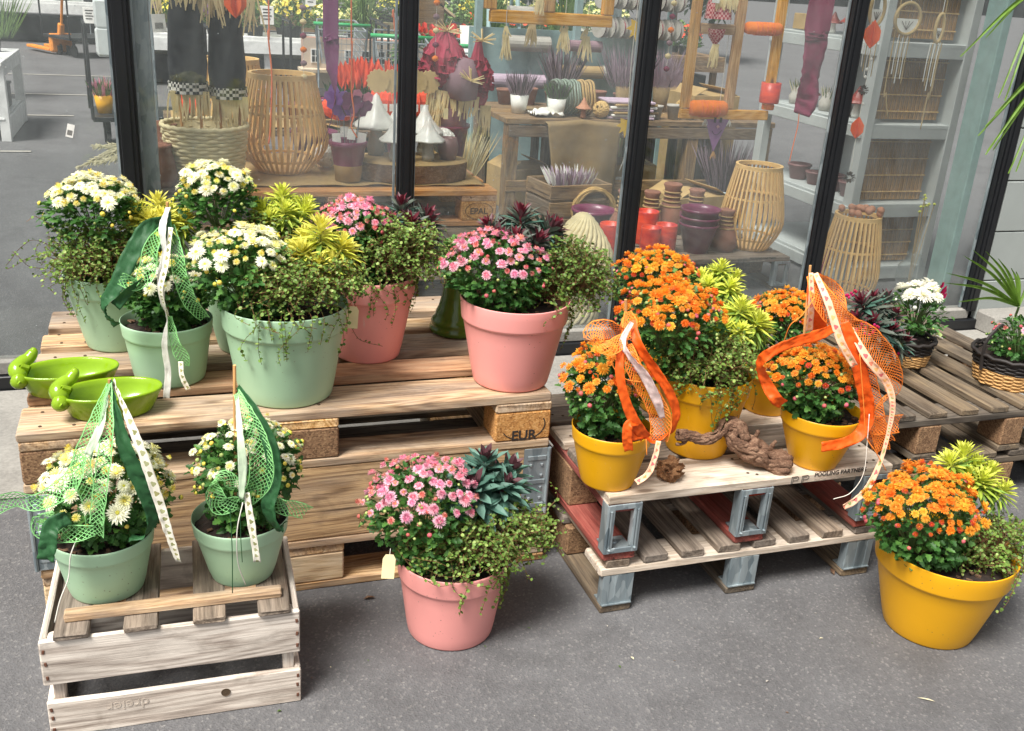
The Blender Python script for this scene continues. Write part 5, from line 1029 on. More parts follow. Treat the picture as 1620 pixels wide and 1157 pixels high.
def scarecrow(label, loc, hh, seed):
    t = thing('scarecrow_stick', label, 'scarecrow', loc, 0, 'black scarecrow sticks'); g = random.Random(seed)
    mb = MB(); mb.lathe([(.003, .1), (.06, .1), (.068, .2), (.062, .36), (.05, .42), (.068, .47), (.07, .56), (.04, .66)], 18, wob=.2); mb.build('body', 'black_cloth', t, smooth=True)
    mb = MB(); mb.lathe([(.068, .10), (.071, .1), (.07, .14), (.067, .14)], 20, wob=.1); mb.build('gingham_hem', 'gingham_black', t)
    mb = MB(); straw_fringe(mb, (-.065, -.05, .11), (.065, -.05, .11), 30, .1, g, 0); straw_fringe(mb, (-.065, .03, .11), (.065, .03, .11), 14, .1, g, 0); straw_fringe(mb, (-.06, -.07, .48), (.06, -.07, .48), 24, .085, g, 0); straw_fringe(mb, (-.11, -.05, .46), (-.07, -.06, .46), 9, .1, g, 0); straw_fringe(mb, (.07, -.06, .46), (.11, -.05, .46), 9, .12, g, 0, .4); mb.build('straw', 'straw', t)
    for dx in (-.03, .035): mb = MB(); mb.tube([(dx, 0, -.16), (dx*1.1, -.02, .12)], .005, 6); mb.build('stick', 'stick', t)
    return t
scarecrow('black scarecrow on sticks with gingham hem, left in the wicker basket', (0.421, 1.780, 0.937), .6, 1); scarecrow('black scarecrow on sticks with gingham hem, right in the wicker basket', (0.559, 1.810, 0.918), .6, 2)
for t_ in [o for o in col.objects if o.name.startswith('scarecrow_stick')]: t_.location.z -= .07
o = slab('price_tag', 'white barcode tag hanging at the left black scarecrow', 'tag', (0.333, 1.700, 1.205), (.045, .0015, .06), 'paper', (0, R(-4), 0)); mb = MB()
for i in range(9): mb.box((-.012+i*.003, -.0011, -.008), (.0014, .0006, .02))
mb.build('barcode', 'print_black', o); mb = MB(); mb.tube([(0, .001, .028), (.03, .03, .07), (.07, .06, .05)], .0008, 4); mb.build('string', 'cord_white', o)
# dried jars at the left
for j, (c, s_, l) in enumerate((((.17, 1.66, .0), 1.0, 'rough brown terracotta jar below the first post, behind the white flowers'), ((.22, 1.84, .0), .9, 'second rough brown terracotta jar behind the first'))):
    t = thing('terracotta_jar', l, 'jar', (Vector((0.298, 1.700, 0.650)) if j == 0 else Vector((0.325, 1.920, 0.694))), 0, 'terracotta jars'); mb = MB(); mb.lathe([(.002, 0), (.062, 0), (.07, .03), (.06, .09), (.05, .13), (.054, .14), (.05, .145), (.044, .13), (.002, .12)], 24, wob=.06); mb.build('body', 'terracotta', t, smooth=True)
    mb = MB(); mb.box((0, 0, -t.location.z/2-.001), (.2, .2, t.location.z-.004), 0, None, .004); tag(mb.build('wooden_stand', 'dark_wood', None, t.location), 'dark wooden stand under the '+('front' if j == 0 else 'rear')+' terracotta jar', 'stand')
# purple pot with butterfly picks
pp = thing('pick_pot', 'purple glazed pot with a bare clay foot holding butterfly picks', 'pot', (1.0, 1.80, ZB)); mb = MB(); mb.lathe([(.002, 0), (.05, 0), (.056, .062)], 28, mi=1); mb.lathe([(.056, .062), (.068, .13), (.074, .135), (.076, .15), (.07, .155), (.064, .145), (.05, .1), (.002, .09)], 28, mi=0); mb.build('body', ['plum', 'burlap'], pp, smooth=True); g = random.Random(5)
for i in range(9):
    a = i*2.4; c = Vector((.05*math.cos(a), .03*math.sin(a), .0)); hgt = .26+.07*g.random(); mb = MB(); mb.tube([c*.6+Vector((0, 0, .1)), c+Vector((0, 0, hgt))], .0015, 4); mb.build('pick_wire', 'wire_grey', pp)
    mb = MB()
    for s_ in (-1, 1):
        mb.leaf((0, 0, 0), (s_*.9, -.1, .7), (0, -1, 0), .055, .04, 0, 'round', .05); mb.leaf((0, 0, 0), (s_*.8, -.1, -.5), (0, -1, 0), .038, .032, 0, 'round', .05)
    mb.tube([(0, -.002, -.02), (0, -.002, .025)], .003, 5, 1); o = mb.build('butterfly', ['pet_purple' if i % 3 == 1 else ('purple_rib' if i % 3 else 'pet_pink2'), 'plum_dark'], pp, c+Vector((0, 0, hgt)), (0, g.uniform(-.5, .5), g.uniform(-.5, .5)))
    if i % 2 == 0: mb = MB(); mb.box((0, 0, 0), (.032, .001, .04)); mb.build('tag', 'paper', pp, c+Vector((0, -.02, .165+.01*(i % 4))), (0, R(g.uniform(-8, 8)), 0))
# wood slice and ceramic mushrooms
ws = thing('wood_slice', 'thick round tree slice with ridged bark on the display pallet', 'wood slice', (1.27, 1.86, ZB)); mb = MB(); n = 72
for z, k in ((0, 1), (.07, 1.02), (.076, .97), (.076, .001)):
    for i in range(n): a = 2*math.pi*i/n; r_ = (.225*(1+.02*noise.noise(Vector((math.cos(a)*2, math.sin(a)*2, 0)))+(.012*abs(noise.noise(Vector((math.cos(a)*14, math.sin(a)*14, z*20)))) if k > .98 else 0)))*k; mb.v.append((r_*math.cos(a), r_*math.sin(a)*.62, z))
for j in range(3):
    for i in range(n): mb.f.append((j*n+i, j*n+(i+1) % n, (j+1)*n+(i+1) % n, (j+1)*n+i)); mb.m.append(0 if j == 0 else 1)
mb.build('slice', ['bark', 'burlap'], ws)
def mushroom(label, loc, s, cap=1.0, mats=('ceramic', 'ceramic_grey')):
    t = thing('ceramic_mushroom', label, 'mushroom', loc, 0, 'ceramic mushrooms'); mb = MB(); mb.lathe([(.002, 0), (.022*s, 0), (.026*s, .02*s), (.018*s, .06*s), (.016*s, .1*s)], 18); mb.build('stem', mats[1], t, smooth=True)
    mb = MB(); n = 24; pr = [(.015, .095), (.055*cap, .083), (.066*cap, .078), (.064*cap, .084), (.045*cap, .1), (.028*cap, .122), (.016*cap, .145), (.007, .165), (.0005, .172)]
    for r_, z in pr:
        for i in range(n): a = 2*math.pi*i/n; k = 1+.05*math.cos(a*7)*(r_/.05); mb.v.append((r_*s*k*math.cos(a), r_*s*k*math.sin(a), z*s))
    for j in range(len(pr)-1):
        for i in range(n): mb.f.append((j*n+i, j*n+(i+1) % n, (j+1)*n+(i+1) % n, (j+1)*n+i)); mb.m.append(0)
    mb.build('cap', mats[0], t, smooth=True)
ZS = ZB+.077
for px, y, s, l in ((596, 1.93, 1.35, 'tallest white ceramic mushroom, left on the tree slice'), (612, 1.79, .95, 'white ceramic mushroom at the front left of the tree slice'), (628, 1.97, 1.15, 'white ceramic mushroom behind the second mullion'), (664, 1.93, 1.12, 'white ceramic mushroom right of the second mullion, rear one'), (667, 1.80, .95, 'white ceramic mushroom at the front right of the tree slice')):
    x = {596: 1.135, 612: 1.185, 628: 1.235, 664: 1.335, 667: 1.32}[px]; mushroom(l, (x, y, ZS), s*1.05)
cv = thing('cup_vase', 'brown rounded cup vase on the tree slice beside the white mushrooms', 'vase', (1.41, 1.83, ZS)); mb = MB(); mb.lathe([(.002, 0), (.03, 0), (.04, .03), (.042, .055), (.034, .088), (.03, .088), (.034, .05), (.002, .01)], 24); mb.build('body', 'cup_brown', cv, smooth=True)
for c, s, l in (((1.42, 1.95, ZS), .05, 'white yarn ball behind the brown cup vase'), ((.95, 2.05, ZB), .045, 'white yarn ball behind the purple pick pot')):
    mb = MB()
    for k in range(26): M_ = Matrix.Rotation(k*.9, 3, 'X') @ Matrix.Rotation(k*1.7, 3, 'Y'); mb.tube([M_ @ Vector((s*math.cos(q*.52), s*math.sin(q*.52), s*.08*math.sin(q))) for q in range(12)], s*.09, 4, loop=True)
    tag(mb.build('yarn_ball', 'ceramic', None, Vector(c)+Vector((0, 0, s+.004))), l, 'yarn ball', 'white yarn balls')
# toothed wooden leaf picks
wp = thing('wooden_picks', 'fan of toothed plywood leaf picks in the display behind the mushrooms', 'picks', (1.28, 2.12, ZB)); mb = MB(); mb.lathe([(.002, 0), (.05, 0), (.06, .1), (.05, .1), (.002, .03)], 20); mb.build('holder', 'plum_dark', wp)
for i in range(5):
    x = -.1+i*.055; mb = MB(); mb.tube([(x*.3, 0, .04), (x, 0, .31)], .002, 4); mb.build('pick_stick', 'stick', wp); mb = MB(); n = 30; vs = [(.05*(1 if k % 2 else .88)*math.cos(2*math.pi*k/n), 0, .05*(1 if k % 2 else .88)*math.sin(2*math.pi*k/n)) for k in range(n)]
    mb.add(vs+[(v[0], .006, v[2]) for v in vs], [tuple(range(n)), tuple(range(2*n-1, n-1, -1))]+[(k, (k+1) % n, n+(k+1) % n, n+k) for k in range(n)]); mb.build('toothed_disc', 'ply', wp, (x, .004*i, .345)); mb = MB(); mb.box((x*.8, -.01, .24), (.035, .001, .03)); mb.build('tag', 'paper', wp)
# honeycomb paper pumpkins, on a low shelf further back
def pumpkin(label, loc, r_, mat='paper_orange'):
    mb = MB(); n = 48
    for k in range(11):
        th = math.pi*k/10
        for i in range(n): a = 2*math.pi*i/n; rr = r_*math.sin(th)*(1+(.09 if i % 2 else -.06)*math.sin(th)); mb.v.append((rr*math.cos(a), rr*math.sin(a), r_*.68*math.cos(th)+r_*.68))
    for k in range(10):
        for i in range(n): mb.f.append((k*n+i, (k+1)*n+i, (k+1)*n+(i+1) % n, k*n+(i+1) % n)); mb.m.append(0)
    tag(mb.build('paper_pumpkin', mat, None, loc), label, 'pumpkin', 'orange honeycomb paper pumpkins')
sh = thing('trestle_table', 'burlap topped trestle table behind the display pallet', 'table', (1.05, 3.15, 0))
board(sh, (0, 0, .655), 1.45, .6, .03, 'bench_wood', name='top')
for x in (-.68, .68):
    for y in (-.25, .25): board(sh, (x, y, .32), .64, .06, .06, 'bench_wood', 'z', 'leg')
cloth('burlap_runner', 'crumpled burlap runner on the trestle table', lambda u, v: Vector((.36+u*1.38, 2.88+v*.5, .676+.05*max(0, noise.noise(Vector((u*7, v*3, 3)))))), 50, 14, 'burlap')
pumpkin('large orange honeycomb paper pumpkin behind the butterfly picks', (1.50, 3.1, .70), .15); pumpkin('smaller orange honeycomb paper pumpkin left of the large one', (1.17, 2.98, .70), .095); pumpkin('small orange paper pumpkin left of the black scarecrows', (.45, 3.15, .70), .075)
# plum bowl on the trestle
def bowl(label, loc, r0, r1, h, mat='plum', group='plum coloured bowls and pots'):
    t = thing('plum_pot', label, 'pot', loc, 0, group); mb = MB(); mb.lathe([(.002, 0), (r0, 0), (r1*.96, h*.9), (r1*1.02, h*.92), (r1*1.03, h), (r1*.97, h), (r1*.9, h*.85), (r0*.8, h*.15), (.002, h*.12)], 32); mb.build('body', mat, t, smooth=True); return t
bowl('plum pot behind the butterfly picks on the display pallet', (.93, 2.25, ZB), .07, .1, .12)
# burgundy scarecrow doll in plum pot
bowl('plum pot holding the burgundy net scarecrow doll', (1.50, 2.25, ZB), .09, .115, .16)
dl = thing('scarecrow_doll', 'scarecrow doll with burgundy net hats, grey felt and straw fringe', 'scarecrow', (1.52, 2.22, ZB+.12)); g = random.Random(9)
mb = MB(); mb.lathe([(.003, 0), (.075, 0), (.085, .1), (.06, .2), (.003, .24)], 18, wob=.25); mb.build('body', 'mauve', dl, smooth=True)
def ruffle(c, prof, n, seed):
    mb = MB()
    for j, (r_, z) in enumerate(prof):
        for i in range(n): a = 2*math.pi*i/n; p = Vector((math.cos(a)*2.2, math.sin(a)*2.2, z*16+seed)); k = 1+.3*noise.noise(p)+.16*noise.noise(p*3.1)+.05*math.sin(a*17+j); mb.v.append((c[0]+r_*k*math.cos(a), c[1]+r_*k*math.sin(a), c[2]+z+.012*noise.noise(p*2)))
    for j in range(len(prof)-1):
        for i in range(n): mb.f.append((j*n+i, j*n+(i+1) % n, (j+1)*n+(i+1) % n, (j+1)*n+i)); mb.m.append(0)
    g_ = random.Random(seed)
    for i in range(90): d = sph(g_, 0, R(110)); mb.leaf(Vector(c)+Vector((d.x*prof[2][0]*.85, d.y*prof[2][0]*.85, prof[2][1]+d.z*.08)), d+Vector((g_.uniform(-1, 1), g_.uniform(-1, 1), g_.uniform(-.6, .6)))*.8, d.orthogonal(), .04, .035, 0, 'round', .5)
    return mb
ruffle((-.035, 0, .02), [(.05, .18), (.09, .21), (.095, .26), (.085, .31), (.06, .36), (.03, .4), (.01, .42)], 44, 3).build('net_hat', 'wine_net', dl); ruffle((.11, -.02, 0), [(.03, .12), (.045, .16), (.05, .22), (.04, .28), (.025, .34), (.012, .4)], 30, 5).build('net_hat', 'wine_net', dl)
mb = MB(); mb.lathe([(.003, .14), (.07, .16), (.085, .24), (.05, .32), (.003, .33)], 18, (.03, -.05, 0), wob=.2); mb.build('felt_hood', 'mauve', dl, smooth=True)
mb = MB(); straw_fringe(mb, (-.12, -.07, .2), (.1, -.09, .17), 46, .1, g, 0, .2); straw_fringe(mb, (-.12, -.05, .17), (-.06, -.08, .14), 20, .14, g, 0, .3); straw_fringe(mb, (.12, -.06, .13), (.17, -.05, .13), 16, .12, g, 0, .2)
for c in ((-.03, -.02, .43), (.12, -.04, .4), (.05, -.13, .24)):
    for i in range(16): d = Vector((g.uniform(-1, 1), g.uniform(-.8, .3), g.uniform(-.1, .6))).normalized(); mb.tube([c, Vector(c)+d*.06], [.004, .002], 4)
mb.build('straw', 'straw', dl); mb = MB(); mb.box((-.05, -.115, .1), (.02, .001, .045)); mb.build('tag', 'tag_cream', dl)

# ================================================================== hanging decorations behind the glass
def hang(name, label, cat, pts, mat, r=.0025, group=None):
    mb = MB(); mb.tube(cat_rom(pts, 8), r, 5); return tag(mb.build(name, mat, None, smooth=True), label, cat, group)
RAIL = 2.7
def up(p): p = Vector(p); return (p.x, p.y, RAIL)
CORD_G = 'orange hanging cords'
a = (0.695, 1.620, 1.303); hang('yarn_strand', 'orange cord hanging in front of the large bamboo lantern', 'cord', [up(a), a]+[(0.690, 1.620, 1.199), (0.699, 1.620, 1.051), (0.690, 1.620, 0.875), (0.682, 1.620, 0.812)], 'cord_orange', .003, CORD_G)
a = (0.980, 1.620, 1.317); hang('yarn_strand', 'long orange cord hanging beside the purple ribbon', 'cord', [up(a), a]+[(0.983, 1.620, 1.169), (0.981, 1.620, 1.015), (0.991, 1.620, 0.925), (0.981, 1.620, 0.879), (1.003, 1.620, 0.838)], 'cord_orange', .003, CORD_G)
a = (1.143, 1.620, 1.326); hang('yarn_strand', 'short orange cord end left of the second mullion', 'cord', [up(a), a]+[(1.130, 1.620, 1.293), (1.128, 1.620, 1.265)], 'cord_orange', .003, CORD_G)
def hang_ribbon(label, pts, mat, name='hanging_ribbon'):
    t = thing(name, label, 'ribbon', pts[-1][:3]); ribbon('cloth_strip', t, W2L(t, [(pts[0][0], pts[0][1], RAIL, pts[0][3], 0)]+list(pts)), mat, 8, .06); return t
hang_ribbon('twisted purple ribbon hanging left of the second mullion', [(0.904, 1.600, 1.314, 0.055, 0), (0.906, 1.600, 1.188, 0.055, 0), (0.910, 1.600, 1.081, 0.045, 20), (0.918, 1.600, 0.994, 0.022, 70), (0.904, 1.600, 0.904, 0.012, 90), (0.876, 1.600, 0.824, 0.006, 90)], 'purple_rib')
t = hang_ribbon('wide burgundy ribbon hanging over the white shelves', [(2.899, 1.600, 1.417, 0.1, 0), (2.905, 1.600, 1.270, 0.095, 0), (2.905, 1.600, 1.118, 0.085, -15), (2.907, 1.600, 1.015, 0.09, 10), (2.893, 1.600, 0.957, 0.07, 20)], 'burgundy')
mb = MB(); mb.tube(cat_rom(W2L(t, [(2.880, 1.600, 0.962), (2.884, 1.600, 0.910), (2.878, 1.600, 0.843), (2.872, 1.600, 0.762)]), 6), .0022, 5); mb.build('loose_thread', 'cord_orange', t)
# paper leaf garlands
def leaf_shape(kind):
    if kind == 'maple': ang = [(90, 1), (70, .55), (50, .9), (35, .5), (10, .95), (-5, .5), (-35, .7), (-60, .35), (-90, .25), (-120, .35), (-145, .7), (-175, .5), (170, .95), (145, .5), (130, .9), (110, .55)]
    else: ang = [(90+k*22.5, (1.0 if abs(k*22.5) < 5 else .78+.06*(k % 2))) for k in range(16)]; ang = [(a_, r_*(1.35 if abs(a_-270) < 12 else 1)) for a_, r_ in ang]
    return [(math.cos(R(a_))*r_, math.sin(R(a_))*r_) for a_, r_ in ang]
def paper_leaf(t, p, s, mat, kind='ovate', flip=True, double=True):
    mb = MB(); sh_ = leaf_shape(kind)
    for q in ((0, 60, -60) if double else (0,)):
        M_ = Matrix.Rotation(R(q), 3, 'Z'); vs = [M_ @ Vector((x*s*.8, 0, y*s*(1 if kind == 'maple' else -1)*(-1 if (flip and kind == 'maple') else 1))) for x, y in sh_]; n = len(vs)
        mb.add([Vector((0, .0, 0))]+vs, [(0, 1+i, 1+(i+1) % n) for i in range(n)])
    o = mb.build('paper_leaf', mat, t, p); md = o.modifiers.new('thickness', 'SOLIDIFY'); md.thickness = .0012; return o
def garland(label, pts, leaves, mat_cord='cord_white'):
    t = thing('garland', label, 'garland', pts[-1], 0, 'hanging leaf garlands'); P_ = W2L(t, [up(pts[0])]+list(pts)); mb = MB(); mb.tube(cat_rom(P_, 6), .0014, 4); mb.build('string', mat_cord, t)
    for p, s, m, k in leaves: paper_leaf(t, loc_(t, p), s, m, k, True, k != 'maple')
    return t
garland('orange paper leaf hanging at the top above the black scarecrows', [(0.586, 1.620, 1.357), (0.588, 1.620, 1.297), (0.589, 1.620, 1.256)], [((0.584, 1.620, 1.297), .06, 'leaf_paper', 'ovate')])
gl = garland('garland of orange paper leaves and pine cones right of the fourth mullion', [(3.156, 1.600, 1.405), (3.184, 1.600, 1.230), (3.188, 1.600, 1.074), (3.189, 1.600, 0.900), (3.199, 1.600, 0.679)], [((3.176, 1.600, 1.293), .056, 'leaf_paper', 'ovate'), ((3.188, 1.600, 0.906), .046, 'leaf_paper', 'ovate')])
for p, s in (((3.183, 1.600, 1.066), .022), ((3.196, 1.600, 0.690), .026)):
    mb = MB(); gg = random.Random(2)
    for i in range(34): d = sph(gg, 0, math.pi); mb.leaf(d*s*.35, d, Vector((0, 0, 1)), s*.75, s*.4, 0, 'round')
    mb.build('pine_cone', 'cone_brown', gl, loc_(gl, p))
for p in [(3.193, 1.600, 1.194), (3.180, 1.600, 1.152), (3.180, 1.600, 1.121), (3.194, 1.600, 1.008)]: mb = MB(); mb.lathe([(.0005, -.008), (.008, 0), (.0005, .008)], 8); mb.build('wooden_bead', 'ceramic', gl, loc_(gl, p), smooth=True)
garland('garland of yellow maple leaves hanging left of the third mullion', [(2.088, 1.620, 1.374), (2.086, 1.620, 1.282), (2.086, 1.620, 1.116), (2.095, 1.620, 0.920), (2.097, 1.620, 0.781), (2.082, 1.620, 0.717)], [((2.095, 1.620, 1.278), .062, 'leaf_yellow', 'maple'), ((2.089, 1.620, 0.905), .056, 'leaf_yellow', 'maple')])
# wooden frames
def hung_frame(label, o_, x1, z1, bars, w_=.045):
    t = thing('hanging_lattice', label, 'frame', o_, 0, 'hanging wooden frames')
    for (xa, za, xb, zb) in bars:
        if abs(zb-za) < .001: board(t, ((xa+xb)/2, 0, za), abs(xb-xa), w_, w_*.7, 'frame_wood', name='frame_bar', rx=R(90))
        else: place('frame_bar', board_mesh(abs(zb-za), w_, w_*.7, 'frame_wood', 1), t, (xa, 0, (za+zb)/2), (0, R(90), R(90)))
    mb = MB(); hx = [min(b[0] for b in bars)+.05, max(b[2] for b in bars)-.05]; top = max(max(b[1], b[3]) for b in bars)
    for x in hx: mb.tube([(x, 0, top), (x, 0, RAIL-o_[2])], .002, 4)
    mb.build('hanging_wire', 'wire_grey', t); return t
Y6 = 1.70
f1 = hung_frame('brown wooden frame hanging at the top, left of the third mullion', (1.518, 1.700, 1.286), 0, 0, [(0, 0, .5, 0), (.0, .024, .0, .6), (.235, .024, .235, .6), (.48, .024, .48, .6), (0, .62, .5, .62)])
f2 = hung_frame('pale wooden window frame hanging with orange yarn rolls and a red candle', (2.388, 1.700, 0.939), 0, 0, [(-.02, 0, .40, 0), (0, .024, 0, 1.0), (.205, .024, .205, 1.0), (.395, .024, .395, 1.0), (.024, .34, .18, .34), (-.02, 1.02, .415, 1.02)], .04)
def yarn_roll(label, c, L, r_, rot=0):
    t = thing('yarn_roll', label, 'yarn roll', c, 0, 'orange felt yarn rolls'); mb = MB(); mb.lathe([(.001, -L/2), (r_*.8, -L/2), (r_, -L/2+.012), (r_*1.05, 0), (r_, L/2-.012), (r_*.8, L/2), (.001, L/2)], 18, wob=.12); mb.build('roll', 'felt_orange', t, (0, 0, 0), (0, R(90), rot), True)
    mb = MB(); gg = random.Random(1)
    for i in range(7): x = -L*.25+L*.5*i/6; mb.tube([(x+gg.uniform(-.01, .01)*math.sin(k), (r_*1.07)*math.cos(k*.7), (r_*1.07)*math.sin(k*.7)) for k in range(9)], .0018, 4, loop=True)
    mb.build('thread', 'cord_orange', t); return t
yarn_roll('orange yarn roll tied to the bottom bar of the pale hanging frame', (2.487, 1.680, 0.964), .165, .032); yarn_roll('orange yarn roll on the upper right of the pale hanging frame', (2.697, 1.680, 1.290), .165, .025)
cd = thing('candle_glass', 'red glass candle cup standing on the pale hanging frame', 'candle', Vector((2.788, 1.700, 0.991))+Vector((0, 0, 0))); mb = MB(); mb.lathe([(.001, 0), (.04, 0), (.042, .005), (.042, .085), (.039, .085), (.038, .01), (.001, .01)], 28); mb.build('cup', 'candle_red', cd, smooth=True)
mb = MB(); mb.lathe([(.001, -.03), (.024, -.028), (.027, -.01), (.02, 0), (.001, 0)], 16, wob=.2); mb.build('yarn_knot', 'felt_orange', cd, smooth=True)
# straw tufts, gingham dolls
def straw_tuft(label, p, s=.08, seed=1):
    t = thing('straw_tuft', label, 'straw tuft', p, 0, 'hanging straw tufts'); gg = random.Random(seed); mb = MB(); straw_fringe(mb, (-.012, 0, 0), (.012, 0, 0), 22, s, gg, 0, .28, .0028); straw_fringe(mb, (-.004, 0, .03), (.004, 0, .03), 6, .04, gg, 0, .6); mb.build('straw', 'straw', t)
    mb = MB(); mb.tube([(0, 0, 0), (0, 0, RAIL-p[2])], .0012, 4); mb.build('string', 'cord_white', t)
for i, (p, l) in enumerate((((1.578, 1.680, 1.221), 'straw tuft hanging below the left corner of the brown frame'), ((1.707, 1.750, 1.268), 'straw tuft hanging below the middle of the brown frame'), ((1.824, 1.700, 1.253), 'twisted straw tuft right of the middle below the brown frame'), ((1.928, 1.720, 1.226), 'straw tuft hanging below the right corner of the brown frame'))): straw_tuft(l, p, .085, i)
straw_tuft('straw tuft in the left opening of the brown frame', (1.701, 1.660, 1.364), .06, 11)
t = thing('gingham_doll', 'red gingham cloth bundle with straw hanging inside the pale frame', 'doll', (2.486, 1.690, 1.221)); mb = MB(); mb.lathe([(.04, .06), (.03, .03), (.008, 0), (.002, -.01)], 14, wob=.3); mb.build('cloth', 'gingham_red', t, smooth=True); mb = MB(); straw_fringe(mb, (-.012, -.01, .0), (.012, -.01, .0), 22, .085, random.Random(4), 0, .22); mb.build('straw', 'straw', t); mb = MB(); mb.tube([(0, 0, .05), (0, 0, RAIL-t.location.z)], .0012, 4); mb.build('string', 'cord_white', t)
t = thing('gingham_doll', 'red gingham skirt with straw fringe at the top of the pale frame', 'doll', (2.485, 1.690, 1.319)); mb = MB(); mb.lathe([(.055, 0), (.05, .05), (.04, .1), (.02, .16)], 16, wob=.2); mb.build('cloth', 'gingham_red', t, smooth=True); mb = MB(); straw_fringe(mb, (-.05, -.05, .09), (.05, -.05, .09), 26, .055, random.Random(6), 0, .15); mb.build('straw', 'straw', t); mb = MB(); mb.tube([(0, 0, .15), (0, 0, RAIL-t.location.z)], .0012, 4); mb.build('string', 'cord_white', t); mb = MB(); mb.box((-.055, -.06, .075), (.035, .001, .03)); mb.build('tag', 'paper', t)
# smiling kite
kt = thing('paper_kite', 'purple paper kite with a smiling face hanging below the pale frame', 'kite', (2.545, 1.690, 0.784)); mb = MB(); mb.add([(0, 0, 0), (-.055, 0, .13), (0, -.004, .17), (.055, 0, .13)], [(0, 3, 2, 1)]); o = mb.build('kite_body', 'kite', kt); md = o.modifiers.new('thickness', 'SOLIDIFY'); md.thickness = .003
mb = MB()
for x in (-.014, .014): mb.lathe([(.0005, 0), (.008, .0008), (.0005, .0012)], 12, (0, 0, 0)); 
mb = MB()
for x in (-.014, .014): mb.tube([(x, -.006, .123), (x, -.006, .143)], .005, 6, 0)
mb.tube(cat_rom([(-.022, -.006, .088), (-.01, -.006, .074), (.008, -.006, .074), (.024, -.006, .092)], 6), .0012, 4, 1); mb.build('face', ['print_black', 'print_black'], kt); mb = MB(); mb.lathe([(.0005, -.008), (.008, 0), (.0005, .008)], 10); mb.build('nose', 'pet_pink', kt, (.002, -.008, .106), smooth=True)
for sx in (-1, 1): mb = MB(); straw_fringe(mb, (sx*.055, 0, .135), (sx*.06, 0, .135), 6, .03, random.Random(2), 0, .5, .0015); mb.build('tassel', 'ceramic', kt)
mb = MB(); straw_fringe(mb, (-.004, 0, 0), (.004, 0, 0), 8, .03, random.Random(2), 0, .5, .0015); mb.build('tassel', 'stick', kt); mb = MB(); mb.tube([(0, 0, .17), (0, 0, RAIL-kt.location.z)], .0012, 4); mb.build('string', 'cord_white', kt)
# dream catchers
def catcher(label, c, r_, flat=True, squash=1.0):
    t = thing('dream_catcher', label, 'dream catcher', c, 0, 'hanging ring ornaments'); mb = MB(); mb.tube([(r_*squash*math.cos(2*math.pi*i/36), 0, r_*math.sin(2*math.pi*i/36)) for i in range(36)], .008, 6, loop=True); mb.build('ring', 'dreamcatch', t, smooth=True)
    mb = MB(); n = 18; vs = [(r_*.88*squash*math.cos(-math.pi*i/n), 0, r_*.88*math.sin(-math.pi*i/n)) for i in range(n+1)]; mb.add(vs+[(v[0], .004, v[2]) for v in vs], [tuple(range(n+1)), tuple(range(2*n+1, n, -1))]); mb.build('half_disc', 'ceramic', t)
    mb = MB()
    for k in range(6): mb.tube(cat_rom([(-.03+.012*k, -.002, -r_), (-.035+.012*k, -.004, -r_-.08), (-.03+.012*k, 0, -r_-.17-.02*(k % 3))], 4), .002, 4, k % 2)
    mb.tube([(0, 0, r_), (0, 0, RAIL-c[2])], .0015, 4, 0)
    for k in range(4): mb.tube([(0, -.003, -r_*.7), ((k-1.5)*.02*squash, -.003, -.01)], .0012, 4, 2)
    mb.build('threads', ['ceramic', 'dreamcatch', 'cone_brown'], t)
catcher('round dream catcher with a white half disc in the middle of the right pane', (3.462, 1.750, 1.361), .066); catcher('turned dream catcher right of the round one', (3.617, 1.720, 1.330), .06, squash=.35); catcher('oval dream catcher at the top beside the fourth mullion', (3.224, 1.660, 1.393), .065, squash=.55)
for i, (xx, l) in enumerate(((1405, 'left'), (1460, 'right'))): hang('bead_string', 'bead and cord string at the '+l+' of the round dream catcher', 'string', [up((3.435, 1.780, 1.278)) if i == 0 else up((3.641, 1.780, 1.286))]+([(3.435, 1.780, 1.183), (3.451, 1.780, 1.032), (3.482, 1.780, 0.933)] if i == 0 else [(3.692, 1.780, 1.164), (3.683, 1.780, 1.037), (3.681, 1.780, 0.879)]), 'dreamcatch', .003)
# purple grater plume picks near the left post: pampas grass
pg = thing('pampas_grass', 'pale pampas plumes lying left of the first post', 'dried grass', (.02, 1.62, 0)); g = random.Random(12)
for k, (a, b) in enumerate((((0.039, 1.660, 0.719), (0.179, 1.620, 0.793)), ((0.096, 1.660, 0.792), (0.200, 1.620, 0.799)), ((0.105, 1.600, 0.746), (0.209, 1.600, 0.775)))):
    a, b = loc_(pg, a), loc_(pg, b); mb = MB(); mb.tube(cat_rom([(.12, 0, 0), b*.9+Vector((.05, 0, -.05)), b, a], 5), .002, 5)
    for i in range(230):
        t_ = g.random(); c = b.lerp(a, t_); d = (a-b).normalized()+Vector((g.uniform(-.7, .7), g.uniform(-.7, .7), g.uniform(-.7, .5))); mb.leaf(c, d, Vector((0, -1, 1)), .03*(1.1-.6*t_)*g.uniform(.6, 1.3), .0035, 0)
    mb.build('plume', 'pampas', pg)
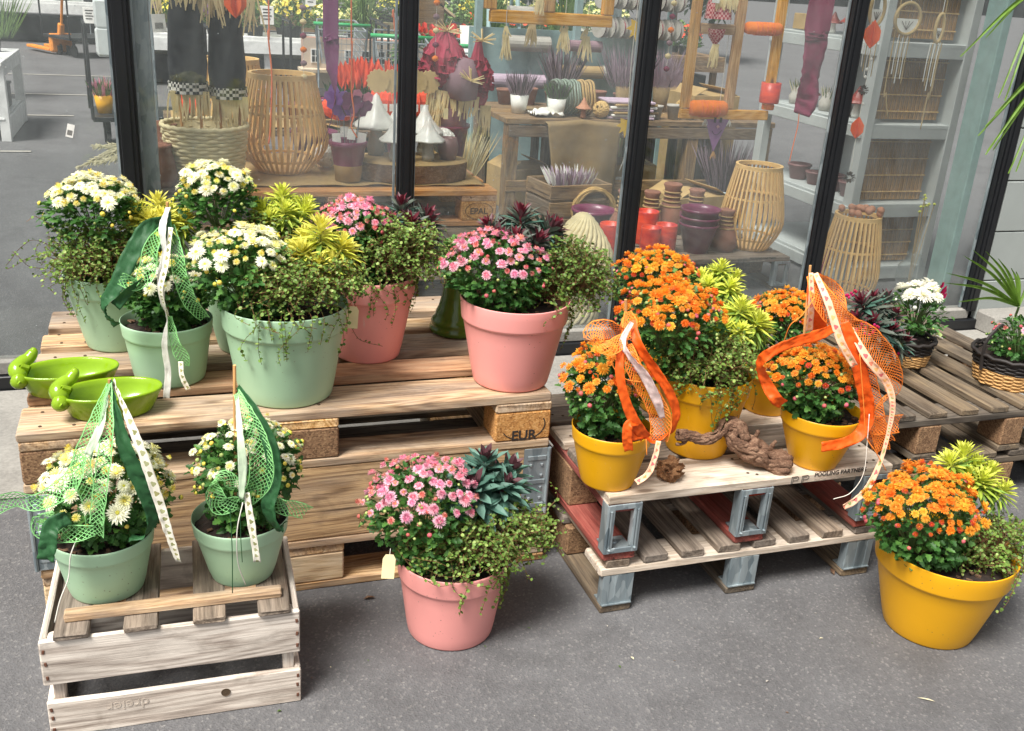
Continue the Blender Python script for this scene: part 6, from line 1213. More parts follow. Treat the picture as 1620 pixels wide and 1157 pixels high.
# ================================================================== right half of the shop interior
half_pallet_top('half pallet with printed board and steel feet inside the window under the lantern', (2.53, 2.12, 0), False, ('POOLING PARTNERS', 1))
ZP = .1765
def candle(label, loc, r_=.055, h=.15):
    t = thing('candle_pot', label, 'candle', loc, 0, 'red-orange candle pots'); mb = MB(); mb.lathe([(.001, 0), (r_*.96, 0), (r_, .006), (r_, h-.004), (r_*.97, h), (r_*.92, h-.002), (r_*.9, h*.8), (.001, h*.78)], 30); mb.build('cup', 'candle_red', t, smooth=True); mb = MB(); mb.tube([(0, 0, h*.77), (.002, 0, h*.9)], .002, 5); mb.build('wick', 'print_black', t)
wc = thing('wicker_stool', 'low round wicker stool under the leftmost red candle pot', 'stool', (2.40, 2.34, 0)); mb = MB(); weave(mb, 12, .12, .12, .004, .16, 22, .007, 0, 66); mb.lathe([(.001, .16), (.122, .164)], 30); mb.lathe([(.112, .005), (.112, .16)], 30); mb.build('weave', 'wicker', wc, smooth=True)
candle('red candle pot left of the third mullion on the wicker stool', (2.40, 2.33, .166)); candle('rear red candle pot right of the third mullion', (2.66, 2.46, ZP), .062, .17); candle('front red candle pot right of the third mullion', (2.69, 2.29, ZP), .056, .14); candle('red candle pot half hidden by the third mullion', (2.58, 2.24, ZP), .05, .14)
for k, (c, l) in enumerate((((2.86, 2.27, ZP), 'lowest'), ((2.86, 2.27, ZP+.035), 'middle'), ((2.86, 2.27, ZP+.075), 'topmost'))): bowl(l+' plum glass pot of the nested stack beside the candles', c, .06, .1, .15)
bowl('single plum pot behind the nested stack', (2.98, 2.5, ZP), .06, .095, .14); bowl('wide plum bowl behind the wicker gourd', (2.62, 3.05, 0), .09, .125, .22)
def clay_bottle(label, loc, s=1.0):
    t = thing('clay_bottle', label, 'bottle', loc, 0, 'brown ribbed clay bottles'); mb = MB(); pr = [(.001, 0), (.055, 0), (.07, .03), (.072, .06), (.055, .1), (.036, .14), (.034, .19), (.042, .21), (.038, .215), (.001, .2)]; mb.lathe([(r_*s, z*s) for r_, z in pr], 22, wob=.08); mb.build('body', 'terracotta', t, smooth=True)
    for z, r_ in ((.12, .046), (.14, .039), (.16, .037), (.18, .037)): mb = MB(); mb.tube([(r_*s*math.cos(2*math.pi*i/20), r_*s*math.sin(2*math.pi*i/20), z*s) for i in range(20)], .004*s, 5, loop=True); mb.build('cord_wrap', 'burlap', t)
for i, (c, s, l) in enumerate((((2.60, 2.60, ZP), 1.15, 'brown clay bottle right behind the third mullion'), ((2.76, 2.62, ZP), 1.1, 'second brown clay bottle from the third mullion'), ((2.90, 2.66, ZP), 1.25, 'tallest brown clay bottle behind the plum pots'), ((3.05, 2.66, ZP), 1.1, 'brown clay bottle left of the bamboo lantern, rear'), ((3.02, 2.28, ZP), 1.0, 'front brown clay bottle beside the plum pot stack'))): clay_bottle(l, c, s)
# wicker gourd
wg = thing('wicker_gourd', 'plaited natural fibre gourd with a price tag behind the right pink pot', 'gourd', (2.0, 1.76, 0)); wg.scale = (1.12, 1.12, 1.04); mb = MB(); prof = cat_rom([(.065, .004, 0), (.085, .05, 0), (.08, .12, 0), (.095, .19, 0), (.122, .26, 0), (.115, .33, 0), (.08, .40, 0), (.035, .465, 0), (.01, .485, 0)], 5); n = 40
for q in range(22):
    path = []
    for i, p in enumerate(prof): a = 2*math.pi*q/22+i*.09; path.append((p.x*math.cos(a), p.x*math.sin(a), p.y))
    mb.tube(path, [.0105*(.55+.5*p.x/.12)+.0022*(i % 2) for i, p in enumerate(prof)], 6)
mb.lathe([(p.x*.93, p.y) for p in prof], 28); mb.build('plait', 'wicker', wg, smooth=True); mb = MB(); mb.box((0, -.03, .455), (.035, .0012, .045), 0, Matrix.Rotation(R(-30), 3, 'X')); mb.build('price_tag', 'paper', wg)

# work table with burlap
tb = thing('work_table', 'dark plank work table with a burlap drape behind the third pane', 'table', (2.3, 3.75, 0))
for i in range(5): board(tb, (.95, .08+i*.16, .60), 1.9, .15, .035, 'bench_wood', name='top_plank')
for x in (.05, .55, 1.3, 1.85):
    for y in (.05, .7): board(tb, (x, y, .29), .58, .08, .08, 'bench_wood', 'z', 'leg')
for z in (.54, .2): board(tb, (.95, .02, z), 1.86, .07, .03, 'bench_wood', name='rail', rx=R(90))
for i in range(10): board(tb, (.12+i*.18, .78, .3), .6, .12, .02, 'dark_wood', 'z', 'back_plank')
cloth('burlap_drape', 'brown burlap drape hanging over the front of the work table', lambda u, v: (Vector((2.55+.5*u, 4.25-v*1.4*.4, .622+.012*noise.noise(Vector((u*5, v*5, 0))))) if v < .36 else Vector((2.55+.5*u+(v-.36)*(.05-.12*(u-.5)), 3.725-.035*math.sin(u*9+v*2)*(v-.3)-.02, .622-(v-.36)*.72-.04*abs(u-.5)))), 30, 30, 'burlap_dark')
# things on and under the table
def coil(label, c, r_, n, L):
    t = thing('wire_coil', label, 'coil', c, 0, 'green wire coils'); mb = MB()
    for k in range(n): mb.tube([(L*k/n-L/2+.004*math.sin(q), (r_+.006*math.sin(k*2.1))*math.cos(2*math.pi*q/26), (r_+.006*math.sin(k*2.1))*math.sin(2*math.pi*q/26)+r_) for q in range(26)], .008, 5, 0 if k < n*.6 else 1, loop=True)
    mb.build('windings', ['wire_coil', 'burlap'], t, smooth=True)
coil('large coils of grey green wire on the work table', (2.80, 3.95, .63), .1, 14, .26)
mushroom('brown wooden mushroom at the front of the work table', (2.82, 3.80, .62), .75, 1.0, ('brown_nut', 'brown_nut'))
def herb(mb, n, r_, h, g, mi=1, l=.05, w=.006):
    for i in range(n): a = g.uniform(0, 6.3); k = r_*math.sqrt(g.random()); mb.leaf((k*math.cos(a)*.6, k*math.sin(a)*.6, 0), (math.cos(a)*.5*k/r_+g.uniform(-.2, .2), math.sin(a)*.5*k/r_, 1), (0, -1, 0), h*g.uniform(.6, 1.1), w, mi if g.random() < .6 else mi+1, 'lance')
def heather(label, c, r_, h, pot='ceramic', mats=('leaf_heather', 'pet_heather'), seed=1, ph=.11):
    t = thing('potted_heather', label, 'potted plant', c, 0, 'potted heathers'); mb = MB(); mb.lathe([(.001, 0), (.045, 0), (.06, ph), (.055, ph), (.001, ph*.85)], 20); mb.build('pot', pot, t, smooth=True); mb = MB(); herb(mb, 160, r_, h, random.Random(seed), 0); mb.build('sprigs', list(mats), t, (0, 0, ph*.9))
heather('purple heather in a white pot at the left of the work table', (2.46, 4.0, .62), .09, .16); heather('green heather in a white pot right of the first one', (2.66, 3.86, .62), .08, .12, mats=('leaf_far', 'leaf_heather'), seed=2)
heather('dark heather bunch on the middle of the work table', (2.85, 4.3, .62), .11, .3, 'black_plastic', seed=3, ph=.13); heather('pink heather bunch in a basket at the right of the work table', (3.25, 4.15, .62), .16, .3, 'burlap_dark', ('pet_heather', 'leaf_heather'), 4, .16); heather('lilac heather bunch at the right end of the work table', (3.55, 4.2, .62), .16, .28, 'burlap_dark', ('pet_heather', 'pet_heather'), 5, .16)
for k in range(7): slab('flat_package', ('bottommost', 'second lowest', 'third lowest', 'middle', 'third highest', 'second highest', 'topmost')[k]+' flat wrapped package of the pile on the work table', 'package', (3.15+.01*(k % 3), 3.88, .628+.016*k), (.32-.02*(k % 2), .22, .013), ('lilac', 'paper', 'burlap')[k % 3], (0, 0, R(6*(k % 3)-6)), .003, 'pile of flat packages')
cloth('cellophane', 'crumpled clear wrapping on the work table', lambda u, v: Vector((2.5+u*.2, 3.80+v*.16, .63+.06*abs(noise.noise(Vector((u*5, v*5, 2)))))), 12, 10, 'ceramic', 'wrapping', .001)
# ribbon rolls on a rack behind
rk = thing('ribbon_rack', 'grey rack with rolls of felt and ribbon behind the work table', 'rack', (2.45, 4.95, 0))
for x in (0, .75, 1.5): board(rk, (x, 0, .8), 1.6, .05, .05, 'ladder_blue', 'z', 'upright')
mb = MB(); mb.box((.75, .04, .55), (1.6, .02, 1.05)); mb.build('back_panel', 'ladder_blue', rk)
for k, (x, z, L, r_, m) in enumerate(((.35, 1.18, .3, .05, 'ceramic_grey'), (.35, .98, .34, .055, 'ceramic_grey'), (.8, .98, .25, .04, 'mauve'), (.75, .8, .4, .045, 'burlap'), (.3, .72, .4, .05, 'lilac'), (1.1, .8, .3, .05, 'ceramic_grey'))): mb = MB(); mb.tube([(-L/2, 0, 0), (L/2, 0, 0)], r_, 16); mb.build('fabric_roll', m, rk, (x, -.06, z), smooth=False)
for k in range(18):
    x = .88+.075*(k % 9); z = 1.32-.2*(k//9); mb = MB(); mb.tube([(-.006, 0, 0), (-.004, 0, 0)], .075, 18); mb.tube([(.026, 0, 0), (.028, 0, 0)], .075, 18); mb.tube([(-.004, 0, 0), (.026, 0, 0)], .055, 18, 1); mb.build('ribbon_spool', ['ceramic_grey', ('burgundy', 'mauve', 'plum_dark', 'wine_net')[k % 4]], rk, (x, -.1, z), (0, 0, R(20)))
# crates under the table
bx = thing('wooden_box', 'open wooden box of frosted branches under the work table', 'box', (2.62, 3.45, 0), R(8))
for z in (.06, .16, .26): plank_front(bx, (0, -.15, z), .42, .085, .015, 'bench_wood', 'slat'); plank_front(bx, (0, .15, z), .42, .085, .015, 'bench_wood', 'slat')
for x in (-.2, .2):
    for z in (.06, .16, .26): place('slat', board_mesh(.29, .085, .015, 'bench_wood', 1), bx, (x, 0, z), (R(90), 0, R(90)))
mb = MB(); herb(mb, 260, .2, .12, random.Random(6), 0, w=.012); mb.build('frosted_branches', ['lilac', 'ceramic'], bx, (0, 0, .26))
wr = thing('willow_wreath', 'pale willow wreath basket leaning below the burlap drape', 'wreath', (2.72, 3.28, .0)); mb = MB()
for k in range(14): mb.tube([((.13+.012*math.sin(k*1.3+q*.4))*math.cos(2*math.pi*q/30), .02*math.sin(k*2+q*.3), .15+(.13+.012*math.cos(k+q*.5))*math.sin(2*math.pi*q/30)) for q in range(30)], .005, 4, loop=True)
mb.build('withies', 'cane', wr)

# white corner shelf at the right
su = thing('shelf_unit', 'white corner shelf unit with cane mats behind the right panes', 'shelf', (3.7, 2.2, 0))
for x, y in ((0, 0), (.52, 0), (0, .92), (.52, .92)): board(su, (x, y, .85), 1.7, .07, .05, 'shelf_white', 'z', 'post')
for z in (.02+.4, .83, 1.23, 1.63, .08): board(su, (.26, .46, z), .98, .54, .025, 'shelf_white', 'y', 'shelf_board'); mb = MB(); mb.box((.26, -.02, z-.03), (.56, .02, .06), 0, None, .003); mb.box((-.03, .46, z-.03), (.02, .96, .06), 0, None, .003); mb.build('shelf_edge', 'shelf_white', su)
for z0, z1 in ((.1, .38), (.44, .79), (.86, 1.19), (1.26, 1.6)):
    mb = MB(); nb_ = 34
    for i in range(nb_): mb.tube([(.05+.42*i/(nb_-1), .05+.003*(i % 2), z0), (.05+.42*i/(nb_-1), .05+.003*(i % 2), z1)], .0058, 5)
    for k in range(4): mb.box((.26, .043, z0+(z1-z0)*(k+.5)/4), (.43, .004, .006), 1)
    mb.build('cane_mat', ['mat_cane', 'bamboo'], su)
mb = MB(); mb.box((.53, .46, .85), (.012, .9, 1.6)); mb.build('side_panel', 'shelf_white', su)
for i, (c, s, l) in enumerate(((( 3.76, 2.55, 1.245), .8, 'red capped ceramic mushroom on the upper left shelf'), ((3.80, 2.75, 1.245), .65, 'second red capped ceramic mushroom on the upper left shelf'), ((3.78, 2.40, .845), .95, 'red capped ceramic mushroom on the middle left shelf'), ((3.80, 2.85, .845), .8, 'rear red capped ceramic mushroom on the middle left shelf'))): mushroom(l, c, s, 1.05, ('mush_cap', 'ceramic'))
slab('letter_block', 'wooden letter block ornament on the upper left shelf', 'ornament', (3.76, 2.98, 1.29), (.05, .12, .085), 'burlap', bev=.004)
for i, (y, l) in enumerate(((2.5, 'front'), (2.66, 'middle'), (2.95, 'rear'))):
    t = thing('moss_figure', l+' pale moss and twig ornament on the middle left shelf', 'ornament', (3.78, y, .845), 0, 'moss ornaments'); mb = MB(); g = random.Random(i); mb.lathe([(.001, 0), (.04, 0), (.045, .04), (.02, .09), (.001, .1)], 12, wob=.3); mb.build('body', 'ceramic_grey', t, smooth=True); mb = MB(); herb(mb, 40, .05, .09, g, 0); mb.build('twigs', ['pampas', 'leaf_far'], t, (0, 0, .05))
dg = thing('dried_branches', 'bundle of dried branches lying on the lower front shelf', 'dried branches', (3.95, 2.36, .43)); mb = MB(); g = random.Random(3)
for i in range(40): a = Vector((g.uniform(-.2, .1), g.uniform(-.08, .05), g.uniform(.008, .05))); mb.tube([a, a+Vector((g.uniform(.05, .14), g.uniform(-.03, .03), g.uniform(-.004, .03)))], .0022, 4)
mb.build('twigs', 'cone_brown', dg)
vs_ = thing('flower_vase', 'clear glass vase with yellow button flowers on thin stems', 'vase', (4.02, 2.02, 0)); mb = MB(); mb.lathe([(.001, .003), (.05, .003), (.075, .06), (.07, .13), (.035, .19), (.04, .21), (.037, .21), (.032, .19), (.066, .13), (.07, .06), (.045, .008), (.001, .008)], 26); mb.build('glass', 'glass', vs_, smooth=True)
for i in range(12):
    e = Vector((g.uniform(-.05, .05), g.uniform(-.03, .03), g.uniform(.42, .52))); mb = MB(); mb.tube([(e.x*.1, e.y*.1, .02), e], .0015, 4); mb.lathe([(.0005, -.009), (.009, 0), (.0005, .009)], 8, e, 1); mb.build('button_flower', ['cane', 'leaf_lime'], vs_)
o = slab('folded_cloth', 'burgundy package with a white label left of the fourth mullion', 'package', (3.42, 2.0, .14), (.02, .16, .27), 'burgundy', (R(-8), R(10), R(-20)), .004); mb = MB(); mb.box((-.012, -.03, .1), (.002, .07, .07)); mb.build('label', 'paper', o)
# ladder
ld = thing('step_ladder', 'pale grey step ladder behind the third pane', 'ladder', (3.05, 6.5, 0))
for x in (0, .36):
    mb = MB(); mb.tube([(x, 0, 0), (x*.7+.1, .5, 1.45)], .022, 8); mb.build('rail', 'ladder_blue', ld); mb = MB(); mb.tube([(x, 1.0, 0), (x*.7+.1, .52, 1.42)], .016, 8); mb.build('back_rail', 'ladder_blue', ld)
for k in range(5): z = .25+.26*k; mb = MB(); mb.box((.18*(1-.3*z/1.45)+.1*z/1.45, .5*z/1.45, z), (.36*(1-.3*z/1.45), .09, .022), 0, None, .003); mb.build('step', 'ladder_blue', ld)
# shopping carts
def cart(label, loc, rz):
    t = thing('shopping_cart', label, 'shopping cart', loc, rz, 'shopping carts'); wx, L = .5, .85
    mb = MB(); mb.tube([(-wx/2-.03, 0, .86), (wx/2+.03, 0, .86)], .018, 10); mb.build('handle', 'cart_green', t, smooth=True)
    mb = MB(); z0, z1 = .48, .8
    for k in range(6):
        z = z0+(z1-z0)*k/5; s = .8+.2*k/5; mb.tube([(-wx/2*s, .06, z), (wx/2*s, .06, z), (wx/2*s*.8, L*s, z+.06), (-wx/2*s*.8, L*s, z+.06)], .004 if k < 5 else .009, 5, loop=True)
    for i in range(11):
        u = -1+2*i/10
        for y in (.06, L): mb.tube([(u*wx/2*.8*(1 if y < .1 else .8), .06 if y < .1 else L*.8, z0), (u*wx/2*(1 if y < .1 else .8), y, z1)], .003, 4)
    for i in range(13):
        v = i/12
        for s in (-1, 1): mb.tube([(s*wx/2*.8*(1-.2*v), .06+(L*.8-.06)*v, z0+.06*v), (s*wx/2*(1-.2*v), .06+(L-.06)*v, z1+.06*v)], .003, 4)
        mb.tube([(-wx/2*.8*(1-.2*v), .06+(L*.8-.06)*v, z0+.06*v), (wx/2*.8*(1-.2*v), .06+(L*.8-.06)*v, z0+.06*v)], .003, 4)
    mb.build('basket', 'wire_grey', t)
    mb = MB()
    for s in (-1, 1): mb.tube(cat_rom([(s*wx/2, 0, .86), (s*wx/2, .03, .78), (s*wx*.46, .12, .4), (s*wx*.46, .1, .12)], 4), .011, 6); mb.tube([(s*wx*.46, .1, .14), (s*wx*.36, .85, .14)], .011, 6); mb.tube([(s*wx*.36, .85, .14), (s*wx*.38, .7, .5)], .011, 6)
    mb.build('chassis', 'galvanised', t)
    for x, y in ((-.23, .1), (.23, .1), (-.18, .85), (.18, .85)): mb = MB(); mb.tube([(-.012, 0, 0), (.012, 0, 0)], .055, 16); mb.build('wheel', 'rubber', t, (x, y, .055))
    return t
cart('nearer shopping cart with a green handle behind the scarecrow doll', (2.70, 6.1, 0), R(-4)); cart('farther shopping cart with a green handle, left of the nearer one', (2.35, 6.9, 0), R(-8)); cart('rearmost shopping cart behind the second mullion', (2.05, 8.3, 0), R(-5))
slab('notice_board', 'white printed sign on the farther shopping cart', 'sign', (2.88, 6.55, .86), (.2, .01, .28), 'paper', (R(-15), 0, 0))

# ================================================================== yard seen through the panes
for i, (y, x0, x1) in enumerate(((5.95, -3, -.62), (7.75, -3, -.45), (9.2, -3, -.3), (10.95, -3, -.05))):
    struct(sheet('painted_line', x0, x1, y, y+.05, .006, 'ceramic_grey'))
wt = thing('white_bench', 'white wooden display bench at the left edge behind the glass', 'bench', (-.80, 6.4, 0))
board(wt, (-.5, .55, .575), 1.15, 1.0, .03, 'white_paint', 'y', 'top')
for x in (-.03, -.97):
    for y in (.04, 1.06): board(wt, (x, y, .28), .56, .07, .07, 'white_paint', 'z', 'leg')
board(wt, (-.5, .55, .17), 1.1, .95, .02, 'white_paint', 'y', 'shelf'); board(wt, (-.01, .55, .09), 1.0, .16, .02, 'white_paint', 'y', 'skirt', rx=R(90)); board(wt, (-.01, .55, .52), 1.0, .08, .02, 'white_paint', 'y', 'skirt', rx=R(90))
mb = MB(); mb.box((0, 0, .09), (.3, .4, .18), 0, None, .01); mb.box((0, 0, .185), (.32, .42, .02), 0, None, .005); tag(mb.build('storage_box', 'black_plastic', None, (-1.0, 6.9, .181)), 'black plastic box on the shelf of the white bench', 'box')
heather('red leafed plant in a plum pot on the white bench', (-1.02, 6.6, .592), .13, .25, 'plum', ('leaf_wine', 'leaf_far2'), 7)
heather('grassy plant in a dark pot at the back of the white bench', (-.95, 7.2, .592), .25, .4, 'black_plastic', ('leaf_far2', 'leaf_far'), 8)
# pallet truck
pt = thing('pallet_truck', 'orange pallet truck parked in the yard behind the left pane', 'pallet truck', (-1.0, 13.6, 0), R(-60)); pt.scale = (.62, .62, .62); mb = MB()
for y in (-.2, .2): mb.box((-.55, y, .1), (1.1, .15, .06), 0, None, .01)
mb.box((.05, 0, .25), (.15, .5, .4), 0, None, .03); mb.tube(cat_rom([(.1, 0, .4), (.2, 0, .8), (.3, 0, 1.2)], 4), .03, 8); mb.box((.1, 0, .5), (.12, .12, .35), 0, Matrix.Rotation(R(15), 3, 'Y'), .02); mb.tube([(.3, -.12, 1.2), (.3, .12, 1.2)], .02, 8); mb.build('frame', 'truck_orange', pt)
for y in (-.1, .1): mb = MB(); mb.tube([(0, -.03, 0), (0, .03, 0)], .1, 18); mb.build('wheel', 'rubber', pt, (.12, y, .1))
def trolley(label, loc, rz, w_=.9, l=.6):
    t = thing('flatbed_trolley', label, 'trolley', loc, rz, 'flatbed trolleys'); mb = MB(); mb.box((0, 0, .25), (w_, l, .035), 0, None, .004); mb.build('deck', 'black_plastic', t)
    for s in (-1, 1): mb = MB(); mb.tube(cat_rom([(s*w_/2, -l/2, .25), (s*w_/2, -l/2, .85), (s*w_/2, -l/2+.05, .9), (s*w_/2, l/2-.05, .9), (s*w_/2, l/2, .85), (s*w_/2, l/2, .25)], 4), .012, 6); mb.build('bow_handle', 'black_frame', t)
    for x in (-.35, .35):
        for y in (-.22, .22): mb = MB(); mb.tube([(-.015, 0, 0), (.015, 0, 0)], .08, 16); mb.tube([(0, 0, .03), (0, 0, .165)], .02, 6); mb.build('wheel', 'rubber', t, (x*w_/.9, y, .08))
    return t
trolley('black flatbed trolley beside the first post in the yard', (.25, 6.25, 0), R(5)); trolley('black flatbed trolley in the yard behind the purple ribbon', (1.9, 7.8, 0), R(0)); trolley('farther black flatbed trolley right of the purple ribbon', (2.9, 8.6, 0), R(0)); trolley('black trolley in the yard behind the pallet truck', (-.5, 13.6, 0), R(30), 1.2, .8)
t = thing('yellow_potted_plant', 'small yellow pot with pink flowers on the flatbed trolley left of the first post', 'potted plant', (-.10, 6.15, .268)); mb = MB(); mb.lathe([(.001, 0), (.05, 0), (.07, .13), (.062, .13), (.001, .11)], 22); mb.build('pot', 'pot_yellow', t, smooth=True); mb = MB(); herb(mb, 140, .12, .14, random.Random(3), 0, w=.012); mb.build('foliage', ['leaf_far', 'pet_pink2'], t, (0, 0, .12))
# far benches with plants
def mound(seed, mats, n=260, r_=.2, h=.24, fl=0):
    g = random.Random(seed); mb = MB(); mb.lathe([(.001, 0), (.09, 0), (.11, .12), (.001, .12)], 12, mi=2)
    for i in range(n): d = sph(g, 0, R(100)); p = Vector((d.x*r_, d.y*r_, .13+max(0, d.z)*h))*g.uniform(.8, 1.05); mb.leaf(p, d+Vector((g.uniform(-.6, .6), g.uniform(-.6, .6), .3)), d+Vector((0, 0, .5)), .05, .028, 0)
    for i in range(fl): d = sph(g, 0, R(70)); mb.leaf(Vector((d.x*r_, d.y*r_, .14+d.z*h))*1.05, Vector((g.uniform(-1, 1), g.uniform(-1, 1), .2)), d, .05, .05, 1, 'round')
    return mb.mesh('far_plant', list(mats)+['black_plastic'])
FP = {'yellow': [mound(i, ('leaf_far', 'pet_yellow'), fl=60) for i in range(2)], 'green': [mound(5+i, ('leaf_far', 'leaf_far2'), fl=40) for i in range(2)], 'purple': [mound(9, ('leaf_dark', 'pet_purple'), fl=70)], 'red': [mound(11, ('leaf_far', 'paper_orange'), fl=70)], 'pale': [mound(13, ('leaf_far2', 'pet_white2'), fl=80)], 'white': [mound(14, ('leaf_far', 'pet_cream'), fl=50)]}
FPL = {'yellow': 'yellow flowering', 'green': 'plain green', 'purple': 'purple flowering', 'red': 'red-orange flowering', 'pale': 'pale yellow flowering', 'white': 'white flowering'}
g = random.Random(77)
def far_bench(label, loc, L, D, h, kinds, place_word, front='white_paint'):
    t = thing('plant_bench', label, 'bench', loc, 0, 'far plant benches'); board(t, (L/2, D/2, h), L, D, .05, front, name='top'); mb = MB(); mb.box((L/2, -.012, h-.09), (L, .02, .13)); mb.build('apron', front, t); mb = MB(); mb.box((L/2, D/2+.1, h/2-.1), (L-.2, D-.3, h-.24)); mb.build('underframe', 'black_plastic', t)
    for x in (.1, L/2, L-.1): board(t, (x, .08, h/2-.02), h-.04, .07, .07, front, 'z', 'leg')
    x = .2; q = 0
    ON = ('first', 'second', 'third', 'fourth', 'fifth', 'sixth', 'seventh', 'eighth', 'ninth', 'tenth', 'eleventh', 'twelfth', 'thirteenth', 'fourteenth', 'fifteenth', 'sixteenth', 'seventeenth', 'eighteenth')
    while x < L-.15:
        for yy in (.22, .62):
            if yy < D: k = g.choice(kinds); o = place('far_plant', g.choice(FP[k]), None, (loc[0]+x+g.uniform(-.03, .03), loc[1]+yy, h+.026), (0, 0, g.uniform(0, 6)), g.uniform(.8, 1.1)); tag(o, FPL[k]+' plant, '+ON[q]+' from left in the '+('front' if yy < .4 else 'back')+' row of the '+place_word, 'potted plant', 'plants on the '+place_word)
        x += .42; q += 1
far_bench('white plant bench in the yard behind the large lantern', (-.1, 10.2, 0), 3.2, .9, .55, ('yellow', 'green', 'purple', 'pale'), 'nearer left bench'); far_bench('long plant bench across the back of the yard', (.0, 13.2, 0), 7.5, .9, .62, ('yellow', 'pale', 'green'), 'long rear bench', 'bench_wood')
far_bench('plant bench behind the shopping carts', (3.4, 9.3, 0), 3.6, .9, .6, ('green', 'white', 'red', 'green'), 'bench behind the carts', 'bench_wood'); far_bench('rear plant bench at the far left of the yard', (-5.5, 15.2, 0), 5.4, .9, .6, ('green', 'red', 'green'), 'far left bench')
# low brick front with white windows
bk = thing('brick_front', 'low brick facade with white windows in the yard behind the picks', 'brick wall', (1.75, 8.95, 0)); mb = MB(); mb.box((.65, .1, .34), (1.3, .2, .68)); mb.build('wall', 'brick_tex', bk); mb = MB(); mb.box((.65, -.03, .36), (1.4, .3, .03)); mb.build('ledge', 'pale_wood', bk)
for i in range(7):
    o = MB(); o.box((0, 0, 0), (.09, .014, .14)); o = o.build('window', 'white_paint', bk, (.12+.178*i, -.006, .5))
    for x in (-.02, .02):
        for z in (-.033, .033): mb = MB(); mb.box((x, -.008, z), (.03, .004, .055)); mb.build('pane', 'black_plastic', o)
# red spiky flowers on a plinth
for i, (x, l) in enumerate(((1.50, 'left'), (1.74, 'right'))):
    t = thing('celosia', 'bunch of red-orange plume flowers, '+l+' one left of the second mullion', 'flowers', (x, 4.5, 0), 0, 'red-orange plume flowers'); mb = MB(); mb.lathe([(.001, 0), (.1, 0), (.12, .5), (.001, .5)], 16); mb.build('bucket', 'black_plastic', t); mb = MB(); gg = random.Random(i); herb(mb, 120, .14, .26, gg, 0, w=.025); mb.build('leaves', ['leaf_dark', 'leaf_far'], t, (0, 0, .5)); mb = MB()
    for k in range(70): a = gg.uniform(0, 6.3); q = .12*math.sqrt(gg.random()); mb.leaf((q*math.cos(a), q*math.sin(a), .66+gg.uniform(0, .1)), (gg.uniform(-.3, .3), 0, 1), (0, -1, 0), .13, .03, 0, 'lance')
    mb.build('plumes', 'paper_orange', t)
# hedge and trees closing the yard
def tree(label, loc, h, r_, seed, n=2600, cat='tree'):
    t = thing('tree', label, cat, loc, 0, 'trees behind the yard'); g = random.Random(seed); mb = MB(); mb.tube(cat_rom([(0, 0, 0), (.05, 0, h*.3), (-.03, .02, h*.6), (0, 0, h*.85)], 5), [.11-.09*i/15 for i in range(16)], 8)
    cl = []
    for k in range(16): d = sph(g, 0, R(125)); c = Vector((d.x*r_*.7, d.y*r_*.7, h*.55+d.z*h*.36)); cl.append(c); mb.tube([(0, 0, h*g.uniform(.25, .5)), c*.6+Vector((0, 0, h*.25)), c], [.03, .02, .006], 5)
    mb.build('trunk', 'stem_brown', t); mb = MB()
    for i in range(n):
        c = g.choice(cl); d = sph(g, 0, math.pi); p = c+d*r_*.45*g.uniform(.4, 1.05); mb.leaf(p, d+Vector((g.uniform(-.5, .5), g.uniform(-.5, .5), -.1)), Vector((0, 0, 1)), .16*g.uniform(.7, 1.2), .085, 0 if g.random() < .6 else 1)
    mb.build('crown', ['leaf_dark', 'leaf_far'], t)
for i in range(9): tree(('leftmost', 'second', 'third', 'fourth', 'fifth', 'sixth', 'seventh', 'eighth', 'rightmost')[i]+' bushy tree of the dark row behind the yard', (-6.5+i*2.1, 17.5+.6*math.sin(i*2), 0), 2.9+.4*math.sin(i*1.7), 1.35, 100+i)

# taller stock standing about the yard
def tall_grass(label, loc, h, r_, seed, mats=('leaf_far2', 'leaf_far')):
    t = thing('tall_grass', label, 'grass', loc, 0, 'tall potted grasses'); mb = MB(); mb.lathe([(.001, 0), (.13, 0), (.17, .28), (.15, .28), (.001, .25)], 18); mb.build('pot', 'black_plastic', t, smooth=True); g = random.Random(seed); mb = MB()
    for i in range(220):
        a = g.uniform(0, 6.3); k = g.uniform(.2, 1)*r_; e = Vector((math.cos(a)*k, math.sin(a)*k, h*g.uniform(.55, 1))); p = cat_rom([(e.x*.1, e.y*.1, .25), (e.x*.35, e.y*.35, .25+e.z*.7), e], 3); m = i % 2
        for q in range(len(p)-1): w_ = .009*(1-q/len(p)); mb.add([p[q]-Vector((w_, 0, 0)), p[q]+Vector((w_, 0, 0)), p[q+1]+Vector((w_*.8, 0, 0)), p[q+1]-Vector((w_*.8, 0, 0))], [(0, 1, 2, 3)], m)
    mb.build('blades', list(mats), t)
tall_grass('tall green grass in a dark pot behind the brown hanging frame', (3.35, 7.6, 0), 1.35, .5, 1); tall_grass('second tall green grass right of the first, behind the ribbon rack', (4.3, 8.0, 0), 1.4, .55, 2); tall_grass('tall grass left of the birdhouse post', (2.55, 9.9, 0), 1.2, .5, 3); tall_grass('tall grass at the far left behind the white bench', (-1.35, 8.9, 0), 1.1, .5, 4)
bp = thing('birdhouse_post', 'weathered wooden birdhouse on a thick post in the yard', 'birdhouse', (3.0, 8.4, 0)); board(bp, (0, 0, .6), 1.2, .1, .1, 'bench_wood', 'z', 'post'); mb = MB(); mb.box((-.08, -.08, 1.0), (.3, .24, .5), 0, None, .01); mb.build('house_box', 'bench_wood', bp); mb = MB(); mb.box((.1, -.1, 1.05), (.2, .2, .02), 0, Matrix.Rotation(R(35), 3, 'Y')); mb.build('bracket_board', 'pale_wood', bp)
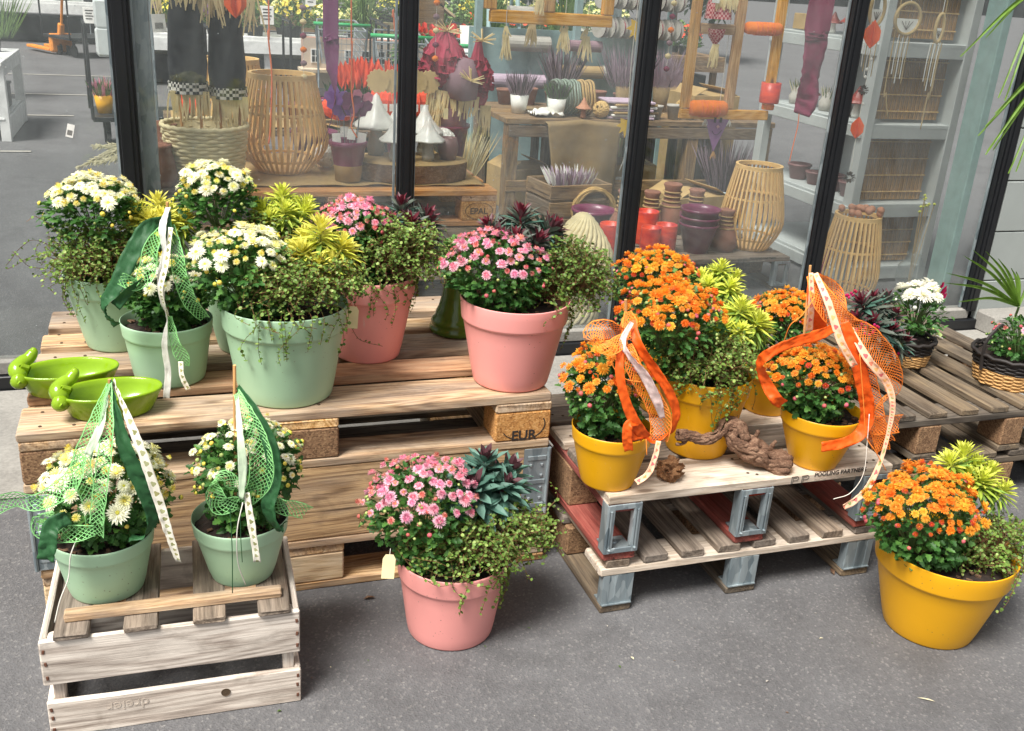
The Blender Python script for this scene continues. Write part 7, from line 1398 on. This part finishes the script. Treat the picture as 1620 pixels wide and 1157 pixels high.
for i, (p, l) in enumerate((((.6, 10.16, .78), 'on the left bench near the lantern'), ((1.5, 10.16, .8), 'on the left bench beside the purple ribbon'), ((2.4, 13.15, .9), 'on the rear bench at the middle'), ((-.55, 12.9, .55), 'in the yard beside the pallet truck'), ((3.9, 9.25, .85), 'on the bench behind the carts'))):
    t = thing('price_card', 'white printed price card '+l, 'sign', (p[0], p[1], p[2]-.2), 0, 'price cards in the yard'); mb = MB(); mb.box((0, 0, .22), (.15, .008, .2), 0, None, .002); mb.build('card', 'paper', t); mb = MB(); mb.tube([(0, .008, -.02), (0, .008, .2)], .006, 6); mb.build('stake', 'wire_grey', t); mb = MB()
    for k in range(4): mb.box((-.005*(k % 2), -.0055, .285-.035*k), (.1-.02*(k % 2), .002, .012))
    mb.build('print', 'print_black', t)
for i, (x, y, c, l) in enumerate(((2.62, 7.25, 'cart_green', 'left'), (3.0, 7.4, 'cart_green', 'right'))):
    t = thing('cyclamen_tub', 'green leafed tub with red flowers behind the carts, '+l+' one', 'potted plant', (x, y, 0), 0, 'cyclamen tubs'); mb = MB(); mb.lathe([(.001, 0), (.2, 0), (.24, .62), (.001, .6)], 20); mb.build('tub', 'black_plastic', t, smooth=True); mb = MB(); g = random.Random(i+40)
    for k in range(160): d = sph(g, 0, R(95)); mb.leaf(Vector((d.x*.24, d.y*.24, .6+d.z*.22)), d+Vector((0, 0, -.3)), d+Vector((0, 0, .6)), .1, .09, 0, 'round', .1, .3)
    for k in range(50): d = sph(g, 0, R(60)); mb.leaf(Vector((d.x*.22, d.y*.22, .72+d.z*.2)), (g.uniform(-.3, .3), g.uniform(-.3, .3), 1), (0, -1, 0), .06, .045, 1, 'round')
    mb.build('foliage', ['leaf_far', 'candle_red'], t)

# more stock crowding the shop
def carton(label, c, d, rz=0, mat='burlap'):
    t = thing('cardboard_box', label, 'box', c, rz, 'cardboard boxes'); mb = MB(); mb.box((0, 0, d[2]/2), d, 0, None, .004); mb.build('carton', mat, t); mb = MB(); mb.box((0, -d[1]/2-.001, d[2]*.6), (d[0]*.35, .002, d[2]*.25)); mb.build('label', 'paper', t)
    for s_ in (-1, 1): mb = MB(); mb.box((s_*d[0]*.36, 0, d[2]+.02), (d[0]*.3, d[1]*.98, .004), 0, Matrix.Rotation(R(28*s_), 3, 'Y')); mb.build('flap', mat, t)
carton('cardboard box under the left end of the work table', (2.55, 4.15, 0), (.35, .3, .26), R(10)); carton('cardboard box under the middle of the work table', (3.25, 4.1, 0), (.42, .3, .3), R(-6)); carton('cardboard box on the floor behind the clay bottles', (3.3, 3.2, 0), (.38, .3, .28), R(12)); carton('tall cardboard box beside the ribbon rack', (4.15, 4.7, 0), (.4, .4, .7), R(5)); carton('cardboard box under the trestle table', (1.5, 3.2, 0), (.4, .35, .3), R(-5))
def pot_row(label_fn, spots, mat, r_, h, group):
    for i, c in enumerate(spots):
        t = thing('small_pot', label_fn(i), 'pot', c, 0, group); mb = MB(); k = 1+.12*math.sin(i*2.3); mb.lathe([(.001, 0), (r_*.7*k, 0), (r_*k, h*.85*k), (r_*1.08*k, h*.87*k), (r_*1.08*k, h*k), (r_*.95*k, h*k), (r_*.6*k, h*.2), (.001, h*.18)], 20); mb.build('body', mat, t, smooth=True)
OR = ('first', 'second', 'third', 'fourth', 'fifth', 'sixth', 'seventh')
pot_row(lambda i: OR[i]+' small plum pot from the left on the trestle table', [(.62+.16*i, 3.02+.05*(i % 2), .70) for i in range(5)], 'plum', .05, .09, 'small plum pots on the trestle table')
pot_row(lambda i: OR[i]+' small terracotta pot from the left at the back of the work table', [(2.5+.17*i, 4.42, .62) for i in range(6)], 'terracotta', .055, .1, 'small terracotta pots on the work table')
pot_row(lambda i: OR[i]+' pale grey cup from the left at the front of the work table', [(3.35+.12*i, 3.84, .62) for i in range(5)], 'ceramic_grey', .04, .085, 'grey cups on the work table')
pot_row(lambda i: OR[i]+' ceramic bowl on the lower left shelf of the white unit', [(3.80, 2.36+.16*i, .435) for i in range(4)], 'cup_brown', .06, .08, 'bowls on the white unit')
for i, (x, y, z, l) in enumerate(((2.95, 3.82, .62, 'left of the paper pile'), (3.62, 4.0, .62, 'at the right end of the work table'), (1.75, 2.32, ZT+.005, 'at the right corner of the display pallet') if False else (1.44, 2.10, ZB, 'behind the tree slice'))):
    t = thing('twine_ball', 'ball of natural twine '+l, 'twine', (x, y, z), 0, 'twine balls'); mb = MB()
    for k in range(22): M_ = Matrix.Rotation(k*.9, 3, 'X') @ Matrix.Rotation(k*1.7, 3, 'Y'); mb.tube([M_ @ Vector((.05*math.cos(q*.52), .05*math.sin(q*.52), .004*math.sin(q)))+Vector((0, 0, .054)) for q in range(12)], .0045, 4, loop=True)
    mb.build('windings', 'cane', t)
# bundles of dried flowers standing in buckets
for i, (x, y, m, l) in enumerate(((2.05, 3.9, ('pampas', 'straw'), 'pale dried grass bunch in a zinc bucket left of the work table'), (3.75, 3.55, ('leaf_heather', 'pet_heather'), 'mauve dried bunch in a zinc bucket right of the work table'), (3.5, 4.7, ('straw', 'leaf_far2'), 'straw coloured bunch in a zinc bucket before the rack'))):
    t = thing('dried_bunch', l, 'dried flowers', (x, y, 0), 0, 'dried bunches in buckets'); mb = MB(); mb.lathe([(.001, 0), (.09, 0), (.12, .22), (.11, .22), (.001, .2)], 20); mb.build('bucket', 'galvanised', t, smooth=True); mb = MB(); herb(mb, 200, .14, .36, random.Random(i+9), 0, w=.008); mb.build('stems', list(m), t, (0, 0, .18))
# strings of small ornaments behind the glass
for i, (px, l) in enumerate((((1.316, 1.720, 1.241), 'right of the second mullion'), ((2.263, 1.660, 1.239), 'left of the pale frame'), ((0.847, 1.900, 1.141), 'above the large lantern'))):
    t = thing('ornament_string', 'string of small felt balls hanging '+l, 'ornament', px, 0, 'felt ball strings'); mb = MB(); mb.tube([(0, 0, -.12), (0, 0, RAIL-px[2])], .001, 4); mb.build('string', 'cord_white', t); mb = MB(); mb.lathe([(.0005, -.012), (.011, -.006), (.013, 0), (.011, .006), (.0005, .012)], 10)
    for k in range(7): place('felt_ball', mb.mesh('ball', [('felt_orange', 'burgundy', 'straw', 'mauve')[(k+i) % 4]], True), t, (0, 0, -.12+.05*k))
